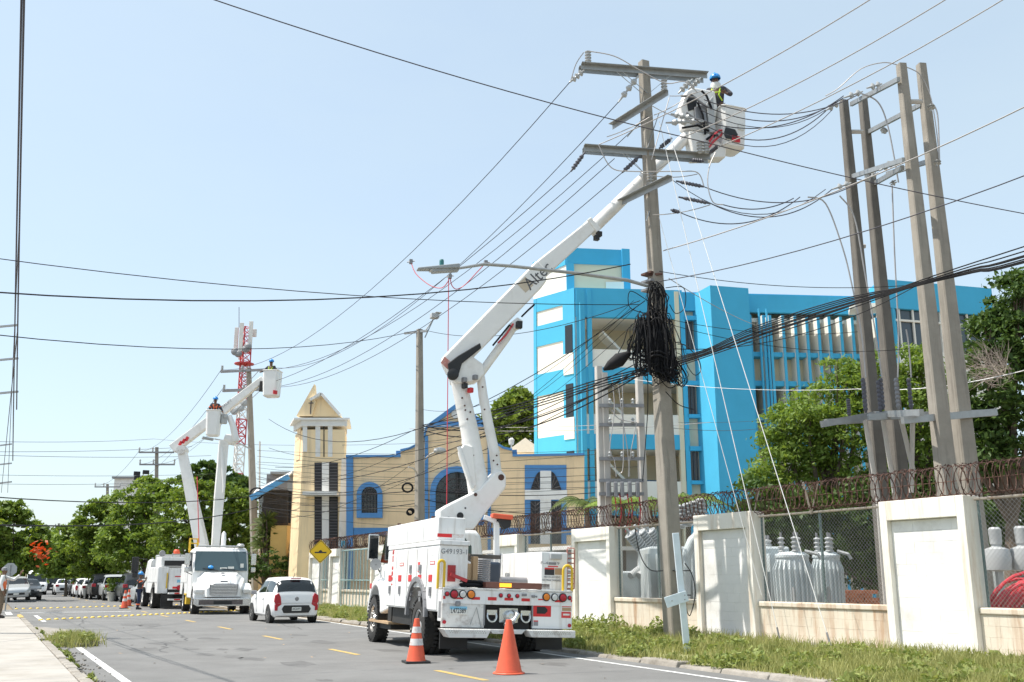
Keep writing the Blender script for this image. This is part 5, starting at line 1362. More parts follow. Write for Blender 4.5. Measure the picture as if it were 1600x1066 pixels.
# red earthing lead clamped on the lines left of the lamp
ea = [D(642, 409, 30), D(650, 428, 29.8), D(672, 446, 29.5), D(690, 450, 29.3), D(700, 440, 29), D(702, 432, 29)]
eb = [D(703, 432, 29), D(706, 446, 29), D(714, 452, 29), D(728, 444, 29), D(745, 426, 28.5), D(758, 412, 28)]
pathwire(ea, .014, 'red earthing lead looping between the clamp left of the lamp and the middle clamp', 'redwire', 'earthing_lead', 'cable')
pathwire(eb, .014, 'red earthing lead looping from the middle clamp to the right clamp', 'redwire', 'earthing_lead', 'cable')
wire(D(701, 434, 29), D(698, 790, 29), 0, .013, 'red earthing lead hanging straight down beside the truck boom', 'redwire', 'earthing_lead', 'cable')
for i, (u, v, Y) in enumerate(((642, 409, 30), (703, 432, 29), (759, 411, 28))):
    b = MB(); c = D(u, v, Y); b.cbox(c, (.1, .1, .14), .3); b.tube([c - Vector((.12, 0, .02)), c + Vector((.12, 0, .02))], .02, 5)
    tag(b.build('line_clamp', 'steelgrey'), ('grey line clamp at the left end of the red earthing lead', 'grey line clamp where both red leads meet', 'grey line clamp above the lamp arm')[i], 'clamp')
wire(D(308, 745, 47), D(311, 848, 46), 0, .02, 'red earthing lead hanging between the two far booms', 'redwire', 'earthing_lead', 'cable')
# ================================================================ the near bucket truck
class Frame:
    def __init__(s, loc, rx, ry, rz):
        s.m = Matrix.Translation(Vector(loc)) @ Matrix.Rotation(rz, 4, 'Z') @ Matrix.Rotation(rx, 4, 'X') @ Matrix.Rotation(ry, 4, 'Y')
        s.i = s.m.inverted()
    def L(s, u, v, ax, val):                      # point of the local plane axis = val seen at a pixel
        o = s.i @ Vector((0, 0, EYE)); d = (s.i.to_3x3() @ ray(u, v)); t = (val - o[ax]) / d[ax]
        return o + d * t
def wheel(parent, c, r, w, side, rim='porcelain', dual=False, nm='wheel', lugs=8, dark=False):
    """wheel with its axle along local x; side = -1 shows its face to the left"""
    c = Vector(c); b = MB(); ax = (side, 0, 0)
    b.lathe([(r * .62, -w / 2), (r * .9, -w / 2), (r * .98, -w * .4), (r, -w * .25), (r, w * .25), (r * .98, w * .4), (r * .9, w / 2), (r * .62, w / 2), (r * .6, w * .3)], 28, c, ax)
    if r > .4:
        for i in range(36):
            t = 2 * math.pi * i / 36
            for k in (-.3, .3):
                q = c + Vector((k * w * 1.25, math.cos(t + k * .2) * r * .985, math.sin(t + k * .2) * r * .985))
                b.beam(q - Vector((w * .16, 0, 0)), q + Vector((w * .16, 0, 0)), .05, .05)
    wh = b.build(nm, 'rubber', parent, smooth=True)
    b = MB(); inner = -.05 if dual else w * .42
    b.lathe([(r * .6, w * .45), (r * .57, w * .47), (r * .54, w * .3), (r * .42, w * .2 if not dual else -w * .1), (r * .3, w * .28 if not dual else -w * .12), (r * .2, w * .3 if not dual else w * .0), (r * .16, w * .42 if not dual else w * .3), (0.01, w * .44 if not dual else w * .32)], 24, c, ax, caps=False)
    rm = b.build('rim', rim, wh, smooth=True)
    b = MB()
    for i in range(lugs):
        t = 2 * math.pi * i / lugs; q = c + Vector((side * w * .26 * (1 if not dual else -.3), math.cos(t) * r * .3, math.sin(t) * r * .3))
        b.lathe([(.022 * r / .5, 0), (.022 * r / .5, .06), (.01, .075)], 6, q, ax)
    if lugs: b.build('lug_nuts', 'chrome', rm, kind='stuff')
    b = MB()
    for i in range(6):
        t = 2 * math.pi * (i + .5) / 6; q = c + Vector((side * w * .25, math.cos(t) * r * .47, math.sin(t) * r * .47))
        b.lathe([(.05 * r / .5, 0), (.05 * r / .5, .012)], 8, q, ax)
    if r > .4 and not dual: b.build('rim_holes', 'dark', rm, kind='stuff')
    return wh
TF = Frame((-.09, 19.55, .03), 0, R(1.7), R(20.3))
truck = thing('bucket_truck', 'white utility bucket truck, rear toward the viewer, boom raised to the main pole', 'truck')
truck.matrix_world = TF.m
XL, XR = -1.31, 1.31
def rf_(u, v, y=0.0): return TF.L(u, v, 1, y)
def lf_(u, v, x=XL): return TF.L(u, v, 0, x)
yf = lf_(606, 900).y                                # front end of the body
yw = lf_(651, 975).y; yw2 = lf_(579, 970).y
zb = lf_(683, 956).z; zt = 2.02; zbx = 2.56
WR = .535
def ground_z(x, y): return -(TF.m @ Vector((x, y, 0))).z
# cabinets, left
def arch_side(y0, y1, z0, z1, yc, r, n=12):
    p = [(y0, z1), (y0, z0)]
    p += [(yc - r * math.cos(math.pi * i / n), max(z0, z0 - .12 + r * math.sin(math.pi * i / n))) for i in range(n + 1)]
    p += [(y1, z0), (y1, z1)]
    return p
b = MB(); b.prism(arch_side(.32, yf, zb, zt, yw, .72), 'x', XL, -.74); cab_l = b.build('left_cabinet', 'white', truck, bevel=.015)
b = MB(); b.box(XL - .015, -.72, .28, yf + .02, zt + .004, zt + .09); b.build('top_rail', 'white', cab_l, bevel=.01)
b = MB(); b.box(XL, -.76, .5, yf + .25, zt + .1, zbx); tb_ = b.build('top_box', 'white', truck, bevel=.015)
for v0 in (1.1, 2.4, 3.9):
    b = MB(); b.cbox((XL + .06, v0, zbx + .02), (.06, .1, .05)); b.build('hinge', 'rust', tb_)
for k in (1.55, 2.85):
    b = MB(); b.box(XL - .004, XL + .001, k, k + .012, zt + .12, zbx - .02); b.build('seam', 'inkgrey', tb_)
b = MB(); p = rf_(683.5, 833.5, .5); q = rf_(706, 840, .5); b.box(p.x, q.x, .494, .499, q.z, p.z); b.build('red_stripe', 'red', tb_)
b = MB(); b.box(q.x + .004, -.79, .495, .499, q.z, p.z); b.build('white_stripe', 'conewhite', tb_)
# doors with latches and reflectors
dy = [lf_(u, 900).y for u in (682, 667.5, 651.5, 637, 619.5, 606)]
for i in range(5):
    y0, y1 = dy[i] + .03, dy[i + 1] - .02
    if i == 0: y0 = .36
    z0 = zb + .03
    if i in (1, 2): z0 = 1.22
    b = MB(); b.box(XL - .016, XL - .002, y0, y1, z0, zt - .03); d = b.build('cabinet_door', 'white', cab_l, bevel=.006)
    yc = (y0 + y1) / 2
    b = MB(); b.cbox((XL - .02, yc + .1, 1.4), (.012, .26 if i else .24, .13)); b.build('red_reflector', 'red', d)
    b = MB(); b.cbox((XL - .025, yc + .06, 1.15 if i not in (1, 2) else 1.58), (.03, .13, .17)); b.cbox((XL - .035, yc + .06, 1.17 if i not in (1, 2) else 1.6), (.03, .05, .06)); b.build('latch', 'steelgrey', d)
    if i in (0, 3):
        b = MB(); b.cbox((XL - .018, yc, 1.69), (.006, .34, .07)); b.build('sticker', 'inkred', d)
        b = MB(); b.cbox((XL - .021, yc, 1.69), (.004, .28, .04)); b.cbox((XL - .018, yc + .05, 1.85), (.004, .18, .05)); b.build('sticker_ground', 'plate_white', d)
    if i == 1:
        b = MB(); b.cbox((XL - .018, yc + .2, 1.62), (.005, .16, .2)); b.build('sticker', 'inkred', d)
        b = MB(); b.cbox((XL - .021, yc + .2, 1.6), (.004, .13, .12)); b.build('sticker_ground', 'inkgrey', d)
for k in (1, 2):
    yc = (dy[k] + dy[k + 1]) / 2; b = MB(); b.cbox((XL - .02, yc, 1.1), (.03, .2, .1)); b.cbox((XL - .02, yc, .99), (.03, .12, .08)); b.build('fold_handle', 'steelgrey', cab_l)
text('side_lettering', 'EC 3851', .17, 'inkred', cab_l, (XL - .022, dy[4] + .33, 1.62), (R(90), R(90), R(-90)), .75)
# wheel arch flare
b = MB(); pts = [(XL - .03, yw - .72 * math.cos(math.pi * i / 14), zb - .12 + .72 * math.sin(math.pi * i / 14)) for i in range(15)]
for a, c in zip(pts, pts[1:]): b.beam(a, c, .1, .07, up=(1, 0, 0))
b.build('arch_flare', 'steelgrey', truck, smooth=True)
b = MB(); b.box(-.74, .74, .3, yf, .55, .8); b.box(-.45, .45, -.0 + .06, yf + 2.6, .5, .72); b.box(-1.2, -.5, 2.6, yf - .2, .45, zb - .01); b.build('chassis', 'dark', truck)
b = MB(); b.box(-.735, .735, .05, yf, zb + .2, 1.16); b.build('deck', 'white_dirty', truck)
# number on the cabinet's rear face, grab handle, jack bracket
text('fleet_number', 'G49193-1', .135, 'inkgrey', cab_l, (-1.02, .316, 1.9), (R(90), 0, 0), .52)
def handle(u0, u1, vt, vb, y, nm='grab_handle'):
    p = rf_(u0, vb, y); q = rf_(u1, vt, y); b = MB(); w = q.x - p.x
    pts = [(p.x, y, p.z), (p.x, y, q.z - w / 2)] + [(p.x + w / 2 - w / 2 * math.cos(t), y, q.z - w / 2 + w / 2 * math.sin(t)) for t in [math.pi * k / 8 for k in range(1, 8)]] + [(q.x, y, q.z - w / 2), (q.x, y, p.z)]
    b.tube(pts, .027, 8); return b.build(nm, 'yellow', truck, smooth=True)
handle(683.5, 695, 876, 920, .06); handle(879.5, 894, 884, 925, .06)
p = rf_(700, 883, .3); q = rf_(711, 909, .3)
b = MB(); b.box(p.x, q.x, .29, .315, q.z, p.z); jb = b.build('jack_bracket', 'redpaint', truck)
b = MB(); b.beam((p.x + .04, .24, p.z - .17), (p.x + .36, .2, q.z + .02), .06, .06); b.build('jack_arm', 'redpaint', jb)
# tail panel with its recess
zt1, zb1 = 1.2, .52
a, c = rf_(757, 944).x, rf_(832, 944).x; zo1, zo0 = rf_(795, 944).z, rf_(795, 978).z
tail = None
for (x0, x1, z0, z1) in ((XL, a, zb1, zt1 - .26), (c, XR, zb1, zt1 - .26), (a, c, zo1, zt1 - .26)):
    b = MB(); b.box(x0, x1, 0, .06, z0, z1)
    o = b.build('tail_panel', 'white_dirty' if x0 == XL else 'white', truck)
    if tail is None: tail = o
b = MB(); b.box(XL, XR, -.012, .08, zt1 - .257, zt1); rail_t = b.build('light_rail', 'white', truck, bevel=.006)
b = MB(); b.box(XL, XR, -.03, .3, zt1 + .003, zt1 + .035); b.build('deck_lip', 'white_dirty', truck, bevel=.005)
b = MB(); b.box(a + .002, c - .002, .16, .2, zb1, zo1); rc = b.build('recess', 'black', truck)
b = MB(); b.box(a - .015, a + .015, -.01, .02, zo0, zo1 + .015); b.box(c - .015, c + .015, -.01, .02, zo0, zo1 + .015); b.box(a - .01, c + .01, -.011, .02, zo1 - .01, zo1 + .02); b.build('recess_rim', 'steelgrey', rc)
m0 = (a + c) / 2
b = MB(); b.box(a + .02, c - .02, .07, .15, .66, .86); b.build('hitch_beam', mat('rust_beam', (.05, .035, .03), .7, .2, dirt=(.16, .12, .1), dirt_amt=.6, dirt_scale=6), rc)
b = MB(); b.box(m0 - .17, m0 + .2, .03, .068, .62, .88); b.lathe([(.11, 0), (.09, .1), (.05, .12)], 12, (m0 + .02, .03, .74), (0, -1, 0)); hp_ = b.build('pintle_plate', 'chrome', rc)
b = MB(); b.tube([(m0 - .02, -.06, .62), (m0 + .06, -.16, .66), (m0 + .15, -.12, .76), (m0 + .12, -.02, .83)], [.06, .05, .05, .04], 8); b.tube([(m0 - .1, -.14, .56), (m0 + .06, -.1, .66)], .06, 8); b.build('pintle_hook', 'chrome', hp_, smooth=True)
for xx in (m0 - .33, m0 + .35):
    b = MB(); b.tube([(xx + .09 * math.cos(t), .0 - .02 * math.sin(t), .73 - .1 * math.sin(t)) for t in [math.pi * k / 10 for k in range(-2, 13)]], .022, 6); b.cbox((xx, .03, .8), (.2, .06, .09)); b.build('tow_ring', 'chrome', rc, smooth=True)
# lamps
def lens(u, v, r, m, ring=True):
    p = rf_(u, v, -.02); b = MB(); b.lathe([(r * 1.28, 0), (r * 1.28, .02), (r * 1.05, .026)], 20, (p.x, -.012, p.z), (0, -1, 0)); o = b.build('tail_lamp', 'black', rail_t)
    b = MB(); b.lathe([(r, .018), (r * .97, .034), (r * .6, .042), (.0, .044)], 20, (p.x, -.012, p.z), (0, -1, 0), caps=False); b.build('lens', m, o, smooth=True)
for (u, v, r, m) in ((698.5, 928, .035, 'lensred'), (709.5, 928.5, .066, 'lensred'), (723, 928.5, .058, 'lenswhite'), (736, 929, .066, 'amber'), (782.5, 930.5, .032, 'lensred'), (795.3, 931, .032, 'lensred'), (808.3, 931.5, .032, 'lensred'), (853.5, 933, .062, 'amber'), (866.5, 933.5, .058, 'lenswhite'), (879.5, 934, .066, 'lensred'), (890, 934.5, .034, 'lensred')): lens(u, v, r, m)
for (u0, u1, v0, v1) in ((710, 724, 933.5, 936.5), (737, 750, 932.8, 937.5), (762.5, 776, 933, 938.5), (788.5, 802, 934, 938.8), (815, 828, 935, 940), (841, 849, 935.8, 938), (867, 880, 937.5, 941.5), (692.5, 696, 931, 936), (892, 894, 937, 941)):
    p, q = rf_(u0, v0, -.02), rf_(u1, v1, -.02); b = MB(); b.box(p.x, q.x, -.0155, -.0125, q.z, p.z); b.build('red_reflector', 'red', rail_t)
for (u, v, w, h) in ((819, 929.5, .1, .05), (833, 932, .07, .05), (838, 932.5, .03, .03)):
    p = rf_(u, v, -.02); b = MB(); b.cbox((p.x, -.03, p.z), (w, .035, h)); b.build('marker_light', 'steelgrey', rail_t, bevel=.01)
p, q = rf_(702.5, 947, -.01), rf_(729.5, 960.5, -.01)
b = MB(); b.box(p.x, q.x, -.02, -.004, q.z, p.z); pl_ = b.build('licence_plate', 'plate_white', truck, bevel=.004)
b = MB(); b.box(p.x + .004, q.x - .004, -.0225, -.0203, p.z - .06, p.z - .004); b.build('plate_band', 'plate_blue', pl_)
text('plate_lettering', 'L472389', .13, 'ink', pl_, ((p.x + q.x) / 2, -.0232, (p.z + q.z) / 2 - .012), (R(90), 0, 0), .29)
b = MB(); b.cbox(((p.x + q.x) / 2 - .02, -.04, p.z + .05), (.1, .06, .08)); b.build('plate_light', 'steelgrey', pl_, bevel=.02)
p, q = rf_(833.5, 943.5, -.01), rf_(861, 964, -.01)
b = MB(); b.box(p.x, q.x, -.004, -.0015, q.z, p.z); rs = b.build('warning_sticker', 'red', tail)
b = MB(); cx, cz = (p.x + q.x) / 2, (p.z + q.z) / 2; k = [(cx - .11, cz - .065), (cx - .11, cz + .065), (cx + .06, cz + .065), (cx + .11, cz + .02), (cx + .11, cz - .02), (cx + .06, cz - .065)]
b.prism(k, 'y', -.0065, -.0042); b.build('sticker_field', 'black', rs)
for (u0, u1, v0, v1, m) in ((878.5, 892.5, 943.5, 949, 'inkred'), (878.5, 892.5, 949.6, 955, 'cardboard'), (877.5, 892, 956, 966, 'inkred'), (880, 890, 959, 962, 'plate_white'), (834, 841, 970, 978, 'inkgrey'), (834, 841, 969.5, 971.5, 'inkred')):
    p, q = rf_(u0, v0, -.01), rf_(u1, v1, -.01); b = MB(); yy = -.005 if (u0, v0) in ((880, 959), (834, 969.5)) else -.003; b.box(p.x, q.x, yy, -.001, q.z, p.z); b.build('sticker', m, tail)
for (u, v) in ((694, 972), (889.5, 977.5)):
    p = rf_(u, v); b = MB(); b.lathe([(.035, 0), (.035, .015), (.0, .02)], 14, (p.x, -.002, p.z), (0, -1, 0)); b.build('side_reflector', 'lensred', tail)
b = MB(); b.tube([rf_(735, 976, -.03), rf_(744.5, 949, -.03), rf_(752, 981, -.03)], .01, 5); b.build('safety_chain', 'galv', tail)
# step bumper in three rusty pieces
for (u0, u1, z0, z1, y0) in ((689, 764, .35, .5, -.34), (764, 822, .42, .5, -.2), (822, 896, .37, .5, -.3)):
    x0, x1 = rf_(u0, 980, -.2).x, rf_(u1, 980, -.2).x
    b = MB(); b.prism([(x0 + (.08 if u0 > 700 else .12), z0), (x0, z1), (x1, z1), (x1 - (.08 if u1 < 890 else .0), z0)], 'y', y0, .02); st = b.build('step_bumper', 'white_dirty', truck, bevel=.01)
    if u0 == 764: continue
    b = MB(); n_ = int((x1 - x0) / .05)
    for i in range(n_):
        for j in range(4):
            xx = x0 + .06 + i * .05; yy = y0 + .05 + j * .07
            if xx < x1 - .05: b.cbox((xx + (j % 2) * .025, yy, z1 + .003), (.028, .01, .006), .7 if (i + j) % 2 else -.7)
    for i in range(int((x1 - x0 - .2) / .045)):
        for j in range(2): b.cbox((x0 + .12 + i * .045 + j * .02, y0 - .002, z1 - .03 - j * .03), (.024, .006, .012))
    b.build('tread_studs', 'chrome', st, kind='stuff')
for x0 in (-1.24, .7):
    b = MB(); b.box(x0, x0 + .54, .3, .34, .12, .75); b.build('mud_flap', 'black', truck)
b = MB(); b.box(XL, XL + .16, .02, .3, .62, zt1 - .01); b.build('corner_post', 'white', truck, bevel=.01)
b = MB(); b.box(XL - .002, XL + .1, .08, .24, .68, .98); b.build('step_recess', 'steelgrey', truck)
# right cabinet
b = MB(); p = rf_(846.5, 862, .2); q = rf_(885, 921, .2)
zr_ = p.z; b.prism(arch_side(.2, 3.7, .78, zr_, yw, .72), 'x', p.x, 1.29); cab_r = b.build('right_cabinet', 'white', truck, bevel=.015)
b = MB(); b.box(p.x - .012, p.x - .002, 2.45, 3.65, 1.24, zr_ + .02); b.build('cabinet_end', 'white', cab_r)
p, q = rf_(859, 864.5, .19), rf_(877, 875, .19); b = MB(); b.box(p.x, q.x, .14, .198, q.z, p.z); b.build('junction_box', 'porcelain', cab_r, bevel=.02)
for (u0, u1, v0, v1, m) in ((851, 866, 887.5, 899, 'ink'), (851, 866, 887, 890, 'inkred'), (867, 878, 888, 898.5, 'cardboard'), (856, 872, 884, 886.5, 'inkred'), (857, 869, 878.5, 883, 'inkgrey')):
    p, q = rf_(u0, v0, .2), rf_(u1, v1, .2); yy = .194 if v0 == 887 else .197; b = MB(); b.box(p.x, q.x, yy, .199, q.z, p.z); b.build('sticker', m, cab_r)
p = rf_(863, 902, .19); text('stencil', 'NO ES ACCESO', .05, 'inkgrey', cab_r, (p.x, .196, p.z), (R(90), 0, 0), .34)
p = rf_(862, 907, .19); text('stencil', 'NO PISAR TANQUES', .05, 'inkgrey', cab_r, (p.x, .196, p.z), (R(90), 0, 0), .38)
p = rf_(861, 880.5, .19); text('fleet_number', 'F-4   19', .08, 'inkgrey', cab_r, (p.x - .02, .196, p.z), (R(90), 0, 0), .4)
# red ladder folded beside the right cabinet
b = MB(); p = rf_(886.5, 858, .6); q = rf_(891, 920, .6)
for xx in (p.x, p.x + .16): b.tube([(xx, .6, q.z), (xx, .6, p.z)], .016, 5)
for k in range(9): b.tube([(p.x, .6, q.z + .1 * k), (p.x + .16, .6, q.z + .1 * k)], .012, 5)
b.build('folding_ladder', mat('faded_red', (.5, .2, .16), .6), truck)
# deck load: traffic board, pipe, coil, boxes, drum
def laid(nm, lb, cat, mm, fn, sm=False, bev=0):
    b = MB(TF.m); fn(b); o = b.build(nm, mm, smooth=sm, bevel=bev); return tag(o, lb, cat)
p, q = rf_(758, 913, .25), rf_(858, 921, .25)
laid('arrow_board', 'long brown and amber traffic arrow board lying across the truck deck', 'arrow board', mat('brown_board', (.13, .05, .035), .5, var=.2, scale=6), lambda b: b.box(p.x, q.x, .2, .42, 1.245, 1.36), bev=.01)
b = MB(TF.m); e = rf_(790, 917, .19); b.box(e.x - .12, e.x + .12, .19, .198, 1.27, 1.34); tag(b.build('amber_lamp', mat('lit_amber', (.8, .3, .02), .4, emit=(1, .35, .02, 1.2))), 'lit amber lamp on the board lying across the truck deck', 'lamp')
p, q = rf_(782, 909, 1.0), rf_(831, 910, 1.0)
laid('grey_pipe', 'dark grey plastic pipe lying on the truck deck', 'pipe', 'steelgrey', lambda b: b.tube([(p.x, 1.0, 1.4), (q.x, 1.0, 1.4)], .075, 12), True)
def coil_(b):
    c = rf_(728, 914, .55)
    for i in range(16):
        r = rnd.uniform(.22, .36); b.tube([(c.x + math.cos(t) * r, .55 + math.sin(t) * r * .8, 1.26 + i * .007 + .01 * math.sin(3 * t)) for t in [2 * math.pi * k / 18 for k in range(18)]], .014, 5, closed=True)
o = laid('hose_coil', 'flat black hose coil lying on the left rear of the truck deck', 'hose', 'cable', coil_); o['kind'] = 'thing'
def boxes_(b):
    c = rf_(731, 893, 1.2); b.cbox((c.x - .04, 1.2, 1.5), (.3, .3, .42), .4); b.cbox((c.x + .1, 1.1, 1.6), (.12, .1, .5), .2)
laid('cardboard_box', 'crumpled cardboard box beside the red jack on the truck deck', 'box', 'cardboard', boxes_, bev=.01)
def hosey(b):
    c = rf_(752, 893, 1.4)
    for i in range(14): b.tube([(c.x + math.cos(t) * .17, 1.4 + math.sin(t) * .17, 1.28 + i * .04) for t in [2 * math.pi * k / 14 for k in range(14)]], .022, 5, closed=True)
laid('conduit_coil', 'grey corrugated conduit coiled upright on the truck deck', 'conduit', 'steelgrey', hosey)
def drum_(b):
    c = rf_(764, 893, 1.8); b.cbox((c.x, 1.8, 1.5), (.38, .4, .55), .1)
laid('tool_case', 'dark blue plastic case standing on the truck deck by the right cabinet', 'case', mat('navy_plastic', (.03, .045, .07), .5), drum_, bev=.05)
b = MB(); p, q = rf_(727, 869, 2.2), rf_(779, 871, 2.2); b.beam(p, q, .3, .08); b.beam(rf_(727, 867, 1.6), rf_(742, 876, 2.2), .2, .06); b.build('tool_tray', mat('worn_dark', (.10, .085, .07), .7, var=.3), truck)
# cab, bonnet, fenders
yc0, yc1, yh = yf + .12, yf + 1.75, lf_(559, 915).y - .25
def ring(y, w, z0, z1, tw, r=.12): return [(-w, y, z0), (w, y, z0), (w, y, z0 + (z1 - z0) * .55), (w * tw, y, z1 - r), (w * tw - r, y, z1), (-w * tw + r, y, z1), (-w * tw, y, z1 - r), (-w, y, z0 + (z1 - z0) * .55)]
b = MB(); b.loft([ring(yc0, 1.02, .75, 2.5, .88), ring(yc0 + .1, 1.06, .72, 2.58, .9), ring(yc1 - .3, 1.06, .72, 2.58, .9), ring(yc1, 1.05, .72, 2.3, .88), ring(yc1 + .38, 1.04, .75, 1.75, .9)]); cab_ = b.build('cab', 'white', truck, smooth=True, bevel=.03)
b = MB(); b.loft([ring(yc1 + .3, 1.0, .75, 1.74, .92), ring(yc1 + .8, .96, .75, 1.66, .88), ring(yh - .15, .86, .75, 1.5, .85), ring(yh, .8, .8, 1.38, .82)]); b.build('bonnet', 'white', truck, smooth=True)
b = MB(); b.prism([(-.62, 2.42), (-.66, 1.78), (.72, 1.78), (.7, 2.2), (.5, 2.42)], 'y', yc0 - .012, yc0 - .002); b.build('rear_window', 'glass_green', cab_)
b = MB(); b.prism([(yc0 + .25, 1.75), (yc0 + .25, 2.4), (yc1 - .3, 2.4), (yc1 + .12, 1.78)], 'x', -1.075, -1.05); b.build('side_window', 'glass_dark', cab_)
b = MB(); b.prism([(yc0 + .12, .78), (yc0 + .12, 1.7), (yc1 + .1, 1.7), (yc1 + .16, 1.2), (yc1 - .1, .78)], 'x', -1.085, -1.062); dr = b.build('door', 'white', cab_, bevel=.01)
b = MB(); b.cbox((-1.1, yc0 + .3, 1.5), (.04, .16, .05)); b.build('door_handle', 'black', dr)
for sg in (-1, 1):
    # front mudguard over the wheel: an arched shell
    n_ = 14; outer = [(yw2 - (.74) * math.cos(math.pi * i / n_), .62 + .78 * math.sin(math.pi * i / n_)) for i in range(n_ + 1)]
    inner = [(yw2 - .62 * math.cos(math.pi * i / n_), .6 + .63 * math.sin(math.pi * i / n_)) for i in range(n_ + 1)]
    b = MB(); x0, x1 = (XL + .06, -.78) if sg < 0 else (.78, XR - .06)
    b.prism(outer + inner[::-1], 'x', x0, x1); fw = b.build('mudguard', 'white', truck, bevel=.04, seg=3)
    b = MB(); b.hexa([(x0, yw2 - .73, .62), (x1, yw2 - .73, .62), (x1, yw2 - 1.25, .75), (x0 + (.1 if sg < 0 else 0), yw2 - 1.25, .75), (x0 + .02, yw2 - .55, 1.2), (x1, yw2 - .55, 1.2), (x1, yw2 - 1.3, 1.0), (x0 + .14, yw2 - 1.3, 1.0)]); b.build('mudguard_skirt', 'white', fw, bevel=.04)
    if sg < 0:
        b = MB(); b.cbox((XL + .06, yw2 + .45, 1.22), (.02, .16, .12)); b.build('red_reflector', 'red', fw)
b = MB(); b.cbox((XL + .12, yw2 - 1.15, 1.35), (.06, .12, .3)); b.build('bonnet_latch', 'steelgrey', truck)
b = MB(); b.box(-1.05, 1.05, yh - .1, yh + .2, .55, .85); b.build('front_bumper', 'chrome', truck, bevel=.03)
# mirrors and their arm
p, q = lf_(578.5, 840, XL), lf_(586.5, 872, XL)
mc = lf_(582, 855, XL)
b = MB(); b.cbox(mc + Vector((.02, 0, 0)), (.26, .1, .62)); mi_ = b.build('mirror', 'chrome', truck, bevel=.03)
b = MB(); b.cbox(mc + Vector((.02, -.056, 0)), (.22, .01, .56)); b.build('mirror_glass', 'glass_dark', mi_)
b = MB(); c = lf_(587, 882, XL); b.lathe([(.14, 0), (.13, .05), (.05, .1)], 16, c, (0, 1, 0)); b.build('round_mirror', 'porcelain', truck, smooth=True)
b = MB(); b.tube([mc + Vector((.05, 0, .3)), (-.95, yc1 + .1, mc.z + .28)], .018, 6); b.tube([mc + Vector((.05, 0, -.28)), c, (-.98, yc1 + .35, 1.5)], .018, 6); b.build('mirror_arm', 'dark', truck)
# step under the door
b = MB(); p, q = lf_(578, 972, XL + .05), lf_(609, 969, XL + .05); b.box(XL + .02, -.8, q.y, p.y, .4, .45); b.build('cab_step', 'cardboard', truck)
b = MB(); b.box(XL + .1, -.75, q.y + .1, p.y - .05, .28, .4); b.box(XL + .12, -.8, q.y + .15, q.y + .5, .45, .95); b.build('step_box', 'dark', truck)
# wheels
for sg in (-1, 1):
    x = sg * 1.12; wheel(truck, (x, yw2, ground_z(x, yw2) + WR), WR, .3, sg, 'chrome')
    for k, xx in enumerate((sg * 1.15, sg * .83)):
        wheel(truck, (xx, yw, ground_z(xx, yw) + WR), WR, .28, sg, 'porcelain', dual=True, nm='rear_wheel', lugs=8 if k == 0 else 0)
b = MB(); b.tube([(-1, yw, .45), (1, yw, .45)], .1, 8); b.lathe([(.1, -.25), (.25, -.1), (.25, .1), (.1, .25)], 12, (0, yw, .45), (1, 0, 0)); b.tube([(-1, yw2, .45), (1, yw2, .45)], .08, 8); b.build('axle', 'dark', truck)
# ---------------- boom, in the upright plane from the turret to the bucket
Q = TF.m @ Vector((0.15, 3.3, 1.3)); E_ = Vector((.968, .25, 0)); NP = Vector((E_.y, -E_.x, 0))     # plane normal points at the viewer
def bp(u, v, off=0.0):                         # pixel -> truck space point in the boom plane, off metres nearer
    r = ray(u, v); o = Vector((0, 0, EYE)); q0 = Q + NP * off
    t = (q0 - o).dot(NP) / r.dot(NP); return TF.i @ (o + r * t)
NT = (TF.i.to_3x3() @ NP).normalized()
def plate(b, uv, o0, o1):
    pts = [bp(u, v) for u, v in uv]; k = len(pts)
    vs = [p + NT * o0 for p in pts] + [p + NT * o1 for p in pts]
    return b.add(vs, [tuple(range(k)), tuple(range(2 * k - 1, k - 1, -1))] + [(i, (i + 1) % k, k + (i + 1) % k, k + i) for i in range(k)])
b = MB(); b.lathe([(.5, 0), (.5, .5), (.36, .55), (.36, .95)], 20, TF.i @ Q + Vector((0, 0, -.3))); b.build('turret', 'white', truck, smooth=True)
b = MB(); plate(b, [(683, 818), (683, 798), (698, 789), (745, 766), (770, 739), (779, 737), (786, 745), (786, 762), (752, 806), (736, 828), (700, 828)], -.3, .3); lo_ = b.build('lower_link', 'boomwhite', truck, bevel=.04, seg=3)
b = MB(); plate(b, [(752, 806), (786, 764), (780, 768), (745, 808)], -.22, .22); b.build('link_rib', 'boomwhite', lo_)
for (u, v, r, m) in ((719, 806, .075, 'black'), (700.5, 812, .06, 'black'), (743, 773, .04, 'rust'), (783, 746, .07, 'rust'), (727, 794, .02, 'black')):
    b = MB(); b.lathe([(r, 0), (r, .012)], 16, bp(u, v, .3), NT); b.build('pin', m, lo_)
def rod(pts, r, nm, m, n=14, off=0.0):
    b = MB(); b.tube([bp(u, v, off) for u, v in pts], r, n); return b.build(nm, m, truck, smooth=True)
la = rod([(750, 772), (743, 736), (733.8, 674), (722, 620), (716, 594)], [.26, .235, .205, .19, .18], 'lower_boom', 'boomwhite', 20)
ra = rod([(776, 740), (772, 705), (763, 662), (755, 620), (751, 588)], [.12, .12, .115, .11, .1], 'parallel_link', 'boomwhite', 14)
for (u, v, r, o) in ((735.5, 690, .215, la), (731, 662, .208, la), (740, 716, .225, la), (725.5, 636, .2, la), (772.5, 708, .128, ra), (756.5, 628, .118, ra)):
    b = MB(); p = bp(u, v); q = bp(u - 1.2, v - 6); d = (q - p).normalized(); b.lathe([(r, -.03), (r, .03)], 20, p, d); b.build('collar', 'boomwhite', o, smooth=True)
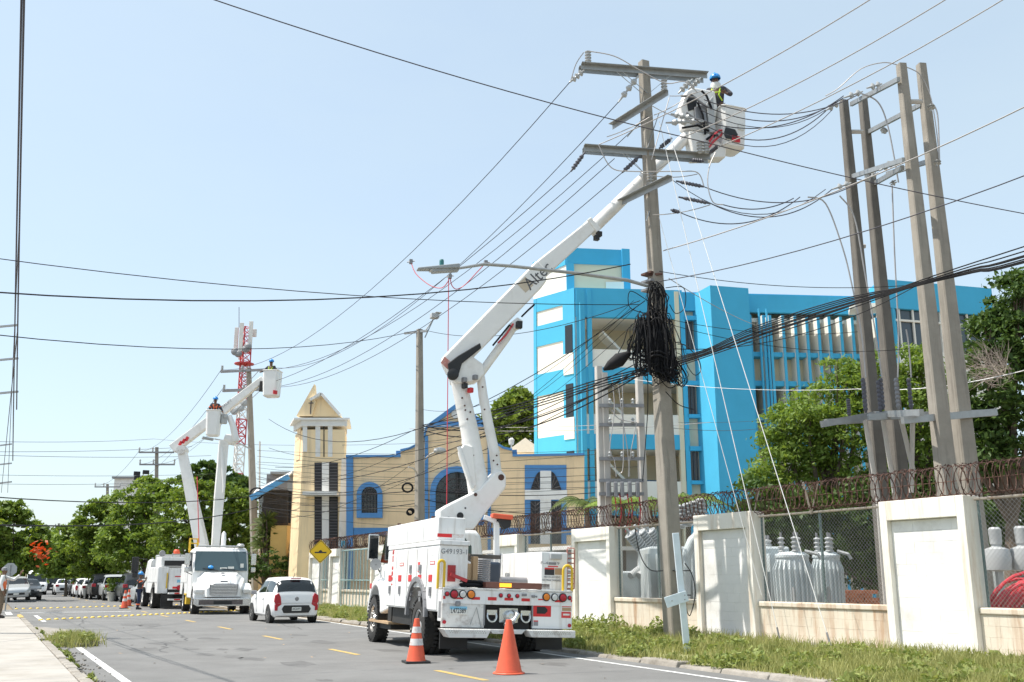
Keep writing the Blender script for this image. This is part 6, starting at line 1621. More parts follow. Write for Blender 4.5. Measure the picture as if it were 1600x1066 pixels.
for (u, v) in ((726, 634), (727, 641), (735, 644), (730, 655), (737, 700), (740, 712), (741, 722), (737, 716), (722, 622), (757, 640), (754, 605), (776, 712), (771, 720), (777, 726)):
    b = MB(); b.lathe([(.022, 0), (.018, .03)], 8, bp(u, v, .19), NT); b.build('bolt', 'rust', la)
cy = rod([(717, 698), (727, 730), (738, 764)], [.05, .055, .04], 'lower_cylinder', 'boomwhite', 12, .24)
b = MB(); plate(b, [(714, 708), (722, 696), (735, 700), (741, 760), (733, 766), (716, 716)], .05, .25); b.build('cylinder_bracket', 'boomwhite', truck, bevel=.02)
# elbow
b = MB(); plate(b, [(700, 580), (706, 566), (730, 556), (752, 572), (754, 588), (744, 598), (722, 602), (706, 600)], -.24, .24); kn_ = b.build('elbow', 'boomwhite', truck, bevel=.04, seg=3)
b = MB(); plate(b, [(696, 572), (712, 560), (746, 540), (748, 548), (738, 556), (718, 572), (712, 592), (704, 598), (698, 590)], .245, .3); b.build('hose_cover', 'black', kn_, bevel=.02)
b = MB(); b.lathe([(.13, 0), (.13, .1), (.08, .12)], 16, bp(707, 586, .3), NT); b.build('elbow_pin', 'black', kn_, smooth=True)
for (u, v, m) in ((726, 603, 'black'), (735, 610, 'red'), (725, 594, 'steelgrey'), (742, 590, 'steelgrey')):
    b = MB(); b.cbox(bp(u, v, .25), (.1, .14, .12), .3); b.build('elbow_fitting', m, kn_, bevel=.02)
# upper boom: steel sleeve, fibreglass box, inner boom
b = MB(); plate(b, [(690, 566), (692, 558), (836, 410), (850, 424), (851, 442), (842, 454), (735, 564), (716, 582), (700, 586)], -.2, .2); sl_ = b.build('boom_sleeve', 'boomwhite', truck, bevel=.05, seg=3)
b = MB(); plate(b, [(836, 411), (918, 346), (930, 361), (850, 436)], -.15, .15); ub = b.build('upper_boom', 'boomwhite', truck, bevel=.04, seg=3)
b = MB(); plate(b, [(914, 347), (920, 343), (936, 361), (930, 367)], -.18, .18); b.build('boom_collar', 'boomwhite', ub, bevel=.02)
ib = rod([(926, 357), (1000, 285), (1040, 247), (1078, 208)], [.16, .155, .15, .145], 'inner_boom', 'boomwhite', 18)
for (u, v) in ((936, 366), (932, 372)):
    b = MB(); b.cbox(bp(u, v, .15), (.12, .12, .12)); b.build('boom_fitting', 'black', ub)
b = MB(); plate(b, [(686, 570), (692, 560), (703, 570), (697, 580)], .202, .212); b.build('red_stripe', mat('faded_stripe', (.6, .25, .2), .6, dirt=(.7, .68, .65), dirt_amt=.9, dirt_scale=14), sl_)
rod([(736, 590), (750, 585), (790, 530), (803, 510)], [.05, .1, .1, .1], 'upper_cylinder', 'boomwhite', 14, .0)
b = MB(); plate(b, [(796, 506), (806, 498), (815, 504), (812, 514), (800, 516)], -.16, .16); b.build('cylinder_lug', 'boomwhite', truck, bevel=.02)
b = MB(); b.cbox(bp(811, 508, .2), (.14, .14, .18)); b.build('valve_block', 'black', truck, bevel=.02)
for pts, m in (([(770, 540), (780, 528), (796, 508), (800, 512)], 'cable'), ([(778, 536), (790, 524), (802, 506)], 'redcable'), ([(815, 495), (825, 485), (835, 476)], 'cable')):
    b = MB(); b.tube([bp(u, v, .2) for u, v in pts], .025, 6); b.build('hydraulic_hose', m, truck)
for pts in ([(700, 600), (692, 640), (694, 700), (700, 760)],): pass
# maker's lettering and logo on the sleeve
d2 = (bp(840, 428, .27) - bp(828, 444, .27)); up2 = NT.cross(d2.normalized())
def face_rot(xd):
    xd = xd.normalized(); zd = NT.normalized(); yd = zd.cross(xd).normalized(); return Matrix((xd, yd, zd)).transposed().to_euler()
xdir = bp(850, 423, .21) - bp(828, 444, .21)
text('boom_lettering', 'Altec', .42, 'inkdark', sl_, bp(841, 431, .206), face_rot(xdir), .82)
b = MB(); c = bp(821, 445, .204); x_ = xdir.normalized(); y_ = NT.cross(x_)
b.hexa([c - x_ * .14 - y_ * .14, c + x_ * .14 - y_ * .14, c + x_ * .14 + y_ * .14, c - x_ * .14 + y_ * .14] + [w + NT * .004 for w in (c - x_ * .14 - y_ * .14, c + x_ * .14 - y_ * .14, c + x_ * .14 + y_ * .14, c - x_ * .14 + y_ * .14)]); b.build('boom_logo', mat('tan_logo', (.55, .47, .36), .6, var=.1), sl_)
# boom tip: knuckle, covers, bucket
b = MB(); plate(b, [(1058, 172), (1068, 148), (1078, 142), (1112, 148), (1116, 176), (1112, 200), (1096, 212), (1064, 206)], -.1, .22); tip = b.build('tip_cover', 'boomwhite', truck, bevel=.05, seg=3)
b = MB(); plate(b, [(1067, 164), (1074, 153), (1084, 160), (1081, 176), (1070, 180)], .225, .24); b.build('tip_opening', 'black', tip)
b = MB(); plate(b, [(1078, 175), (1094, 170), (1098, 200), (1080, 204)], .24, .3); b.build('tip_gear', 'steelgrey', tip, bevel=.02)
b = MB(); plate(b, [(1070, 212), (1100, 216), (1128, 238), (1126, 253), (1078, 254), (1076, 246)], -.1, .3); b.build('bucket_bracket', 'boomwhite', truck, bevel=.03)
b = MB(); plate(b, [(1096, 170), (1106, 158), (1110, 214), (1100, 216)], .1, .34); b.build('bucket_mount', 'porcelain', truck, bevel=.02)
for pts, m in (([(1108, 230), (1116, 220), (1126, 212), (1130, 206)], 'redcable'), ([(1106, 226), (1114, 212), (1124, 204), (1130, 204)], 'redcable'), ([(1104, 218), (1112, 212), (1122, 212)], 'cable'), ([(1090, 160), (1098, 180), (1102, 210)], 'cable'), ([(1064, 150), (1084, 152), (1106, 168)], 'steelgrey'), ([(1096, 142), (1104, 150), (1112, 170)], 'cable'), ([(1066, 200), (1090, 196), (1108, 205)], 'cable'), ([(1072, 176), (1086, 186), (1104, 190)], 'steelgrey')):
    b = MB(); b.tube([bp(u, v, .36) for u, v in pts], .03, 7); b.build('control_hose', m, truck, smooth=True)
def bucket(parent, org, m4, w=.68, d=.68, h=1.06):
    """open topped fibreglass bucket: rounded box with wall thickness, rim and ribs"""
    b = MB(); k = .09
    def rr(w, d, z, k): return [(-w / 2 + k, -d / 2, z), (w / 2 - k, -d / 2, z), (w / 2, -d / 2 + k, z), (w / 2, d / 2 - k, z), (w / 2 - k, d / 2, z), (-w / 2 + k, d / 2, z), (-w / 2, d / 2 - k, z), (-w / 2, -d / 2 + k, z)]
    b.T = m4
    b.loft([rr(w * .72, d * .72, 0, k * .8), rr(w * .9, d * .9, .06, k), rr(w, d, h * .72, k), rr(w, d, h, k), rr(w + .06, d + .06, h, k), rr(w + .06, d + .06, h + .035, k), rr(w - .05, d - .05, h + .035, k), rr(w - .07, d - .07, .1, k)], caps=True)
    o = b.build('bucket', 'boomwhite', parent, smooth=True, bevel=.012)
    return o
bo = bp(1141, 242, .05); bo = bp(1139, 238, .1)
BZ = Matrix.Translation(bo) @ Matrix.Rotation(R(-2), 4, 'Z')
bk = bucket(truck, bo, BZ, .72, .72, 1.12)
b = MB(BZ); b.cbox((.362, -.12, .95), (.012, .2, .2)); b.cbox((.362, .1, .5), (.012, .24, .16)); b.build('sticker', 'red', bk)
b = MB(BZ); b.cbox((.0, -.366, .22), (.24, .012, .17)); b.build('sticker', 'red', bk)
b = MB(BZ); b.cbox((.18, -.366, .6), (.2, .01, .18)); b.build('sticker', 'plate_white', bk)
b = MB(BZ); b.prism([(-.36, .3), (-.3, .5), (-.02, .48), (.06, .35), (-.02, .2), (-.3, .18)], 'y', -.372, -.362); b.build('hose_opening', 'black', bk)
BUCKET_W = TF.m @ BZ
# amber light bar on its post
p, q = rf_(775.5, 868, 2.6), rf_(775.5, 815, 2.6)
b = MB(); b.beam(p, q, .12, .1); b.beam(q, rf_(756, 808, 2.7), .12, .1); b.beam(p - Vector((0, 0, .6)), p, .1, .08); b.build('light_post', 'white', truck, bevel=.01)
b = MB(); p, q = rf_(768, 806, 2.55), rf_(800, 809, 2.5); b.beam(p, q, .24, .1); b.build('amber_bar', 'orange', truck, bevel=.02)
b = MB(); c = rf_(787, 816, 2.55); b.prism([(c.x - .18, c.z + .06), (c.x + .16, c.z + .06), (c.x + .14, c.z - .1), (c.x, c.z - .16)], 'y', 2.48, 2.62); b.build('lamp_bracket', 'black', truck)
# ================================================================ people
DG = lambda: bpy.context.evaluated_depsgraph_get()
def skin_mesh(name, nodes, edges, rad, m, parent, extra=None, sub=2):
    me = bpy.data.meshes.new(name); ks = list(nodes); ix = {k: i for i, k in enumerate(ks)}
    me.from_pydata([tuple(nodes[k]) for k in ks], [(ix[a], ix[c]) for a, c in edges], [])
    o = bpy.data.objects.new(name, me); COL.objects.link(o)
    o.modifiers.new('skin', 'SKIN')
    for k in ks:
        sv = me.skin_vertices[0].data[ix[k]]; r = rad[k]; sv.radius = r if isinstance(r, tuple) else (r, r); sv.use_root = (k == ks[0])
    s_ = o.modifiers.new('sub', 'SUBSURF'); s_.levels = sub; s_.render_levels = sub
    ev = o.evaluated_get(DG()); m2 = bpy.data.meshes.new_from_object(ev)
    b = MB(); b.v = [tuple(v.co) for v in m2.vertices]; b.f = [list(p.vertices) for p in m2.polygons]; b.mi = [0] * len(b.f)
    bpy.data.objects.remove(o)
    if extra: extra(b)
    return b.build(name, m, parent, smooth=True)
def person(label, loc, rz, pose, jacket='jacket', trousers='navy', strap='hiorange', hat='helmet', scale=1.0, bands=True, vest=None):
    p = thing('person', label, 'person', loc, rz)
    V = Vector
    N = {'pelvis': V((0, 0, .96)), 'waist': V((0, .01, 1.08)), 'chest': V((0, .01, 1.27)), 'neck': V((0, 0, 1.46)), 'jaw': V((0, .03, 1.55)), 'head': V((0, .02, 1.64)), 'crown': V((0, .0, 1.73)), 'nose': V((0, .115, 1.6))}
    for sg, k in ((-1, 'l'), (1, 'r')):
        N['sh' + k] = V((sg * .175, 0, 1.41)); N['el' + k] = V((sg * .25, -.02, 1.13)); N['wr' + k] = V((sg * .27, .08, .90)); N['pa' + k] = V((sg * .27, .11, .82))
        N['hi' + k] = V((sg * .095, 0, .90)); N['kn' + k] = V((sg * .105, .02, .50)); N['an' + k] = V((sg * .11, -.01, .09)); N['to' + k] = V((sg * .125, .15, .04))
    for k, v in pose.items(): N[k] = V(v)
    R_ = {'pelvis': (.15, .11), 'waist': (.14, .10), 'chest': (.165, .115), 'neck': .055, 'jaw': .068, 'head': .083, 'crown': .055, 'nose': .013}
    for k in 'lr': R_.update({'sh' + k: .062, 'el' + k: .042, 'wr' + k: .029, 'pa' + k: (.038, .022), 'hi' + k: .085, 'kn' + k: .058, 'an' + k: .042, 'to' + k: .036})
    E = [('pelvis', 'waist'), ('waist', 'chest'), ('chest', 'neck'), ('neck', 'jaw'), ('jaw', 'head'), ('head', 'crown'), ('jaw', 'nose')]
    for k in 'lr': E += [('chest', 'sh' + k), ('sh' + k, 'el' + k), ('el' + k, 'wr' + k), ('wr' + k, 'pa' + k), ('pelvis', 'hi' + k), ('hi' + k, 'kn' + k), ('kn' + k, 'an' + k), ('an' + k, 'to' + k)]
    def hands(b):
        for k, sg in (('l', -1), ('r', 1)):
            w, q = N['wr' + k], N['pa' + k]; d = (q - w).normalized(); s1 = d.orthogonal().normalized(); s2 = d.cross(s1)
            if abs(s1.x) > abs(s2.x): s1, s2 = s2, s1
            for i in range(4):
                o = q + s1 * (i - 1.5) * .019; L = (.075, .085, .08, .062)[i]
                b.tube([o - d * .01, o + d * L * .45 + s2 * .006, o + d * L * .8 + s2 * .022, o + d * L + s2 * .038], [.0095, .009, .008, .006], 6)
            o = w.lerp(q, .55) - s1 * .03; b.tube([o, o + d * .03 - s1 * .025 + s2 * .01, o + d * .062 - s1 * .03 + s2 * .02], [.011, .0095, .007], 6)
        h = N['head']
        for sx in (-1, 1):
            b.lathe([(.004, -.008), (.022, 0), (.02, .008), (.004, .012)], 8, h + V((sx * .083, -.01, -.01)), (sx, -.2, 0))
    body = skin_mesh('body', N, E, R_, 'skin', p, hands)
    for sx in (-1, 1):                                    # eyes, brows, mouth
        b = MB(); b.lathe([(.011, 0), (.008, .006), (.0, .008)], 8, N['head'] + V((sx * .032, .078, -.012)), (sx * .25, 1, 0), caps=False); b.build('eye', 'ink', body)
    b = MB(); b.tube([N['jaw'] + V((-.025, .062, -.005)), N['jaw'] + V((0, .07, -.007)), N['jaw'] + V((.025, .062, -.005))], .006, 5); b.build('mouth', 'redpaint', body)
    JN = ['pelvis', 'waist', 'chest', 'collar'] + [a + k for k in 'lr' for a in ('sh', 'el', 'cu')]
    J = {k: N[k] for k in ('pelvis', 'waist', 'chest')}; J['collar'] = N['neck'] - V((0, 0, .03))
    for k in 'lr': J['sh' + k] = N['sh' + k]; J['el' + k] = N['el' + k]; J['cu' + k] = N['el' + k].lerp(N['wr' + k], .93)
    JR = {'pelvis': (.168, .128), 'waist': (.158, .118), 'chest': (.182, .132), 'collar': .075}
    for k in 'lr': JR.update({'sh' + k: .078, 'el' + k: .058, 'cu' + k: .042})
    JE = [('pelvis', 'waist'), ('waist', 'chest'), ('chest', 'collar')]
    for k in 'lr': JE += [('chest', 'sh' + k), ('sh' + k, 'el' + k), ('el' + k, 'cu' + k)]
    jk = skin_mesh('jacket', J, JE, JR, jacket, p)
    if vest:
        VN = {k: J[k] for k in ('pelvis', 'waist', 'chest')}; VN['pelvis'] = VN['pelvis'] - V((0, 0, .05))
        for k in 'lr': VN['sh' + k] = N['chest'].lerp(N['sh' + k], .75)
        skin_mesh('vest', VN, [('pelvis', 'waist'), ('waist', 'chest'), ('chest', 'shl'), ('chest', 'shr')], {'pelvis': (.19, .145), 'waist': (.178, .137), 'chest': (.195, .148), 'shl': .085, 'shr': .085}, vest, jk)
    T = {'pelvis': N['pelvis'] + V((0, 0, .03))}; TR = {'pelvis': (.155, .118)}; TE = []
    for k in 'lr':
        T['hi' + k] = N['hi' + k]; T['kn' + k] = N['kn' + k]; T['an' + k] = N['an' + k] + V((0, 0, .02)); TR.update({'hi' + k: .105, 'kn' + k: .078, 'an' + k: .07}); TE += [('pelvis', 'hi' + k), ('hi' + k, 'kn' + k), ('kn' + k, 'an' + k)]
    tr = skin_mesh('trousers', T, TE, TR, trousers, p)
    for k in 'lr':
        b = MB(); a, t = N['an' + k], N['to' + k]; d = (t - a); d.z = 0; b.loft([[(a + d * f + V((x * w, 0, 0)) + V((0, 0, z)) - V((0, 0, a.z))) for x, z in ((-.05, 0), (.05, 0), (.05, hh), (-.05, hh))] for f, w, hh in ((-.45, .75, .12), (0, .85, .13), (.5, .95, .09), (1.15, .6, .05))]); b.build('boot', 'black', p, bevel=.01)
        if bands:
            for zz in (.24,):
                b = MB(); c = N['kn' + k].lerp(N['an' + k], .62); b.lathe([(.084, -.03), (.088, 0), (.084, .03)], 12, c, N['kn' + k] - N['an' + k], caps=False); b.build('reflective_band', 'hiorange', tr)
    if strap:
        c = N['chest']
        for sg in (-1, 1):
            b = MB(); b.tube([c + V((sg * .1, -.13, .1)), c + V((sg * .1, -.02, .19)), c + V((sg * .09, .13, .08)), c + V((sg * .05, .15, -.08)), c + V((sg * .12, .13, -.22))], .018, 5); b.build('harness_strap', strap, jk)
        b = MB(); b.tube([c + V((-.1, .145, .0)), c + V((.1, .145, .0))], .016, 5); b.build('harness_strap', strap, jk)
        for sg, k in ((-1, 'l'), (1, 'r')):
            if strap == 'hiorange':
                q = N['sh' + k].lerp(N['el' + k], .45); b = MB(); b.lathe([(.076, -.025), (.078, .025)], 12, q, N['el' + k] - N['sh' + k], caps=False); b.build('sleeve_band', strap, jk)
    h = N['head']
    if hat:
        b = MB(); c = h + V((0, -.005, .03)); b.lathe([(.125, .0), (.13, .02), (.122, .06), (.1, .1), (.06, .13), (.0, .142)], 18, c, (0, .08, 1), caps=False)
        b.hexa([c + V(q) for q in ((-.1, .08, -.005), (.1, .08, -.005), (.07, .19, -.02), (-.07, .19, -.02), (-.1, .08, .015), (.1, .08, .015), (.07, .19, -.008), (-.07, .19, -.008))])
        b.tube([c + V((0, -.12, .05)), c + V((0, -.06, .125)), c + V((0, .04, .145)), c + V((0, .12, .06))], .018, 6); ht = b.build('hard_hat', hat, p, smooth=True)
    else:
        b = MB(); b.lathe([(.09, -.02), (.095, .03), (.08, .08), (.0, .11)], 14, h + V((0, -.015, 0)), caps=False); b.build('hair', 'inkgrey', p, smooth=True)
    p.scale = (scale,) * 3
    return p
w = person('lineman in blue hard hat and lime harness in the bucket at the main pole', (0, 0, 0), 0,
           {'ell': (-.33, .1, 1.2), 'wrl': (-.22, .3, 1.14), 'pal': (-.17, .37, 1.13), 'elr': (.36, -.02, 1.17), 'wrr': (.42, .2, 1.1), 'par': (.41, .27, 1.06)}, strap='hivis', trousers='jacket')
fr = BUCKET_W.to_translation(); w.location = fr + Vector((-.2, .06, .2)); w.scale = (1.16,) * 3; w.rotation_euler = (0, R(1.5), R(168))
b = MB(); c = Vector((0, 0, 1.5)); b.lathe([(.1, -.09), (.125, -.02), (.11, .06)], 14, c, caps=False); b.build('neck_cloth', 'cloth_white', w, smooth=True)
gp = gnd(215, 952.5); person('worker in blue hard hat and navy trousers standing on the road beside cones', (gp.x, gp.y, 0), R(-75), {'elr': (.24, .1, 1.2), 'wrr': (.14, .27, 1.4), 'par': (.1, .28, 1.47), 'ell': (-.25, .06, 1.17), 'wrl': (-.14, .24, 1.36), 'pal': (-.1, .26, 1.43)}, scale=1.0)
gp = gnd(-2, 966, .12); person('flagger in orange vest and khaki trousers raising an arm beside the octagonal sign', (gp.x, gp.y, .12), R(-70), {'ell': (-.3, .32, 1.3), 'wrl': (-.22, .52, 1.5), 'pal': (-.2, .55, 1.58)}, jacket='cloth_white', trousers='khaki', strap=None, hat=None, bands=False, vest='hiorange')

# ================================================================ cars
def cr(a, b_, c, d, t): return .5 * (2 * b_ + (c - a) * t + (2 * a - 5 * b_ + 4 * c - d) * t * t + (3 * b_ - a - 3 * c + d) * t ** 3)
SH = {  # t from the rear, underside, belt, roof, width, roof width
 'hatch': [(0, .42, .82, .84, .80, .8), (.012, .26, .9, 1.0, .92, .8), (.05, .2, .95, 1.30, .98, .76), (.1, .2, .96, 1.46, 1, .75), (.3, .2, .95, 1.51, 1, .76), (.5, .2, .93, 1.50, 1, .76), (.6, .2, .93, 1.40, 1, .76), (.74, .2, .96, 1.02, 1, .8), (.93, .2, .82, .85, .94, .8), (.985, .25, .7, .72, .85, .8), (1, .35, .6, .61, .74, .8)],
 'sedan': [(0, .4, .78, .8, .8, .8), (.012, .26, .95, .97, .93, .8), (.13, .2, 1.0, 1.03, .98, .78), (.27, .2, .96, 1.40, 1, .73), (.4, .2, .94, 1.45, 1, .73), (.52, .2, .93, 1.42, 1, .73), (.68, .2, .95, 1.0, 1, .8), (.92, .2, .8, .83, .94, .8), (1, .33, .62, .63, .76, .8)],
 'suv': [(0, .5, 1.0, 1.05, .84, .84), (.012, .35, 1.1, 1.4, .95, .82), (.05, .3, 1.12, 1.72, 1, .82), (.3, .3, 1.1, 1.82, 1, .82), (.52, .3, 1.08, 1.78, 1, .82), (.66, .3, 1.12, 1.18, 1, .85), (.92, .3, 1.02, 1.05, .96, .85), (1, .4, .8, .82, .82, .85)],
 'pickup': [(0, .5, 1.04, 1.05, .92, .9), (.01, .42, 1.06, 1.07, .97, .9), (.33, .35, 1.06, 1.07, 1, .9), (.345, .35, 1.06, 1.6, 1, .8), (.4, .32, 1.06, 1.75, 1, .8), (.58, .3, 1.05, 1.75, 1, .8), (.71, .3, 1.1, 1.16, 1, .85), (.93, .3, 1.02, 1.05, .96, .85), (1, .4, .8, .82, .84, .85)],
 'van': [(0, .45, 1.1, 1.6, .92, .9), (.02, .3, 1.15, 2.2, 1, .88), (.3, .3, 1.15, 2.28, 1, .88), (.78, .3, 1.15, 2.26, 1, .88), (.87, .3, 1.12, 1.95, 1, .87), (.96, .3, 1.05, 1.15, .97, .88), (1, .38, .85, .88, .86, .88)]}
def car(label, kind, loc, rz, L, W, m, cat='car', group='cars parked along the road', name='parked_car', plate_txt=None, detail=False, roll=0):
    c = thing(name, label, cat, loc, rz, group); c.rotation_euler = (0, roll, rz)
    S = SH[kind]; w2 = W / 2
    def st(t):
        i = 0
        while i < len(S) - 2 and S[i + 1][0] <= t: i += 1
        f = (t - S[i][0]) / (S[i + 1][0] - S[i][0]); a = S[max(i - 1, 0)]; d = S[min(i + 2, len(S) - 1)]
        return [S[i][k] + (S[i + 1][k] - S[i][k]) * (f * .6 + .4 * f * f * (3 - 2 * f)) for k in range(6)]
    def rg(t):
        _, z0, zb, zr, w, rw = st(t); y = (t - .5) * L; w = w * w2; x2 = w2 * rw * min(1, w / w2)
        cab = min(1, max(0, (zr - zb) / .3)); x2 = x2 * cab + w * .9 * (1 - cab); cr_ = .07 * cab
        half = [(w * .86, z0), (w * .97, z0 + .08), (w, z0 + (zb - z0) * .4), (w, z0 + (zb - z0) * .72), (w * .985, zb - .03), (w * .96, zb), (x2 + (w * .96 - x2) * .5, zb + (zr - zb) * .5 - .0), (x2, zr - cr_ - .005), (x2 - .06, zr - .012), (x2 * .55, zr + .012 * cab), (0, zr + .02 * cab)]
        return [Vector((-x, y, z)) for x, z in half] + [Vector((x, y, z)) for x, z in half[-2::-1]]
    ts = sorted(set([round(i / 40, 4) for i in range(41)] + [s[0] for s in S]))
    b = MB(); b.loft([rg(t) for t in ts]); body = b.build('body', m, c, smooth=True)
    def P(t, k):
        r = rg(t); i = min(int(k), len(r) - 2); return r[i].lerp(r[i + 1], k - i)
    def patch(nm, t0, t1, k0, k1, mm, off=.012, nt=5, nk=8, par=body, taper=0, th=.0):
        pts = []; ctr = Vector((0, (t0 + t1 - 1) / 2 * L, .9))
        for i in range(nt + 1):
            f = i / nt; t = t0 + (t1 - t0) * f; row = []
            for j in range(nk + 1):
                k = k0 + (k1 - k0) * j / nk; p = P(t, k); e = .004
                dt = P(min(1, t + e), k) - P(max(0, t - e), k); dk = P(t, min(19.99, k + .05)) - P(t, max(0, k - .05))
                n = dt.cross(dk); n = n.normalized() if n.length > 1e-9 else Vector((0, 0, 1))
                if n.dot(p - Vector((0, p.y * .8, .75))) < 0: n = -n
                row.append(p + n * off)
            pts.append(row)
        b = MB(); vs = [p for r in pts for p in r]; q = nk + 1
        b.add(vs, [(i * q + j, i * q + j + 1, (i + 1) * q + j + 1, (i + 1) * q + j) for i in range(nt) for j in range(nk)])
        return b.build(nm, mm, par, smooth=True)
    cab0 = [s for s in S if s[3] - s[2] > .25]; ta, tb_ = cab0[0][0], cab0[-1][0]
    nxt = [s[0] for s in S if s[0] > tb_][0]; prv = ([0] + [s[0] for s in S if s[0] < ta])[-1]
    patch('windscreen', tb_ + (nxt - tb_) * .08, nxt - (nxt - tb_) * .08, 7.4, 12.6, 'glass_dark')
    if kind == 'hatch': patch('rear_window', .018, .082, 6.6, 13.4, 'glass_dark', nt=6)
    elif kind == 'van' : patch('rear_window', .004, .018, 7, 13, 'glass_dark')
    elif kind == 'pickup': patch('rear_window', .3335, .344, 7, 13, 'glass_dark')
    else: patch('rear_window', prv + (ta - prv) * .12, ta - (ta - prv) * .1, 7.4, 12.6, 'glass_dark')
    t0, t1 = (ta + .02, tb_ - .01); tm = (t0 + t1) / 2
    for (a, d) in ((t0 + .015, tm - .01), (tm + .012, t1 + .02)):
        patch('side_window', a, d, 5.25, 6.8, 'glass_dark', nt=3, nk=3); patch('side_window', a, d, 13.2, 14.75, 'glass_dark', nt=3, nk=3)
    r = .29 if kind in ('hatch', 'sedan') else .36
    for ty in (.17, .82):
        y = (ty - .5) * L
        for sg in (-1, 1):
            b = MB(); b.lathe([(r * 1.16, 0), (r * 1.16, .012)], 22, (sg * (w2 * 1.0 - .01), y, r), (sg, 0, 0)); b.build('wheel_arch', 'black', body)
            wheel(c, (sg * (w2 - .09), y, r), r, .2, sg, 'chrome', lugs=5 if detail else 0)
    # lamps, plates, bumper insert, mirrors
    zl = S[1][2] - .08 if kind != 'van' else .85
    for sg in (-1, 1):
        b = MB(); x = sg * w2 * .84
        if kind == 'hatch': b.prism([(x - sg * .17, zl - .2), (x - sg * .02, zl - .3), (x + sg * .08, zl - .1), (x + sg * .06, zl + .1), (x - sg * .06, zl + .17), (x - sg * .13, zl + .05)], 'y', -L / 2 - .01, -L / 2 + .22)
        else: b.cbox((x, -L / 2 + .06, zl), (.28, .2, .2))
        b.build('tail_lamp', 'lensred', body, bevel=.015)
        zf = S[-2][2] - .12; b = MB(); b.hexa([(x - .16, L / 2 - .3, zf - .1), (x + .16, L / 2 - .3, zf - .1), (x + .14 - .05 * sg, L / 2 - .06, zf - .1), (x - .14 - .05 * sg, L / 2 - .06, zf - .1), (x - .16, L / 2 - .45, zf + .06), (x + .16, L / 2 - .45, zf + .06), (x + .12 - .05 * sg, L / 2 - .14, zf + .04), (x - .12 - .05 * sg, L / 2 - .14, zf + .04)])
        b.build('headlight', 'lenswhite', body, bevel=.02)
        b = MB(); y_ = (tb_ - .5) * L + .25; b.cbox((sg * (w2 + .08), y_, S[5][2] + .06), (.2, .1, .14)); b.build('wing_mirror', m if kind != 'hatch' else 'steelgrey', body, bevel=.03)
    b = MB(); b.box(-w2 * .6, w2 * .6, L / 2 - .08, L / 2 + .015, .36, .5); b.box(-w2 * .4, w2 * .4, L / 2 - .12, L / 2 - .02, S[-2][2] - .2, S[-2][2] - .1); b.build('grille', 'black', body, bevel=.02)
    b = MB(); zz = .47 if kind == 'hatch' else .55
    hw = w2 * .62; b.prism([(-hw, zz), (-hw * .85, zz + .12), (hw * .85, zz + .12), (hw, zz), (hw * .85, zz - .13), (-hw * .85, zz - .13)], 'y', -L / 2 - .02, -L / 2 + .1); b.build('bumper_insert', 'black', body, bevel=.02)
    b = MB(); b.box(-.16, .16, -L / 2 - .03, -L / 2 - .021, zz - .06, zz + .06); pl = b.build('number_plate', 'plate_white', body)
    b = MB(); b.box(-.16, .16, L / 2 + .016, L / 2 + .024, .38, .48); b.build('number_plate', 'plate_white', body)
    if plate_txt: text('plate_lettering', plate_txt, .1, 'ink', pl, (0, -L / 2 - .032, zz), (R(90), 0, 0), .27)
    if detail:
        for sg in (-1, 1):
            b = MB(); b.cbox((sg * w2 * .85, -L / 2 + .0, .52), (.1, .06, .2)); b.build('fog_reflector', 'lensred', body, bevel=.02)
        b = MB(); b.cbox((0, -L / 2 + .24, 1.475), (.34, .06, .035)); b.build('brake_lamp', 'lensred', body)
        b = MB(); b.lathe([(.07, 0), (.06, .01)], 16, (0, -L / 2 - .004, .8), (0, -1, 0)); o = b.build('badge', 'steelgrey', body); 
        b = MB(); b.tube([(.0, -L / 2 + .55, 1.5), (.0, -L / 2 + .4, 1.66)], .008, 4); b.build('aerial', 'black', body)
        b = MB(); b.box(-w2 * .8, w2 * .8, -L / 2 - .012, -L / 2 + .05, .655, .662); b.build('boot_seam', 'inkgrey', body)
        for sg in (-1, 1):
            for yy in (-.1, .95):
                b = MB(); b.cbox((sg * (w2 + .004), yy - .3, .8), (.03, .16, .03)); b.build('door_handle', m, body)
                b = MB(); b.cbox((sg * (w2 - .004), yy - .45, .6), (.016, .012, .55)); b.build('door_seam', 'inkgrey', body)
    return c
def nu(u, s): return s / s_at(u, 1.0)
c = xy(36.1, 9.5); car('small white hatchback with dark rear window stopped by the verge near the diamond sign', 'hatch', c, RA, 3.62, 1.62, 'carwhite', group='cars along the road', name='parked_car', plate_txt='AK26491', detail=True)
M['silver'] = mat('silver_paint', (.45, .47, .48), .3, .3, var=0); M['carblack'] = mat('black_car_paint', (.012, .013, .016), .25, var=0); M['cargrey'] = mat('dark_grey_paint', (.06, .065, .07), .3, .2, var=0)
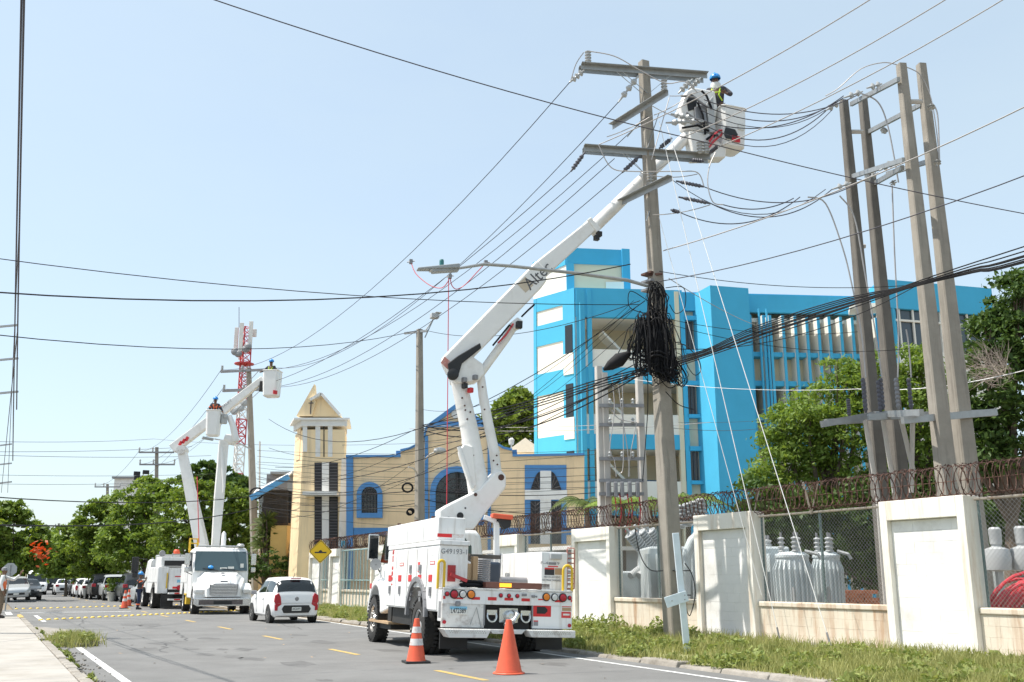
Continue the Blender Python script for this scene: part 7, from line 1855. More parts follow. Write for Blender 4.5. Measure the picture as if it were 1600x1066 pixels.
for (lb, k, u, s, m, fl, L, W, rl) in (('silver hatchback facing the viewer on the left kerb beside the octagonal sign', 'hatch', 27, 75, 'silver', 1, 3.9, 1.68, R(3)), ('dark car just behind the silver hatchback on the left', 'sedan', 45, 82, 'cargrey', 1, 4.5, 1.75, 0), ('white van facing the viewer far down the left lane', 'van', 56, 108, 'carwhite', 1, 4.9, 1.9, 0),
                          ('black car at the road end between white van and white sedan', 'suv', 80, 118, 'carblack', 0, 4.5, 1.8, 0), ('white sedan seen from behind, leftmost of the right hand row', 'sedan', 102, 106, 'carwhite', 0, 4.7, 1.85, 0), ('black suv between the white sedans under the trees', 'suv', 125, 102, 'carblack', 0, 4.7, 1.9, 0),
                          ('white hatchback tucked in front of the black suv', 'hatch', 132, 93, 'carwhite', 0, 3.8, 1.7, 0), ('white sedan with red lamps, next to the black pickup', 'sedan', 145, 87, 'carwhite', 0, 4.5, 1.78, 0), ('black pickup under the trees beside the silver pickup', 'suv', 161, 82, 'carblack', 0, 5.0, 1.95, 0), ('silver pickup behind the white flower pot', 'pickup', 181, 78, 'silver', 0, 5.2, 1.9, 0), ('dark suv right behind the standing worker', 'suv', 210, 72, 'cargrey', 0, 4.6, 1.9, 0), ('grey sedan half hidden by the rear facing bucket truck', 'sedan', 233, 66, 'silver', 0, 4.5, 1.8, 0)):
    p = xy(s, nu(u, s)); car(lb, k, (p.x, p.y, .09 if rl else .0), RA + (math.pi if fl else 0), L, W, m, 'van' if k == 'van' else 'pickup' if 'pickup' in lb else 'car', 'cars along the road', 'parked_van' if k == 'van' else 'parked_car', roll=rl)

# ================================================================ the two far bucket trucks
def big_truck(name, label, s, n, rz):
    o = thing(name, label, 'truck', xy(s, n), rz); return o
# A: bonnet toward the viewer. local y forward (toward the viewer), x+ = image left
ta_ = big_truck('bucket_truck', 'white bonneted bucket truck facing the viewer with two raised booms behind its cab', 44.2, 9.1, RA + math.pi - R(5)); ta_.location.z = 0
bpy.context.view_layer.update(); AI = (Matrix.Translation(ta_.location) @ Matrix.Rotation(RA + math.pi - R(5), 4, 'Z')).inverted()
def cabring(y, w, z0, zbelt, z1, tw, r=.1): return [(-w, y, z0), (w, y, z0), (w, y, zbelt), (w * tw, y, z1 - r), (w * tw - r, y, z1), (-w * tw + r, y, z1), (-w * tw, y, z1 - r), (-w, y, zbelt)]
b = MB(); b.loft([cabring(-3.5, 1.18, .7, 1.75, 2.72, .95), cabring(-3.4, 1.22, .65, 1.75, 2.8, .96), cabring(-2.35, 1.22, .65, 1.75, 2.82, .96), cabring(-2.1, 1.21, .65, 1.75, 2.72, .96), cabring(-1.65, 1.18, .65, 1.72, 1.78, .97, .03)]); ca = b.build('cab', 'white', ta_, smooth=True, bevel=.03)
def wsp(f, x): return Vector((x * (1.06 - .05 * f), -1.66 - .45 * f + .02, 1.8 + .84 * f)) + Vector((0, .05, 0))
b = MB(); q = [wsp(0, -1.06), wsp(0, 1.06), wsp(1, 1.08), wsp(1, -1.08)]; b.hexa(q + [v + Vector((0, .03, .01)) for v in q]); wsn = b.build('windscreen', glass('tinted_windscreen', (.05, .08, .09)), ca)
b = MB(); b.tube([wsp(.02, -.7) + Vector((0, .05, 0)), wsp(.12, .0) + Vector((0, .05, 0))], .015, 4); b.tube([wsp(.02, .1) + Vector((0, .05, 0)), wsp(.14, .75) + Vector((0, .05, 0))], .015, 4); b.build('wiper', 'black', ca)
b = MB(); b.lathe([(.12, 0), (.11, .06), (.0, .12)], 12, wsp(.1, .42) + Vector((0, .03, .05)), (0, .3, 1), caps=False); b.build('dashboard_helmet', 'helmet', ca, smooth=True)
b = MB(); b.cbox(wsp(.12, -.1) + Vector((0, .04, 0)), (.3, .02, .1)); b.cbox(wsp(.14, -.4) + Vector((0, .04, 0)), (.25, .02, .14)); b.cbox(wsp(.2, -.85) + Vector((0, .04, 0)), (.14, .02, .3)); b.build('dashboard_papers', 'plate_white', ca)
b = MB(); b.loft([cabring(-1.7, 1.0, .85, 1.5, 1.76, .82, .1), cabring(-1.1, .95, .8, 1.45, 1.66, .78, .12), cabring(-.35, .78, .72, 1.2, 1.42, .74, .12), cabring(-.18, .68, .72, 1.05, 1.28, .74, .1)]); bn = b.build('bonnet', 'white', ta_, smooth=True)
b = MB(); b.prism([(-.56, .78), (-.6, 1.24), (.6, 1.24), (.56, .78)], 'y', -.2, -.155); g = b.build('grille', 'steelgrey', bn, bevel=.02)
for k in range(7):
    b = MB(); b.box(-.55, .55, -.156, -.13, .8 + k * .062, .826 + k * .062); b.build('grille_slat', 'chrome', g)
b = MB(); b.lathe([(.1, 0), (.08, .02)], 12, (0, -.9, 1.68), (0, .3, 1)); b.build('bonnet_badge', 'steelgrey', bn)
b = MB(); b.cbox((0, -.25, 1.36), (.3, .03, .05)); b.build('bonnet_badge', 'inkgrey', bn)
for sg in (-1, 1):
    b = MB(); n_ = 12; yw_ = -1.1; out_ = [(yw_ - .68 * math.cos(math.pi * i / n_), .62 + .66 * math.sin(math.pi * i / n_)) for i in range(n_ + 1)]; inn = [(yw_ - .56 * math.cos(math.pi * i / n_), .6 + .53 * math.sin(math.pi * i / n_)) for i in range(n_ + 1)]
    x0, x1 = (.72, 1.2) if sg > 0 else (-1.2, -.72); b.prism(out_ + inn[::-1], 'x', x0, x1); fw = b.build('mudguard', 'white', ta_, bevel=.06, seg=3)
    b = MB(); b.hexa([(x0, -.5, .68), (x1, -.55, .68), (x1, -.75, .68), (x0, -.9, .68), (x0, -.28, 1.02), (x1, -.42, 1.02), (x1, -.8, 1.2), (x0, -.9, 1.25)]); b.build('mudguard_front', 'white', fw, bevel=.06, seg=3)
    b = MB(); c = Vector((sg * .98, -.37, .95)); b.cbox(c, (.34, .12, .17), sg * -.25); b.build('headlight', 'lenswhite', fw, bevel=.04)
    wheel(ta_, (sg * 1.04, -1.15, .51), .51, .3, sg, 'white_dirty', lugs=8)
    wheel(ta_, (sg * 1.05, -5.6, .51), .51, .3, sg, 'white_dirty', lugs=8, nm='rear_wheel')
    b = MB(); b.cbox((sg * 1.42, -1.9, 2.3), (.22, .12, .5)); b.cbox((sg * 1.42, -1.9, 1.85), (.2, .1, .22)); mr = b.build('mirror', 'chrome', ta_, bevel=.03)
    b = MB(); b.tube([(sg * 1.1, -1.95, 2.55), (sg * 1.4, -1.9, 2.6), (sg * 1.44, -1.9, 1.75), (sg * 1.1, -1.85, 1.6)], .02, 5); b.build('mirror_arm', 'black', mr)
    b = MB(); b.prism([(-3.2, 1.8), (-3.2, 2.6), (-2.35, 2.6), (-1.95, 1.8)], 'x', sg * 1.2, sg * 1.232); b.build('side_window', 'glass_dark', ca)
b = MB(); b.prism([(-1.2, .42), (-1.2, .68), (1.2, .68), (1.2, .42), (1.05, .34), (-1.05, .34)], 'y', -.28, 0); bmp = b.build('front_bumper', 'chrome', ta_, bevel=.03)
b = MB(); b.box(-.8, 1.0, .001, .012, .4, .6) ; b.build('worn_bumper_patch', mat('worn_rubber_grey', (.12, .10, .095), .8, var=.4, scale=5, dirt=(.4, .38, .36), dirt_amt=.8, dirt_scale=3), bmp)
b = MB(); b.box(-.35, .4, .0125, .02, .4, .55); b.build('bumper_vent', 'black', bmp)
b = MB(); b.box(-.5, .5, -6.5, -.3, .45, .8); b.build('chassis', 'dark', ta_)
for sg in (-1, 1):
    b = MB(); b.prism(arch_side(-7.4, -3.7, .75, 2.15, -5.6, .7), 'x', sg * 1.22, sg * .75); cb = b.build('side_cabinet', 'white', ta_, bevel=.02)
    for k in range(4):
        b = MB(); b.box(sg * 1.235 if sg > 0 else -1.235, sg * 1.222 if sg > 0 else -1.222, -7.3 + k * .9, -6.48 + k * .9, 1.3, 2.08); b.build('cabinet_door', 'white', cb)
b = MB()
for yy in (-3.7, -4.2): 
    for xx in (.85, 1.2): b.tube([(xx, yy, 2.15), (xx, yy, 3.25)], .03, 5)
for z in (2.45, 2.75, 3.05, 3.25): b.tube([(.85, -3.7, z), (1.2, -3.7, z), (1.2, -4.2, z), (.85, -4.2, z)], .03, 5, closed=True)
b.build('ladder_cage', 'yellow', ta_)
b = MB(); b.box(.8, 1.24, -4.6, -3.65, .75, .82); b.box(.9, 1.2, -4.4, -3.7, .35, .74); b.build('side_step', 'yellow', ta_)
b = MB(); b.tube([(-1.0, -2.2, 2.88), (.95, -2.2, 2.88)], .04, 6); b.lathe([(.16, 0), (.18, .06), (.12, .14)], 12, (-.85, -2.2, 2.86)); b.cbox((.9, -2.6, 2.86), (.12, .2, .12)); b.build('roof_rack', 'porcelain', ta_)
for pr, o_ in (([(.16, 0), (.12, .5), (.05, .6)], (1.0, -4.8, 2.15)), ([(.12, 0), (.1, .7), (.03, .8)], (-.25, -3.6, 2.8))):
    b = MB(); b.lathe(pr, 12, o_); b.build('roof_pod', 'white', ta_, smooth=True)
YA, YBm = 48.5, 47.6
def rodA(pts, rs, nm, mm='boomwhite', n=12, sq=None, Y=YA, parent=None):
    b = MB(); P_ = [AI @ at(u, v, Y) for u, v in pts]
    if sq: 
        for i in range(len(P_) - 1): b.beam(P_[i], P_[i + 1], sq[i], sq[i] * 1.1, up=(0, 0, 1), w2=sq[i + 1], h2=sq[i + 1] * 1.1)
    else: b.tube(P_, rs, n)
    return b.build(nm, mm, parent or ta_, smooth=not sq, bevel=.03 if sq else 0)
l1 = rodA([(316, 856), (285, 707)], None, 'lower_boom', sq=[.52, .36]); rodA([(300, 812), (294, 760)], [.12, .1], 'boom_cylinder'); 
rodA([(270, 702), (345, 645), (412, 592)], None, 'upper_boom', sq=[.42, .38, .28])
b = MB(); c = AI @ at(285, 704, YA); b.lathe([(.22, -.3), (.22, .3)], 14, c, AI.to_3x3() @ Vector((0, 1, 0))); b.build('elbow', 'white_dirty', ta_, smooth=True)
for k in range(3):
    p, q = AI @ at(280 + k * 5, 692 - k * 3.6, YA - .23), AI @ at(284 + k * 5, 694 - k * 3.6, YA - .23); b = MB(); b.beam(p, q, .02, .22); b.build('red_stripe', 'red', ta_)
text('boom_lettering', 'VERSALIFT', .2, 'inkgrey', ta_, AI @ at(350, 634, YA - .26), (R(90), R(-37), math.pi - RA + 0), .9)
l2_ = rodA([(336, 858), (342, 780), (350, 688)], None, 'lower_boom', sq=[.34, .44, .42], Y=YBm); rodA([(346, 700), (350, 760), (349, 770)], [.07, .07, .05], 'boom_cylinder', Y=YBm - .3)
rodA([(352, 686), (368, 689)], [.24, .24], 'elbow', Y=YBm); rodA([(369, 690), (364, 665), (358, 650)], [.17, .15, .13], 'upper_boom', Y=YBm - .2)
def far_bucket(u0, u1, v0, v1, Y, rz=0):
    o = at((u0 + u1) / 2, v1, Y); wd_ = (at(u1, v1, Y) - at(u0, v1, Y)).length; h = at(u0, v0, Y).z - o.z
    m4 = AI @ Matrix.Translation(o) @ Matrix.Rotation(rz, 4, 'Z'); bucket(ta_, None, m4, wd_ * .95, wd_ * .95, h); return o
o1 = far_bucket(321, 343.5, 643, 682, YBm - .5, .1); o2 = far_bucket(411, 437, 581, 621, YA - .3, -.1)
b = MB(); b.cbox(AI @ at(350, 655, YBm - .35), (.3, .3, .45)); b.cbox(AI @ at(352, 650, YBm - .5), (.14, .14, .2)); b.build('bucket_mount', 'porcelain', ta_, bevel=.03)
b = MB(); b.cbox(AI @ at(411, 604, YA - .1), (.35, .3, .5)); b.build('bucket_mount', 'dark', ta_, bevel=.03)
b = MB(); b.cbox(AI @ at(430, 613, YA - .76), (.24, .03, .18), RA); b.build('sticker', 'red', ta_)
p_ = person('worker in blue hard hat standing in the lower far bucket, bare crossarms behind', o1 + Vector((.0, .05, .12)), R(200), {'ell': (-.3, .1, 1.17), 'wrl': (-.36, .28, 1.05), 'pal': (-.36, .34, 1.02)}, scale=1.0)
p_ = person('worker in blue hard hat standing in the upper far bucket at the crossarms', o2 + Vector((-.1, .05, .12)), R(175), {'elr': (.33, .1, 1.2), 'wrr': (.4, .3, 1.12), 'par': (.4, .37, 1.1)}, strap='hivis')
# B: rear toward the viewer
tb2 = big_truck('bucket_truck', 'white utility truck seen from behind, half hidden left of the truck facing the viewer', 53.2, nu(249, 53.2) + 1.22, RA)
for sg in (-1, 1):
    b = MB(); b.prism(arch_side(.5, 4.2, .75, 2.05, 1.9, .7), 'x', sg * 1.22, sg * .72); cb = b.build('side_cabinet', 'white', tb2, bevel=.02)
    for k in range(4):
        b = MB(); x = sg * 1.222; b.box(min(x, x + sg * .012), max(x, x + sg * .012), .55 + k * .9, 1.38 + k * .9, 1.3, 2.0); b.build('cabinet_door', 'white', cb)
    wheel(tb2, (sg * 1.05, 1.9, .51), .51, .42, sg, 'white_dirty', nm='rear_wheel'); wheel(tb2, (sg * 1.05, 5.8, .51), .51, .3, sg, 'white_dirty')
    b = MB(); b.tube([(sg * .78, .48, 1.0), (sg * .78, .48, 1.75)], .035, 6); b.build('grab_handle', 'yellow', tb2)
    b = MB(); b.box(sg * .74 - .3, sg * .74 + .3, .3, .34, .12, .7); b.build('mud_flap', 'black', tb2)
b = MB(); b.box(-1.1, .4, .6, 2.4, 2.06, 2.55); tpb = b.build('top_box', 'white', tb2, bevel=.02)
b = MB(); b.box(-.95, .2, .585, .598, 2.1, 2.36); b.build('box_opening', 'black', tpb)
b = MB(); b.box(-.7, .72, .4, .5, .95, 2.0); rp = b.build('rear_panel', 'white', tb2)
for (x0, x1, z0, z1, m) in ((-.5, .5, .98, 1.08, 'red'), (-.42, -.12, 1.55, 1.6, 'red'), (.1, .4, 1.55, 1.6, 'red'), (-.3, .3, 1.28, 1.42, 'plate_blue'), (.45, .68, 1.4, 1.65, 'black'), (-.16, .12, 1.75, 1.95, 'steelgrey')):
    b = MB(); b.box(x0, x1, .38, .399, z0, z1); b.build('rear_fitting', m, rp)
for x in (-.18, .16):
    b = MB(); b.lathe([(.13, 0), (.1, .03)], 12, (x, .38, 1.03), (0, -1, 0)); b.build('tail_lamp', 'lensred', rp)
for z in (.42, .72):
    b = MB(); b.box(-.72, .72, .0, .4, z, z + .08); st = b.build('rear_step', 'white', tb2)
    for x in (-.45, .2):
        b = MB(); b.box(x, x + .3, -.012, -.001, z + .01, z + .07); b.build('red_reflector', 'red', st)
b = MB(); b.box(-.7, .7, .45, 5, .5, .94); b.build('chassis', 'dark', tb2)
b = MB(); b.loft([cabring(4.5, 1.1, .8, 1.75, 2.5, .93), cabring(6.0, 1.1, .75, 1.75, 2.5, .93), cabring(6.5, 1.05, .75, 1.7, 1.8, .95, .05), cabring(7.6, .9, .75, 1.3, 1.5, .85)]); b.build('cab', 'white', tb2, smooth=True)
b = MB(); b.box(-.9, .9, 2.6, 4.2, 2.1, 2.7); b.build('boom_rest', 'porcelain', tb2, bevel=.05)
b = MB(); b.lathe([(.16, 0), (.16, .12), (.1, .22)], 12, (-.3, 1.2, 2.72)); b.build('beacon', 'orange', tb2); b = MB(); b.tube([(-.5, 1.2, 2.55), (-.5, 1.2, 2.72), (-.1, 1.2, 2.72), (-.1, 1.2, 2.55)], .03, 5); b.lathe([(.14, -.1), (.16, 0), (.14, .1)], 12, (-1.0, 1.2, 2.72), (0, 1, 0)); b.tube([(-1, 1.2, 2.5), (-1, 1.2, 2.62)], .03, 5); b.build('beacon_bracket', 'steelgrey', tb2)
b = MB(); b.cbox((-1.72, 5.6, 2.2), (.36, .16, .85)); b.cbox((-1.7, 5.5, 1.66), (.3, .12, .25)); mr = b.build('mirror', 'black', tb2, bevel=.04)
b = MB(); b.tube([(-1.1, 5.7, 2.5), (-1.7, 5.6, 2.58), (-1.7, 5.6, 1.5), (-1.1, 5.7, 1.5)], .025, 5); b.build('mirror_arm', 'black', mr)

# ================================================================ cones, signs and small street things
def cone(label, p, h=.72, stripes=True, r=.165, base=.44, bm='black', lean=0):
    o = thing('traffic_cone', label, 'traffic cone', p, .3, 'traffic cones'); o.rotation_euler = (0, lean, .3)
    b = MB()
    if stripes: b.cbox((0, 0, .02), (base, base, .04)); 
    else: b.lathe([(base * .48, 0), (base * .5, .012), (base * .46, .03)], 20)
    b.build('base', bm, o, bevel=.008)
    z0 = .035; k = lambda z: r + (.045 - r) * (z - z0) / (h - z0)
    b = MB(); b.lathe([(k(z0) + .012, z0), (k(z0) , z0 + .03), (k(h * .5), h * .5), (k(h) , h), (.03, h + .004), (.026, h - .02)], 24, caps=False); b.build('shell', 'orange', o, smooth=True)
    if stripes:
        for a, c in ((.40, .55), (.68, .82)):
            b = MB(); z1, z2 = a * h, c * h; b.lathe([(k(z1) + .004, z1), (k(z2) + .004, z2)], 24, caps=False); b.build('white_band', 'conewhite', o, smooth=True)
    return o
cone('striped orange cone with worn white bands beside the near truck wheel', gnd(650, 1036), .76)
cone('plain faded orange traffic cone without bands behind the truck tow hitch', gnd(795, 1053), .82, False, .2, .52, 'orange')
cone('striped traffic cone, nearer the viewer of the pair by the standing worker', gnd(194, 951), .9); cone('striped traffic cone, farther one of the pair by the standing worker', gnd(200, 947.5), .9)
sg_ = xy(s_at(499, 13.2), 13.2, .1); sgn = thing('road_sign', 'yellow diamond warning sign with black bumps on a thin post before the gate', 'road sign', sg_, R(8))
zc_ = at(499, 862, sg_.y).z - sg_.z
b = MB(); b.tube([(0, .03, 0), (0, .03, zc_ + .3)], .03, 8); b.build('post', 'galv', sgn)
def diamond(h, r=.06): 
    out = []
    for k in range(4):
        a = math.pi / 2 * k
        for d in (-.07, .07): out.append((math.cos(a + d) * h, zc_ + math.sin(a + d) * h))
    return out
b = MB(); b.prism(diamond(.49), 'y', -.006, .006); b.build('plate', 'signyellow', sgn)
b = MB(); o_, i_ = diamond(.46), diamond(.435); vs = [(x, -.0075, z) for x, z in o_ + i_]; b.add(vs, [(k, (k + 1) % 8, 8 + (k + 1) % 8, 8 + k) for k in range(8)]); b.build('border', 'ink', sgn)
b = MB(); pts = [(-.26, zc_ - .07), (.26, zc_ - .07), (.26, zc_ - .01)]
for k in range(26, -27, -1):
    x = k / 100; pts.append((x, zc_ - .01 + .075 * max(0, math.cos(x * math.pi / .17)) ** .8 * (abs(x) < .255)))
pts.append((-.26, zc_ - .01)); b.prism(pts, 'y', -.0085, -.0062); b.build('bump_symbol', 'ink', sgn)
so = gnd(8, 954, .12); oc = thing('road_sign', 'grey backed octagonal stop sign on a thin post at the left corner', 'road sign', (so.x, so.y, .1), R(15)); zc2 = at(7, 890, so.y).z - .1
b = MB(); b.tube([(0, 0, 0), (0, 0, zc2 + .2)], .035, 8); b.build('post', 'galv', oc)
b = MB(); b.prism([(math.cos(R(22.5 + 45 * k)) * .3, zc2 + math.sin(R(22.5 + 45 * k)) * .3) for k in range(8)], 'y', .04, .05); b.build('plate', 'signgrey', oc)
pg = gnd(1074, 1020, .1); pb = thing('marker_post', 'leaning pale blue timber post with a small cross board beside the main pole', 'post', pg)
b = MB(); b.beam((0, 0, 0), at(1055.5, 833, pg.y) - pg, .125, .07); b.build('post', 'boardblue', pb, bevel=.006)
b = MB(); b.beam(at(1040, 942, pg.y - .1) - pg, at(1074, 931, pg.y - .1) - pg, .03, .2); b.build('cross_board', 'boardblue', pb, bevel=.004)
b = MB()
for (u, v) in ((1070, 930), (1070, 937), (1050, 939)): b.lathe([(.012, 0), (.01, .01)], 8, at(u, v, pg.y - .13) - pg, (0, -1, 0))
b.build('bolt_heads', 'steelgrey', pb, kind='stuff')
fp = gnd(174, 939.5); pot = thing('flower_pot', 'white flower pot with a small plant behind the silver pickup', 'flower pot', fp)
b = MB(); b.lathe([(.22, 0), (.3, .5), (.34, .52), (.34, .58), (.28, .58)], 14); b.build('pot', 'terracotta', pot, smooth=True)
P = np.array([(rnd.gauss(0, .2), rnd.gauss(0, .2), .7 + rnd.random() * .8) for _ in range(160)]); Vv, Fq = leaf_quads(P, .14); fast_mesh('foliage', Vv, Fq, 'leaf', pot)
# ================================================================ switchgear behind the mesh
def finned_tank(label, u0, u1, vt, vb, Y, bush=3, name='transformer'):
    a, c = at(u0, vb, Y), at(u1, vb, Y); zt_ = at((u0 + u1) / 2, vt, Y).z; r = (c.x - a.x) / 2; cx = (a.x + c.x) / 2
    o = thing(name, label, 'transformer', (cx, Y, .1)); H_ = zt_ - .1
    b = MB(); b.lathe([(r * .82, .05), (r * .82, H_ * .97), (r * .86, H_ * .97), (r * .86, H_), (r * .6, H_ + .08), (0.01, H_ + .1)], 24, caps=False); tk = b.build('tank', 'transformer', o, smooth=True)
    n = 22
    for k in range(n):
        t = 2 * math.pi * k / n; b = MB(); m4 = Matrix.Rotation(t, 4, 'Z'); b.T = m4
        b.prism([(r * .8, .2), (r * .95, .3), (r * 1.02, H_ * .82), (r * .82, H_ * .94)], 'y', -.018, .018); b.build('cooling_fin', 'transformer', o)
    for k in range(bush):
        t = 2 * math.pi * k / bush + .6; ins_post(o, Vector((math.cos(t) * r * .5, math.sin(t) * r * .5, H_ + .04)), .42, .09, n=4)
        b = MB(); b.lathe([(.03, 0), (.03, .12)], 8, (math.cos(t) * r * .5, math.sin(t) * r * .5, H_ + .46)); b.build('terminal', 'steelgrey', o)
    b = MB(); b.tube([(r * .5, -.3, H_ + .1), (r * 1.1, -.4, H_ + .02), (r * 1.25, -.4, H_ - .1)], .05, 6); b.tube([(-r * .3, -r, H_ * .6), (-r * .3, -r * 1.05, .3)], .03, 6); b.build('pipe', 'porcelain', o)
    return o
finned_tank('silver finned transformer drum at the left of the trio behind the mesh', 1182, 1222, 870, 985, 28.0)
finned_tank('silver finned transformer drum in the middle of the trio behind the mesh', 1214, 1276, 868, 990, 25.8)
finned_tank('silver finned transformer drum at the right of the trio, beside the brick heap', 1274, 1324, 868, 985, 26.4)
pile = thing('brick_pile', 'heap of orange bricks stacked on the yard behind the chain link mesh', 'brick pile', at(1338, 960, 29)); pile.location.z = .1
bb = MB(); bb.cbox((0, 0, .05), (.4, .2, .1)); bme = bb.build('brick', 'brickred', pile, bevel=.008, seg=1); bme.location = (0, 0, .0); cnt = 0
for r_ in range(10):
    for k in range(10 - r_ // 2):
        for d in (0, 1):
            share('brick', bme.data, pile, (-1.9 + k * .43 + (r_ % 2) * .2 + rnd.uniform(-.03, .03), d * .24 + rnd.uniform(-.02, .02), r_ * .105), (0, 0, rnd.uniform(-.08, .08)))
# inclined bushings of the breaker in the second bay
br = thing('circuit_breaker', 'grey circuit breaker with three slanting ribbed bushings behind the mesh beside the main pole', 'breaker', at(1000, 960, 29.5)); br.location.z = .1; q = br.location.copy()
for k in range(3):
    p, e = at(1012 + k * 12, 868 - k * 3, 29.5 + k * .3) - q, at(984 + k * 15, 833 - k * 2, 29.3 + k * .3) - q
    b = MB(); L = (e - p).length; prof = [(.1, 0)]
    for i in range(10): z = L * (i + .2) / 10; prof += [(.12, z), (.19, z + L * .02), (.19, z + L * .05), (.12, z + L * .07)]
    prof += [(.1, L), (.04, L + .05), (.04, L + .25)]; b.lathe(prof, 14, p, e - p); b.build('bushing', 'porcelain', br, smooth=True)
    p2, e2 = at(1000 + k * 13, 888, 29.4) - q, at(985 + k * 13, 900, 29.1) - q
    b = MB(); b.lathe([(.2, -.25), (.24, -.1), (.24, .15), (.16, .3)], 14, at(1010 + k * 11, 874, 29.6 + k * .2) - q, (0.3, -.4, 1)); b.tube([p2, e2], .1, 10); b.build('bushing_turret', 'porcelain', br, smooth=True)
b = MB(); c = at(995, 925, 30) - q; b.box(c.x - .6, c.x + .9, -.3, .7, 0, at(995, 893, 30).z - .1); b.build('tank', 'transformer', br, bevel=.05)
b = MB(); b.box(-1.3, 4.6, -.9, -.5, .45, .8); b.build('concrete_beam', 'pole_dark', br, bevel=.04)
pt = thing('power_transformer', 'large grey transformer with ribbed radiators and bent pipe behind the main pole', 'transformer', at(1090, 960, 27)); pt.location.z = .1; q = pt.location.copy()
b = MB(); b.box(-1.2, 2.6, .3, 2.6, .0, 2.2); b.build('tank', 'transformer', pt, bevel=.06)
for k in range(14):
    b = MB(); b.box(-1.3 + k * .29, -1.24 + k * .29, -.3, .28, .3, 2.0); b.build('radiator_fin', 'transformer', pt, bevel=.01)
b = MB(); b.tube([at(1096, 832, 26) - q, at(1082, 846, 26) - q, at(1072, 870, 26) - q, at(1070, 940, 26) - q], .14, 12); b.build('bent_pipe', 'transformer', pt, smooth=True)
for (u, v) in ((1066, 826), (1076, 823), (1086, 820), (1096, 816)): ins_post(pt, at(u, v, 27) - q, .6, .16, n=6)
# insulators and red cable behind the nearest mesh
g2 = thing('bus_insulators', 'pair of white stacked insulators and pale tanks behind the nearest mesh bay', 'insulator stack', xy(12.0, 18.6, .1)); q = g2.location.copy(); Y2 = 21.5
for (u, v0, v1) in ((1561, 893, 824), (1602, 893, 822)):
    p, e = at(u, v0, Y2) - q, at(u, v1, Y2) - q
    b = MB(); L = e.z - p.z; b.lathe([(.08, 0), (.25, .03), (.28, L * .3), (.24, L * .5), (.1, L * .56), (.1, L * .6), (.12, L * .62), (.13, L * .95), (.09, L)], 16, p); b.build('insulator', 'porcelain', g2, smooth=True)
    b = MB(); b.beam((p.x, p.y, 0), p, .12, .12); b.build('support', 'galv', g2)
rc_ = thing('cable_coil', 'tangled red cable coil heaped behind the nearest mesh bay', 'cable coil', xy(12.0, 16.6, .1)); q = rc_.location.copy()
for i in range(26):
    b = MB(); rr = rnd.uniform(.45, .8); cx, cz = rnd.uniform(-.15, .15), .6 + rnd.uniform(-.1, .1); tl = rnd.uniform(-.25, .25); yy = rnd.uniform(-.25, .25)
    b.tube([(cx + math.cos(t) * rr, yy + math.sin(t) * tl, max(.03, cz + math.sin(t) * rr * 1.0)) for t in [2 * math.pi * k / 22 for k in range(22)]], .03, 6, closed=True); b.build('cable_turn', 'redcable', rc_, smooth=True)

# ================================================================ trees
def tree(name, label, Y, lobes, m, size, dens, trunk=None, group=None, up=.35, elong=1.7, clump=.55, twig=0, cat='tree'):
    """crown from the outline's lobes (pixel centre and half sizes), each filled with leaf clumps through its volume"""
    cx = sum(l[0] for l in lobes) / len(lobes); cv = max(l[1] + l[3] for l in lobes)
    tu, tv = trunk if trunk else (cx, 905)
    base = at(tu, 905, Y); base.z = 0.0
    o = thing(name, label, cat, base, 0, group)
    Ps = []; px = Y / FPX * 1.03; tops = []
    for L in lobes:
        u, v, ru, rv = L[:4]; dY = L[4] if len(L) > 4 else rnd.uniform(-.4, .4) * ru * px
        c = at(u, v, Y + dY) - base; rx, rz_ = ru * px, rv * px; ry = (rx + rz_) / 2 * .9; tops.append(c)
        vol = rx * ry * rz_
        nc = max(8, int(dens * (vol ** (2 / 3)) * 3.2))
        d = nrg.normal(size=(nc, 3)); d /= np.linalg.norm(d, axis=1)[:, None]; rad = nrg.random(nc) ** .33
        rad = .35 + .72 * rad
        C = np.array(c) + d * rad[:, None] * np.array([rx, ry, rz_])
        for q in C:
            k = int(rnd.uniform(40, 95)); cs_ = clump * rnd.uniform(.5, 1.2)
            pts = nrg.normal(size=(k, 3)) * np.array([cs_, cs_, cs_ * .38]) * .5; pts[:, 2] -= (pts[:, 0] ** 2 + pts[:, 1] ** 2) * .25 / max(cs_, .1)
            Ps.append(q + pts)
    P = np.concatenate(Ps); Vv, Fq = leaf_quads(P, size * .62, up, elong, sizevar=.9); cr_ = fast_mesh('crown', Vv, Fq, m, o)
    b = MB(); hub = sum(tops, Vector()) / len(tops); hub.z = min(t.z for t in tops) * .55; hub.x *= .5; hub.y *= .5
    r0 = max(.12, .03 * max(t.z for t in tops))
    b.tube([(0, 0, -.1), (hub.x * .3, hub.y * .3, hub.z * .5), tuple(hub)], [r0, r0 * .8, r0 * .6], 8)
    for t in tops:
        mid = hub.lerp(t, .5) + Vector((rnd.uniform(-.3, .3), rnd.uniform(-.3, .3), rnd.uniform(-.1, .3)))
        b.tube([hub, mid, t], [r0 * .45, r0 * .3, r0 * .1], 6)
        for k in range(4):
            e = t + Vector((rnd.gauss(0, 1), rnd.gauss(0, 1), rnd.gauss(.3, .8))) * ru * px * .5
            b.tube([mid.lerp(t, .5), e], [r0 * .14, r0 * .04], 5)
    b.build('trunk', 'bark', o, smooth=True)
    return o
RG = 'trees lining the far road'
t1 = tree('tree', 'dark bushy tree with orange blossoms overhanging the left kerb', 70, [(8, 832, 32, 44), (44, 850, 26, 36), (-40, 845, 45, 60), (62, 838, 14, 16), (24, 872, 40, 26), (20, 800, 22, 16)], 'leaf', .34, 5, (15, 905), RG)
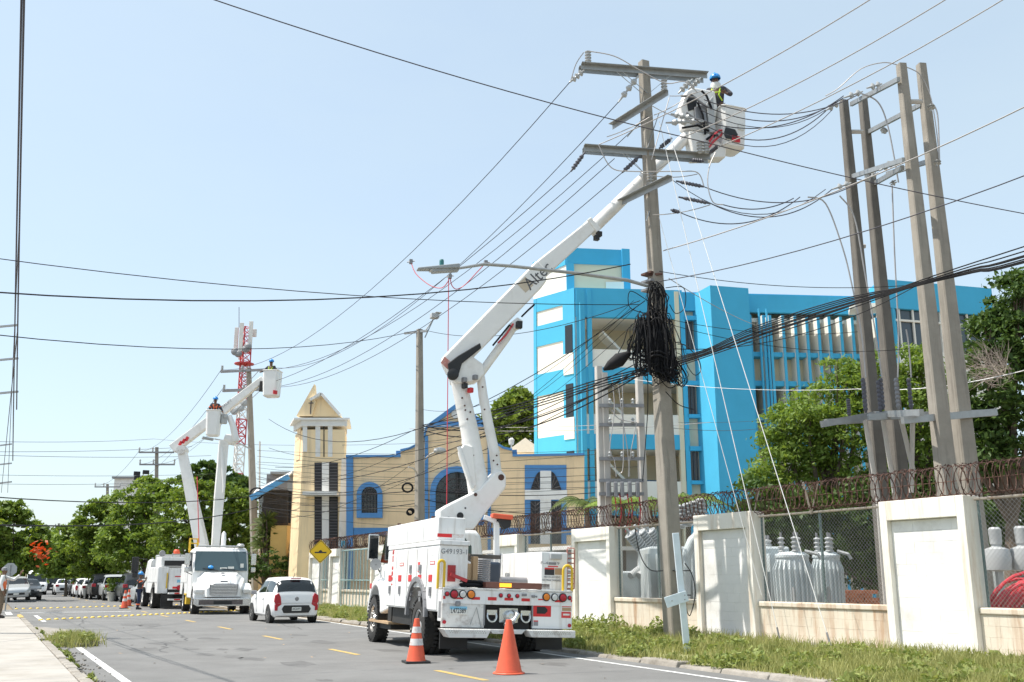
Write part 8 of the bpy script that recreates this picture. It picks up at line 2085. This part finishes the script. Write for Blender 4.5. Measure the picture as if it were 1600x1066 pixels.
P = np.array([tuple(at(62 + rnd.gauss(0, 8), 862 + rnd.gauss(0, 8), 68.2 + rnd.gauss(0, .5)) - t1.location) for _ in range(70)]); Vv, Fq = leaf_quads(P, .2); fast_mesh('blossom', Vv, Fq, 'flower', t1)
tree('tree', 'bright feathery tree at the left end of the right hand row', 88, [(98, 860, 26, 26), (84, 882, 20, 20), (118, 835, 20, 24), (122, 880, 26, 22)], 'leaf_bright', .34, 5, (105, 905), RG)
tree('tree', 'tall feathery tree in the row, above the black pickup', 78, [(150, 822, 30, 34), (135, 855, 28, 30), (172, 850, 30, 36), (165, 795, 20, 20), (150, 880, 36, 18)], 'leaf', .32, 5.5, (160, 905), RG)
tree('tree', 'feathery pale tree rising between the stadium lights and the truck beacon', 70, [(222, 778, 36, 30), (205, 815, 36, 36), (250, 800, 32, 40), (195, 852, 36, 36), (238, 850, 34, 36), (268, 770, 20, 20)], 'leaf_bright', .27, 6, (226, 905), RG)
tree('tree', 'leafy green tree directly behind the two raised far booms', 64, [(288, 795, 32, 40), (320, 790, 30, 40), (280, 840, 36, 36), (325, 835, 32, 36), (300, 768, 22, 18)], 'leaf', .26, 6, (305, 905), RG)
tree('tree', 'round darker tree just left of the pole behind the far trucks', 66, [(358, 795, 30, 36), (370, 835, 28, 36), (345, 845, 30, 30), (378, 790, 16, 26)], 'leaf', .26, 6, (362, 905), RG)
tree('tree', 'dark broad leaved tree top showing above the paler row', 84, [(322, 740, 26, 16), (345, 752, 34, 20), (300, 752, 22, 14), (366, 760, 20, 18)], 'leaf_dark', .42, 6, (335, 905), RG)
tree('tree', 'round dark green tree between the church gable and the blue school', 68, [(800, 650, 30, 34), (815, 640, 24, 28), (785, 680, 24, 26), (822, 675, 22, 30), (770, 655, 12, 16), (808, 620, 12, 14)], 'leaf', .36, 8, (805, 905))
tree('tree', 'wide feathery green tree before the finned school wing', 38, [(1232, 700, 50, 40), (1290, 640, 46, 40), (1270, 690, 50, 40), (1205, 725, 38, 30), (1322, 600, 26, 24), (1320, 670, 36, 50), (1255, 640, 34, 30), (1190, 748, 26, 20), (1300, 730, 60, 30), (1345, 590, 24, 30), (1310, 575, 22, 18), (1225, 665, 30, 30)], 'leaf_bright', .14, 10, (1290, 905), elong=2.2, clump=.6)
tree('tree', 'feathery tree filling the gap between the four big poles', 37, [(1415, 590, 28, 50), (1400, 650, 34, 60), (1430, 700, 44, 50), (1395, 725, 30, 30), (1440, 560, 14, 22), (1370, 590, 24, 36), (1470, 620, 20, 60)], 'leaf_bright', .15, 14, (1420, 905), elong=2.0, clump=.6)
tree('tree', 'dense dark tree with bare grey twigs at the right edge', 31, [(1585, 470, 44, 42), (1565, 540, 50, 60), (1610, 560, 60, 90), (1545, 620, 44, 50), (1535, 690, 44, 46), (1590, 690, 60, 50), (1540, 505, 24, 24), (1600, 440, 30, 24), (1510, 655, 22, 40)], 'leaf_dark', .17, 13, (1580, 905), clump=.5)
tw_ = thing('bare_shrub', 'bare grey twiggy branches poking out of the dark tree by the front poles', 'bush', at(1545, 600, 29)); q = tw_.location.copy(); b = MB()
for i in range(70):
    p = at(1560 + rnd.gauss(0, 12), 585 + rnd.gauss(0, 10), 29 + rnd.gauss(0, .4)) - q; d = Vector((rnd.uniform(-1.2, .5), rnd.uniform(-.3, .3), rnd.uniform(-.3, .9))) * .9
    m_ = p + d * .5 + Vector((0, 0, rnd.uniform(-.1, .15))); b.tube([p, m_, p + d], [.012, .008, .003], 4)
    for k in range(3): b.tube([m_, m_ + d * .4 + Vector((rnd.uniform(-.3, .3), 0, rnd.uniform(-.3, .3)))], [.006, .002], 4)
b.build('twigs', 'twig', tw_, kind='stuff')
tree('hedge_tree', 'dark understorey trees in shade right of the transformer trio', 36, [(1230, 810, 60, 46), (1330, 800, 50, 50), (1400, 800, 60, 60), (1190, 790, 30, 40), (1480, 800, 50, 60), (1350, 860, 40, 40), (1560, 790, 70, 60), (1250, 870, 60, 40), (1330, 880, 60, 30), (1400, 870, 50, 40)], 'leaf_dark', .2, 14, (1400, 905), clump=.6)
tree('bush', 'clipped green hedge behind the white truck mirror and the pole', 55, [(402, 882, 14, 16), (420, 880, 16, 20), (438, 884, 12, 14), (385, 890, 14, 12)], 'leaf_dark', .14, 14, (415, 905), clump=.3, cat='hedge')
def spiky(label, u, v0, v1, Y, name='yucca', n=9, m='leaf_olive', L=1.5, cat='plant'):
    base = at(u, 905, Y); base.z = .1; o = thing(name, label, cat, base)
    for k in range(n):
        hd = at(u + rnd.uniform(-11, 11), v0 + (v1 - v0) * k / n, Y + rnd.uniform(-.3, .3)) - base
        b = MB(); b.tube([(rnd.uniform(-.1, .1), 0, 0), (hd.x, hd.y, hd.z)], [.07, .05], 6); b.build('stem', 'bark', o)
        Vv = []; Fq = []
        for i in range(40):
            d = Vector((rnd.gauss(0, 1), rnd.gauss(0, 1), rnd.gauss(.35, .8))).normalized() * L * rnd.uniform(.35, .6); s_ = d.cross(Vector((0, 0, 1))).normalized() * .035
            i0 = len(Vv); Vv += [tuple(hd - s_), tuple(hd + s_), tuple(hd + d * .6 + s_ + Vector((0, 0, .03))), tuple(hd + d - Vector((0, 0, .12)))]; Fq.append((i0, i0 + 1, i0 + 2, i0 + 3))
        fast_mesh('leaf_rosette', np.array(Vv), np.array(Fq), m, o)
    return o
spiky('spiky yucca clump right of the pole behind the far trucks', 418, 812, 868, 56)
def palm(label, u, vt, Y, n=13, L=1.9, m='leaf_olive'):
    base = at(u, 905, Y); base.z = .1; o = thing('palm_tree', label, 'palm', base); top = at(u, vt, Y) - base
    b = MB(); b.tube([(0, 0, -.1), (.08, 0, top.z * .5), tuple(top)], [.16, .13, .1], 8); b.build('trunk', 'bark', o)
    for k in range(n):
        a = 2 * math.pi * k / n + rnd.uniform(-.2, .2); up_ = rnd.uniform(.5, 1.3); pts = []
        for i in range(9):
            f = i / 8; pts.append(top + Vector((math.cos(a) * L * f, math.sin(a) * L * f, up_ * L * (f - f * f * 1.25) * .9)))
        Vv = []; Fq = []
        for i in range(1, 9):
            for j in range(3):
                p = pts[i - 1].lerp(pts[i], j / 3); d = (pts[i] - pts[i - 1]).normalized(); sd_ = d.cross(Vector((0, 0, 1))).normalized()
                for sg in (-1, 1):
                    l = .42 * math.sin(math.pi * min(.95, .12 + i / 9.5)); e = p + sd_ * sg * l + d * l * .7 - Vector((0, 0, l * .5)); i0 = len(Vv)
                    Vv += [tuple(p), tuple(p + d * .04), tuple(e), tuple(p.lerp(e, .5) - d * .03)]; Fq.append((i0, i0 + 1, i0 + 2, i0 + 3))
        fr_ = fast_mesh('frond', np.array(Vv), np.array(Fq), m, o)
        b = MB(); b.tube(pts, [.02] * 8 + [.005], 4); b.build('frond_rib', 'leaf_olive', fr_)
palm('small palm between the church and the pale rack poles', 917, 790, 46); palm('small palm just right of the pale rack poles', 1016, 792, 44, m='leaf_bright'); palm('small palm before the blue stair tower, right of the main pole', 1075, 786, 44, m='leaf_bright'); palm('low palm behind the transformer rack', 972, 790, 42, m='leaf_bright')
# distant tree masses closing the horizon
P = []
for i in range(5200):
    X = rnd.uniform(-420, 420); Yd = 300 + rnd.uniform(0, 60); hh = 9 + 4 * math.sin(X * .05) + 3 * math.sin(X * .13 + 1)
    c = np.array([X, Yd, rnd.random() * hh]); P.append(c + nrg.normal(size=(9, 3)) * 1.6)
P = np.concatenate(P); Vv, Fq = leaf_quads(P, 1.9, .3, 1.4); fast_mesh('distant_woods', Vv, Fq, 'hill', kind='stuff')
P = []
for i in range(2600):
    u = rnd.uniform(20, 190); Yd = rnd.uniform(150, 175); v = 905 - (8 + 50 * rnd.random() * (.6 + .4 * math.sin(u * .09)))
    c = np.array(tuple(at(u, max(v, 846), Yd))); P.append(c + nrg.normal(size=(9, 3)) * .8)
P = np.concatenate(P); Vv, Fq = leaf_quads(P, .9, .3, 1.5); fast_mesh('road_end_woods', Vv, Fq, 'leaf', kind='stuff')
for (u, v, Y, w, h, lb, m) in ((25, 884, 190, 30, 6, 'pale low house glimpsed under the trees at the road end', 'cream_pale'), (205, 748, 150, 10, 13, 'pale block just showing beside the stadium lights above the trees', 'church_white')):
    c = at(u, v, Y); o = thing('house', lb, 'house', (c.x, Y, 0)); b = MB(); b.box(-w / 4, w / 4, 0, 6, 0, max(3, c.z)); b.build('wall', m, o)
    b = MB(); b.box(-w / 4 - .3, w / 4 + .3, -.3, 6.3, max(3, c.z), max(3, c.z) + .3); b.build('roof', 'steelgrey', o)
    for k in range(3):
        b = MB(); b.box(-w / 4 + 1 + k * w / 7, -w / 4 + 2 + k * w / 7, -.04, .02, 1, 2.4); b.build('window', 'glass_dark', o)
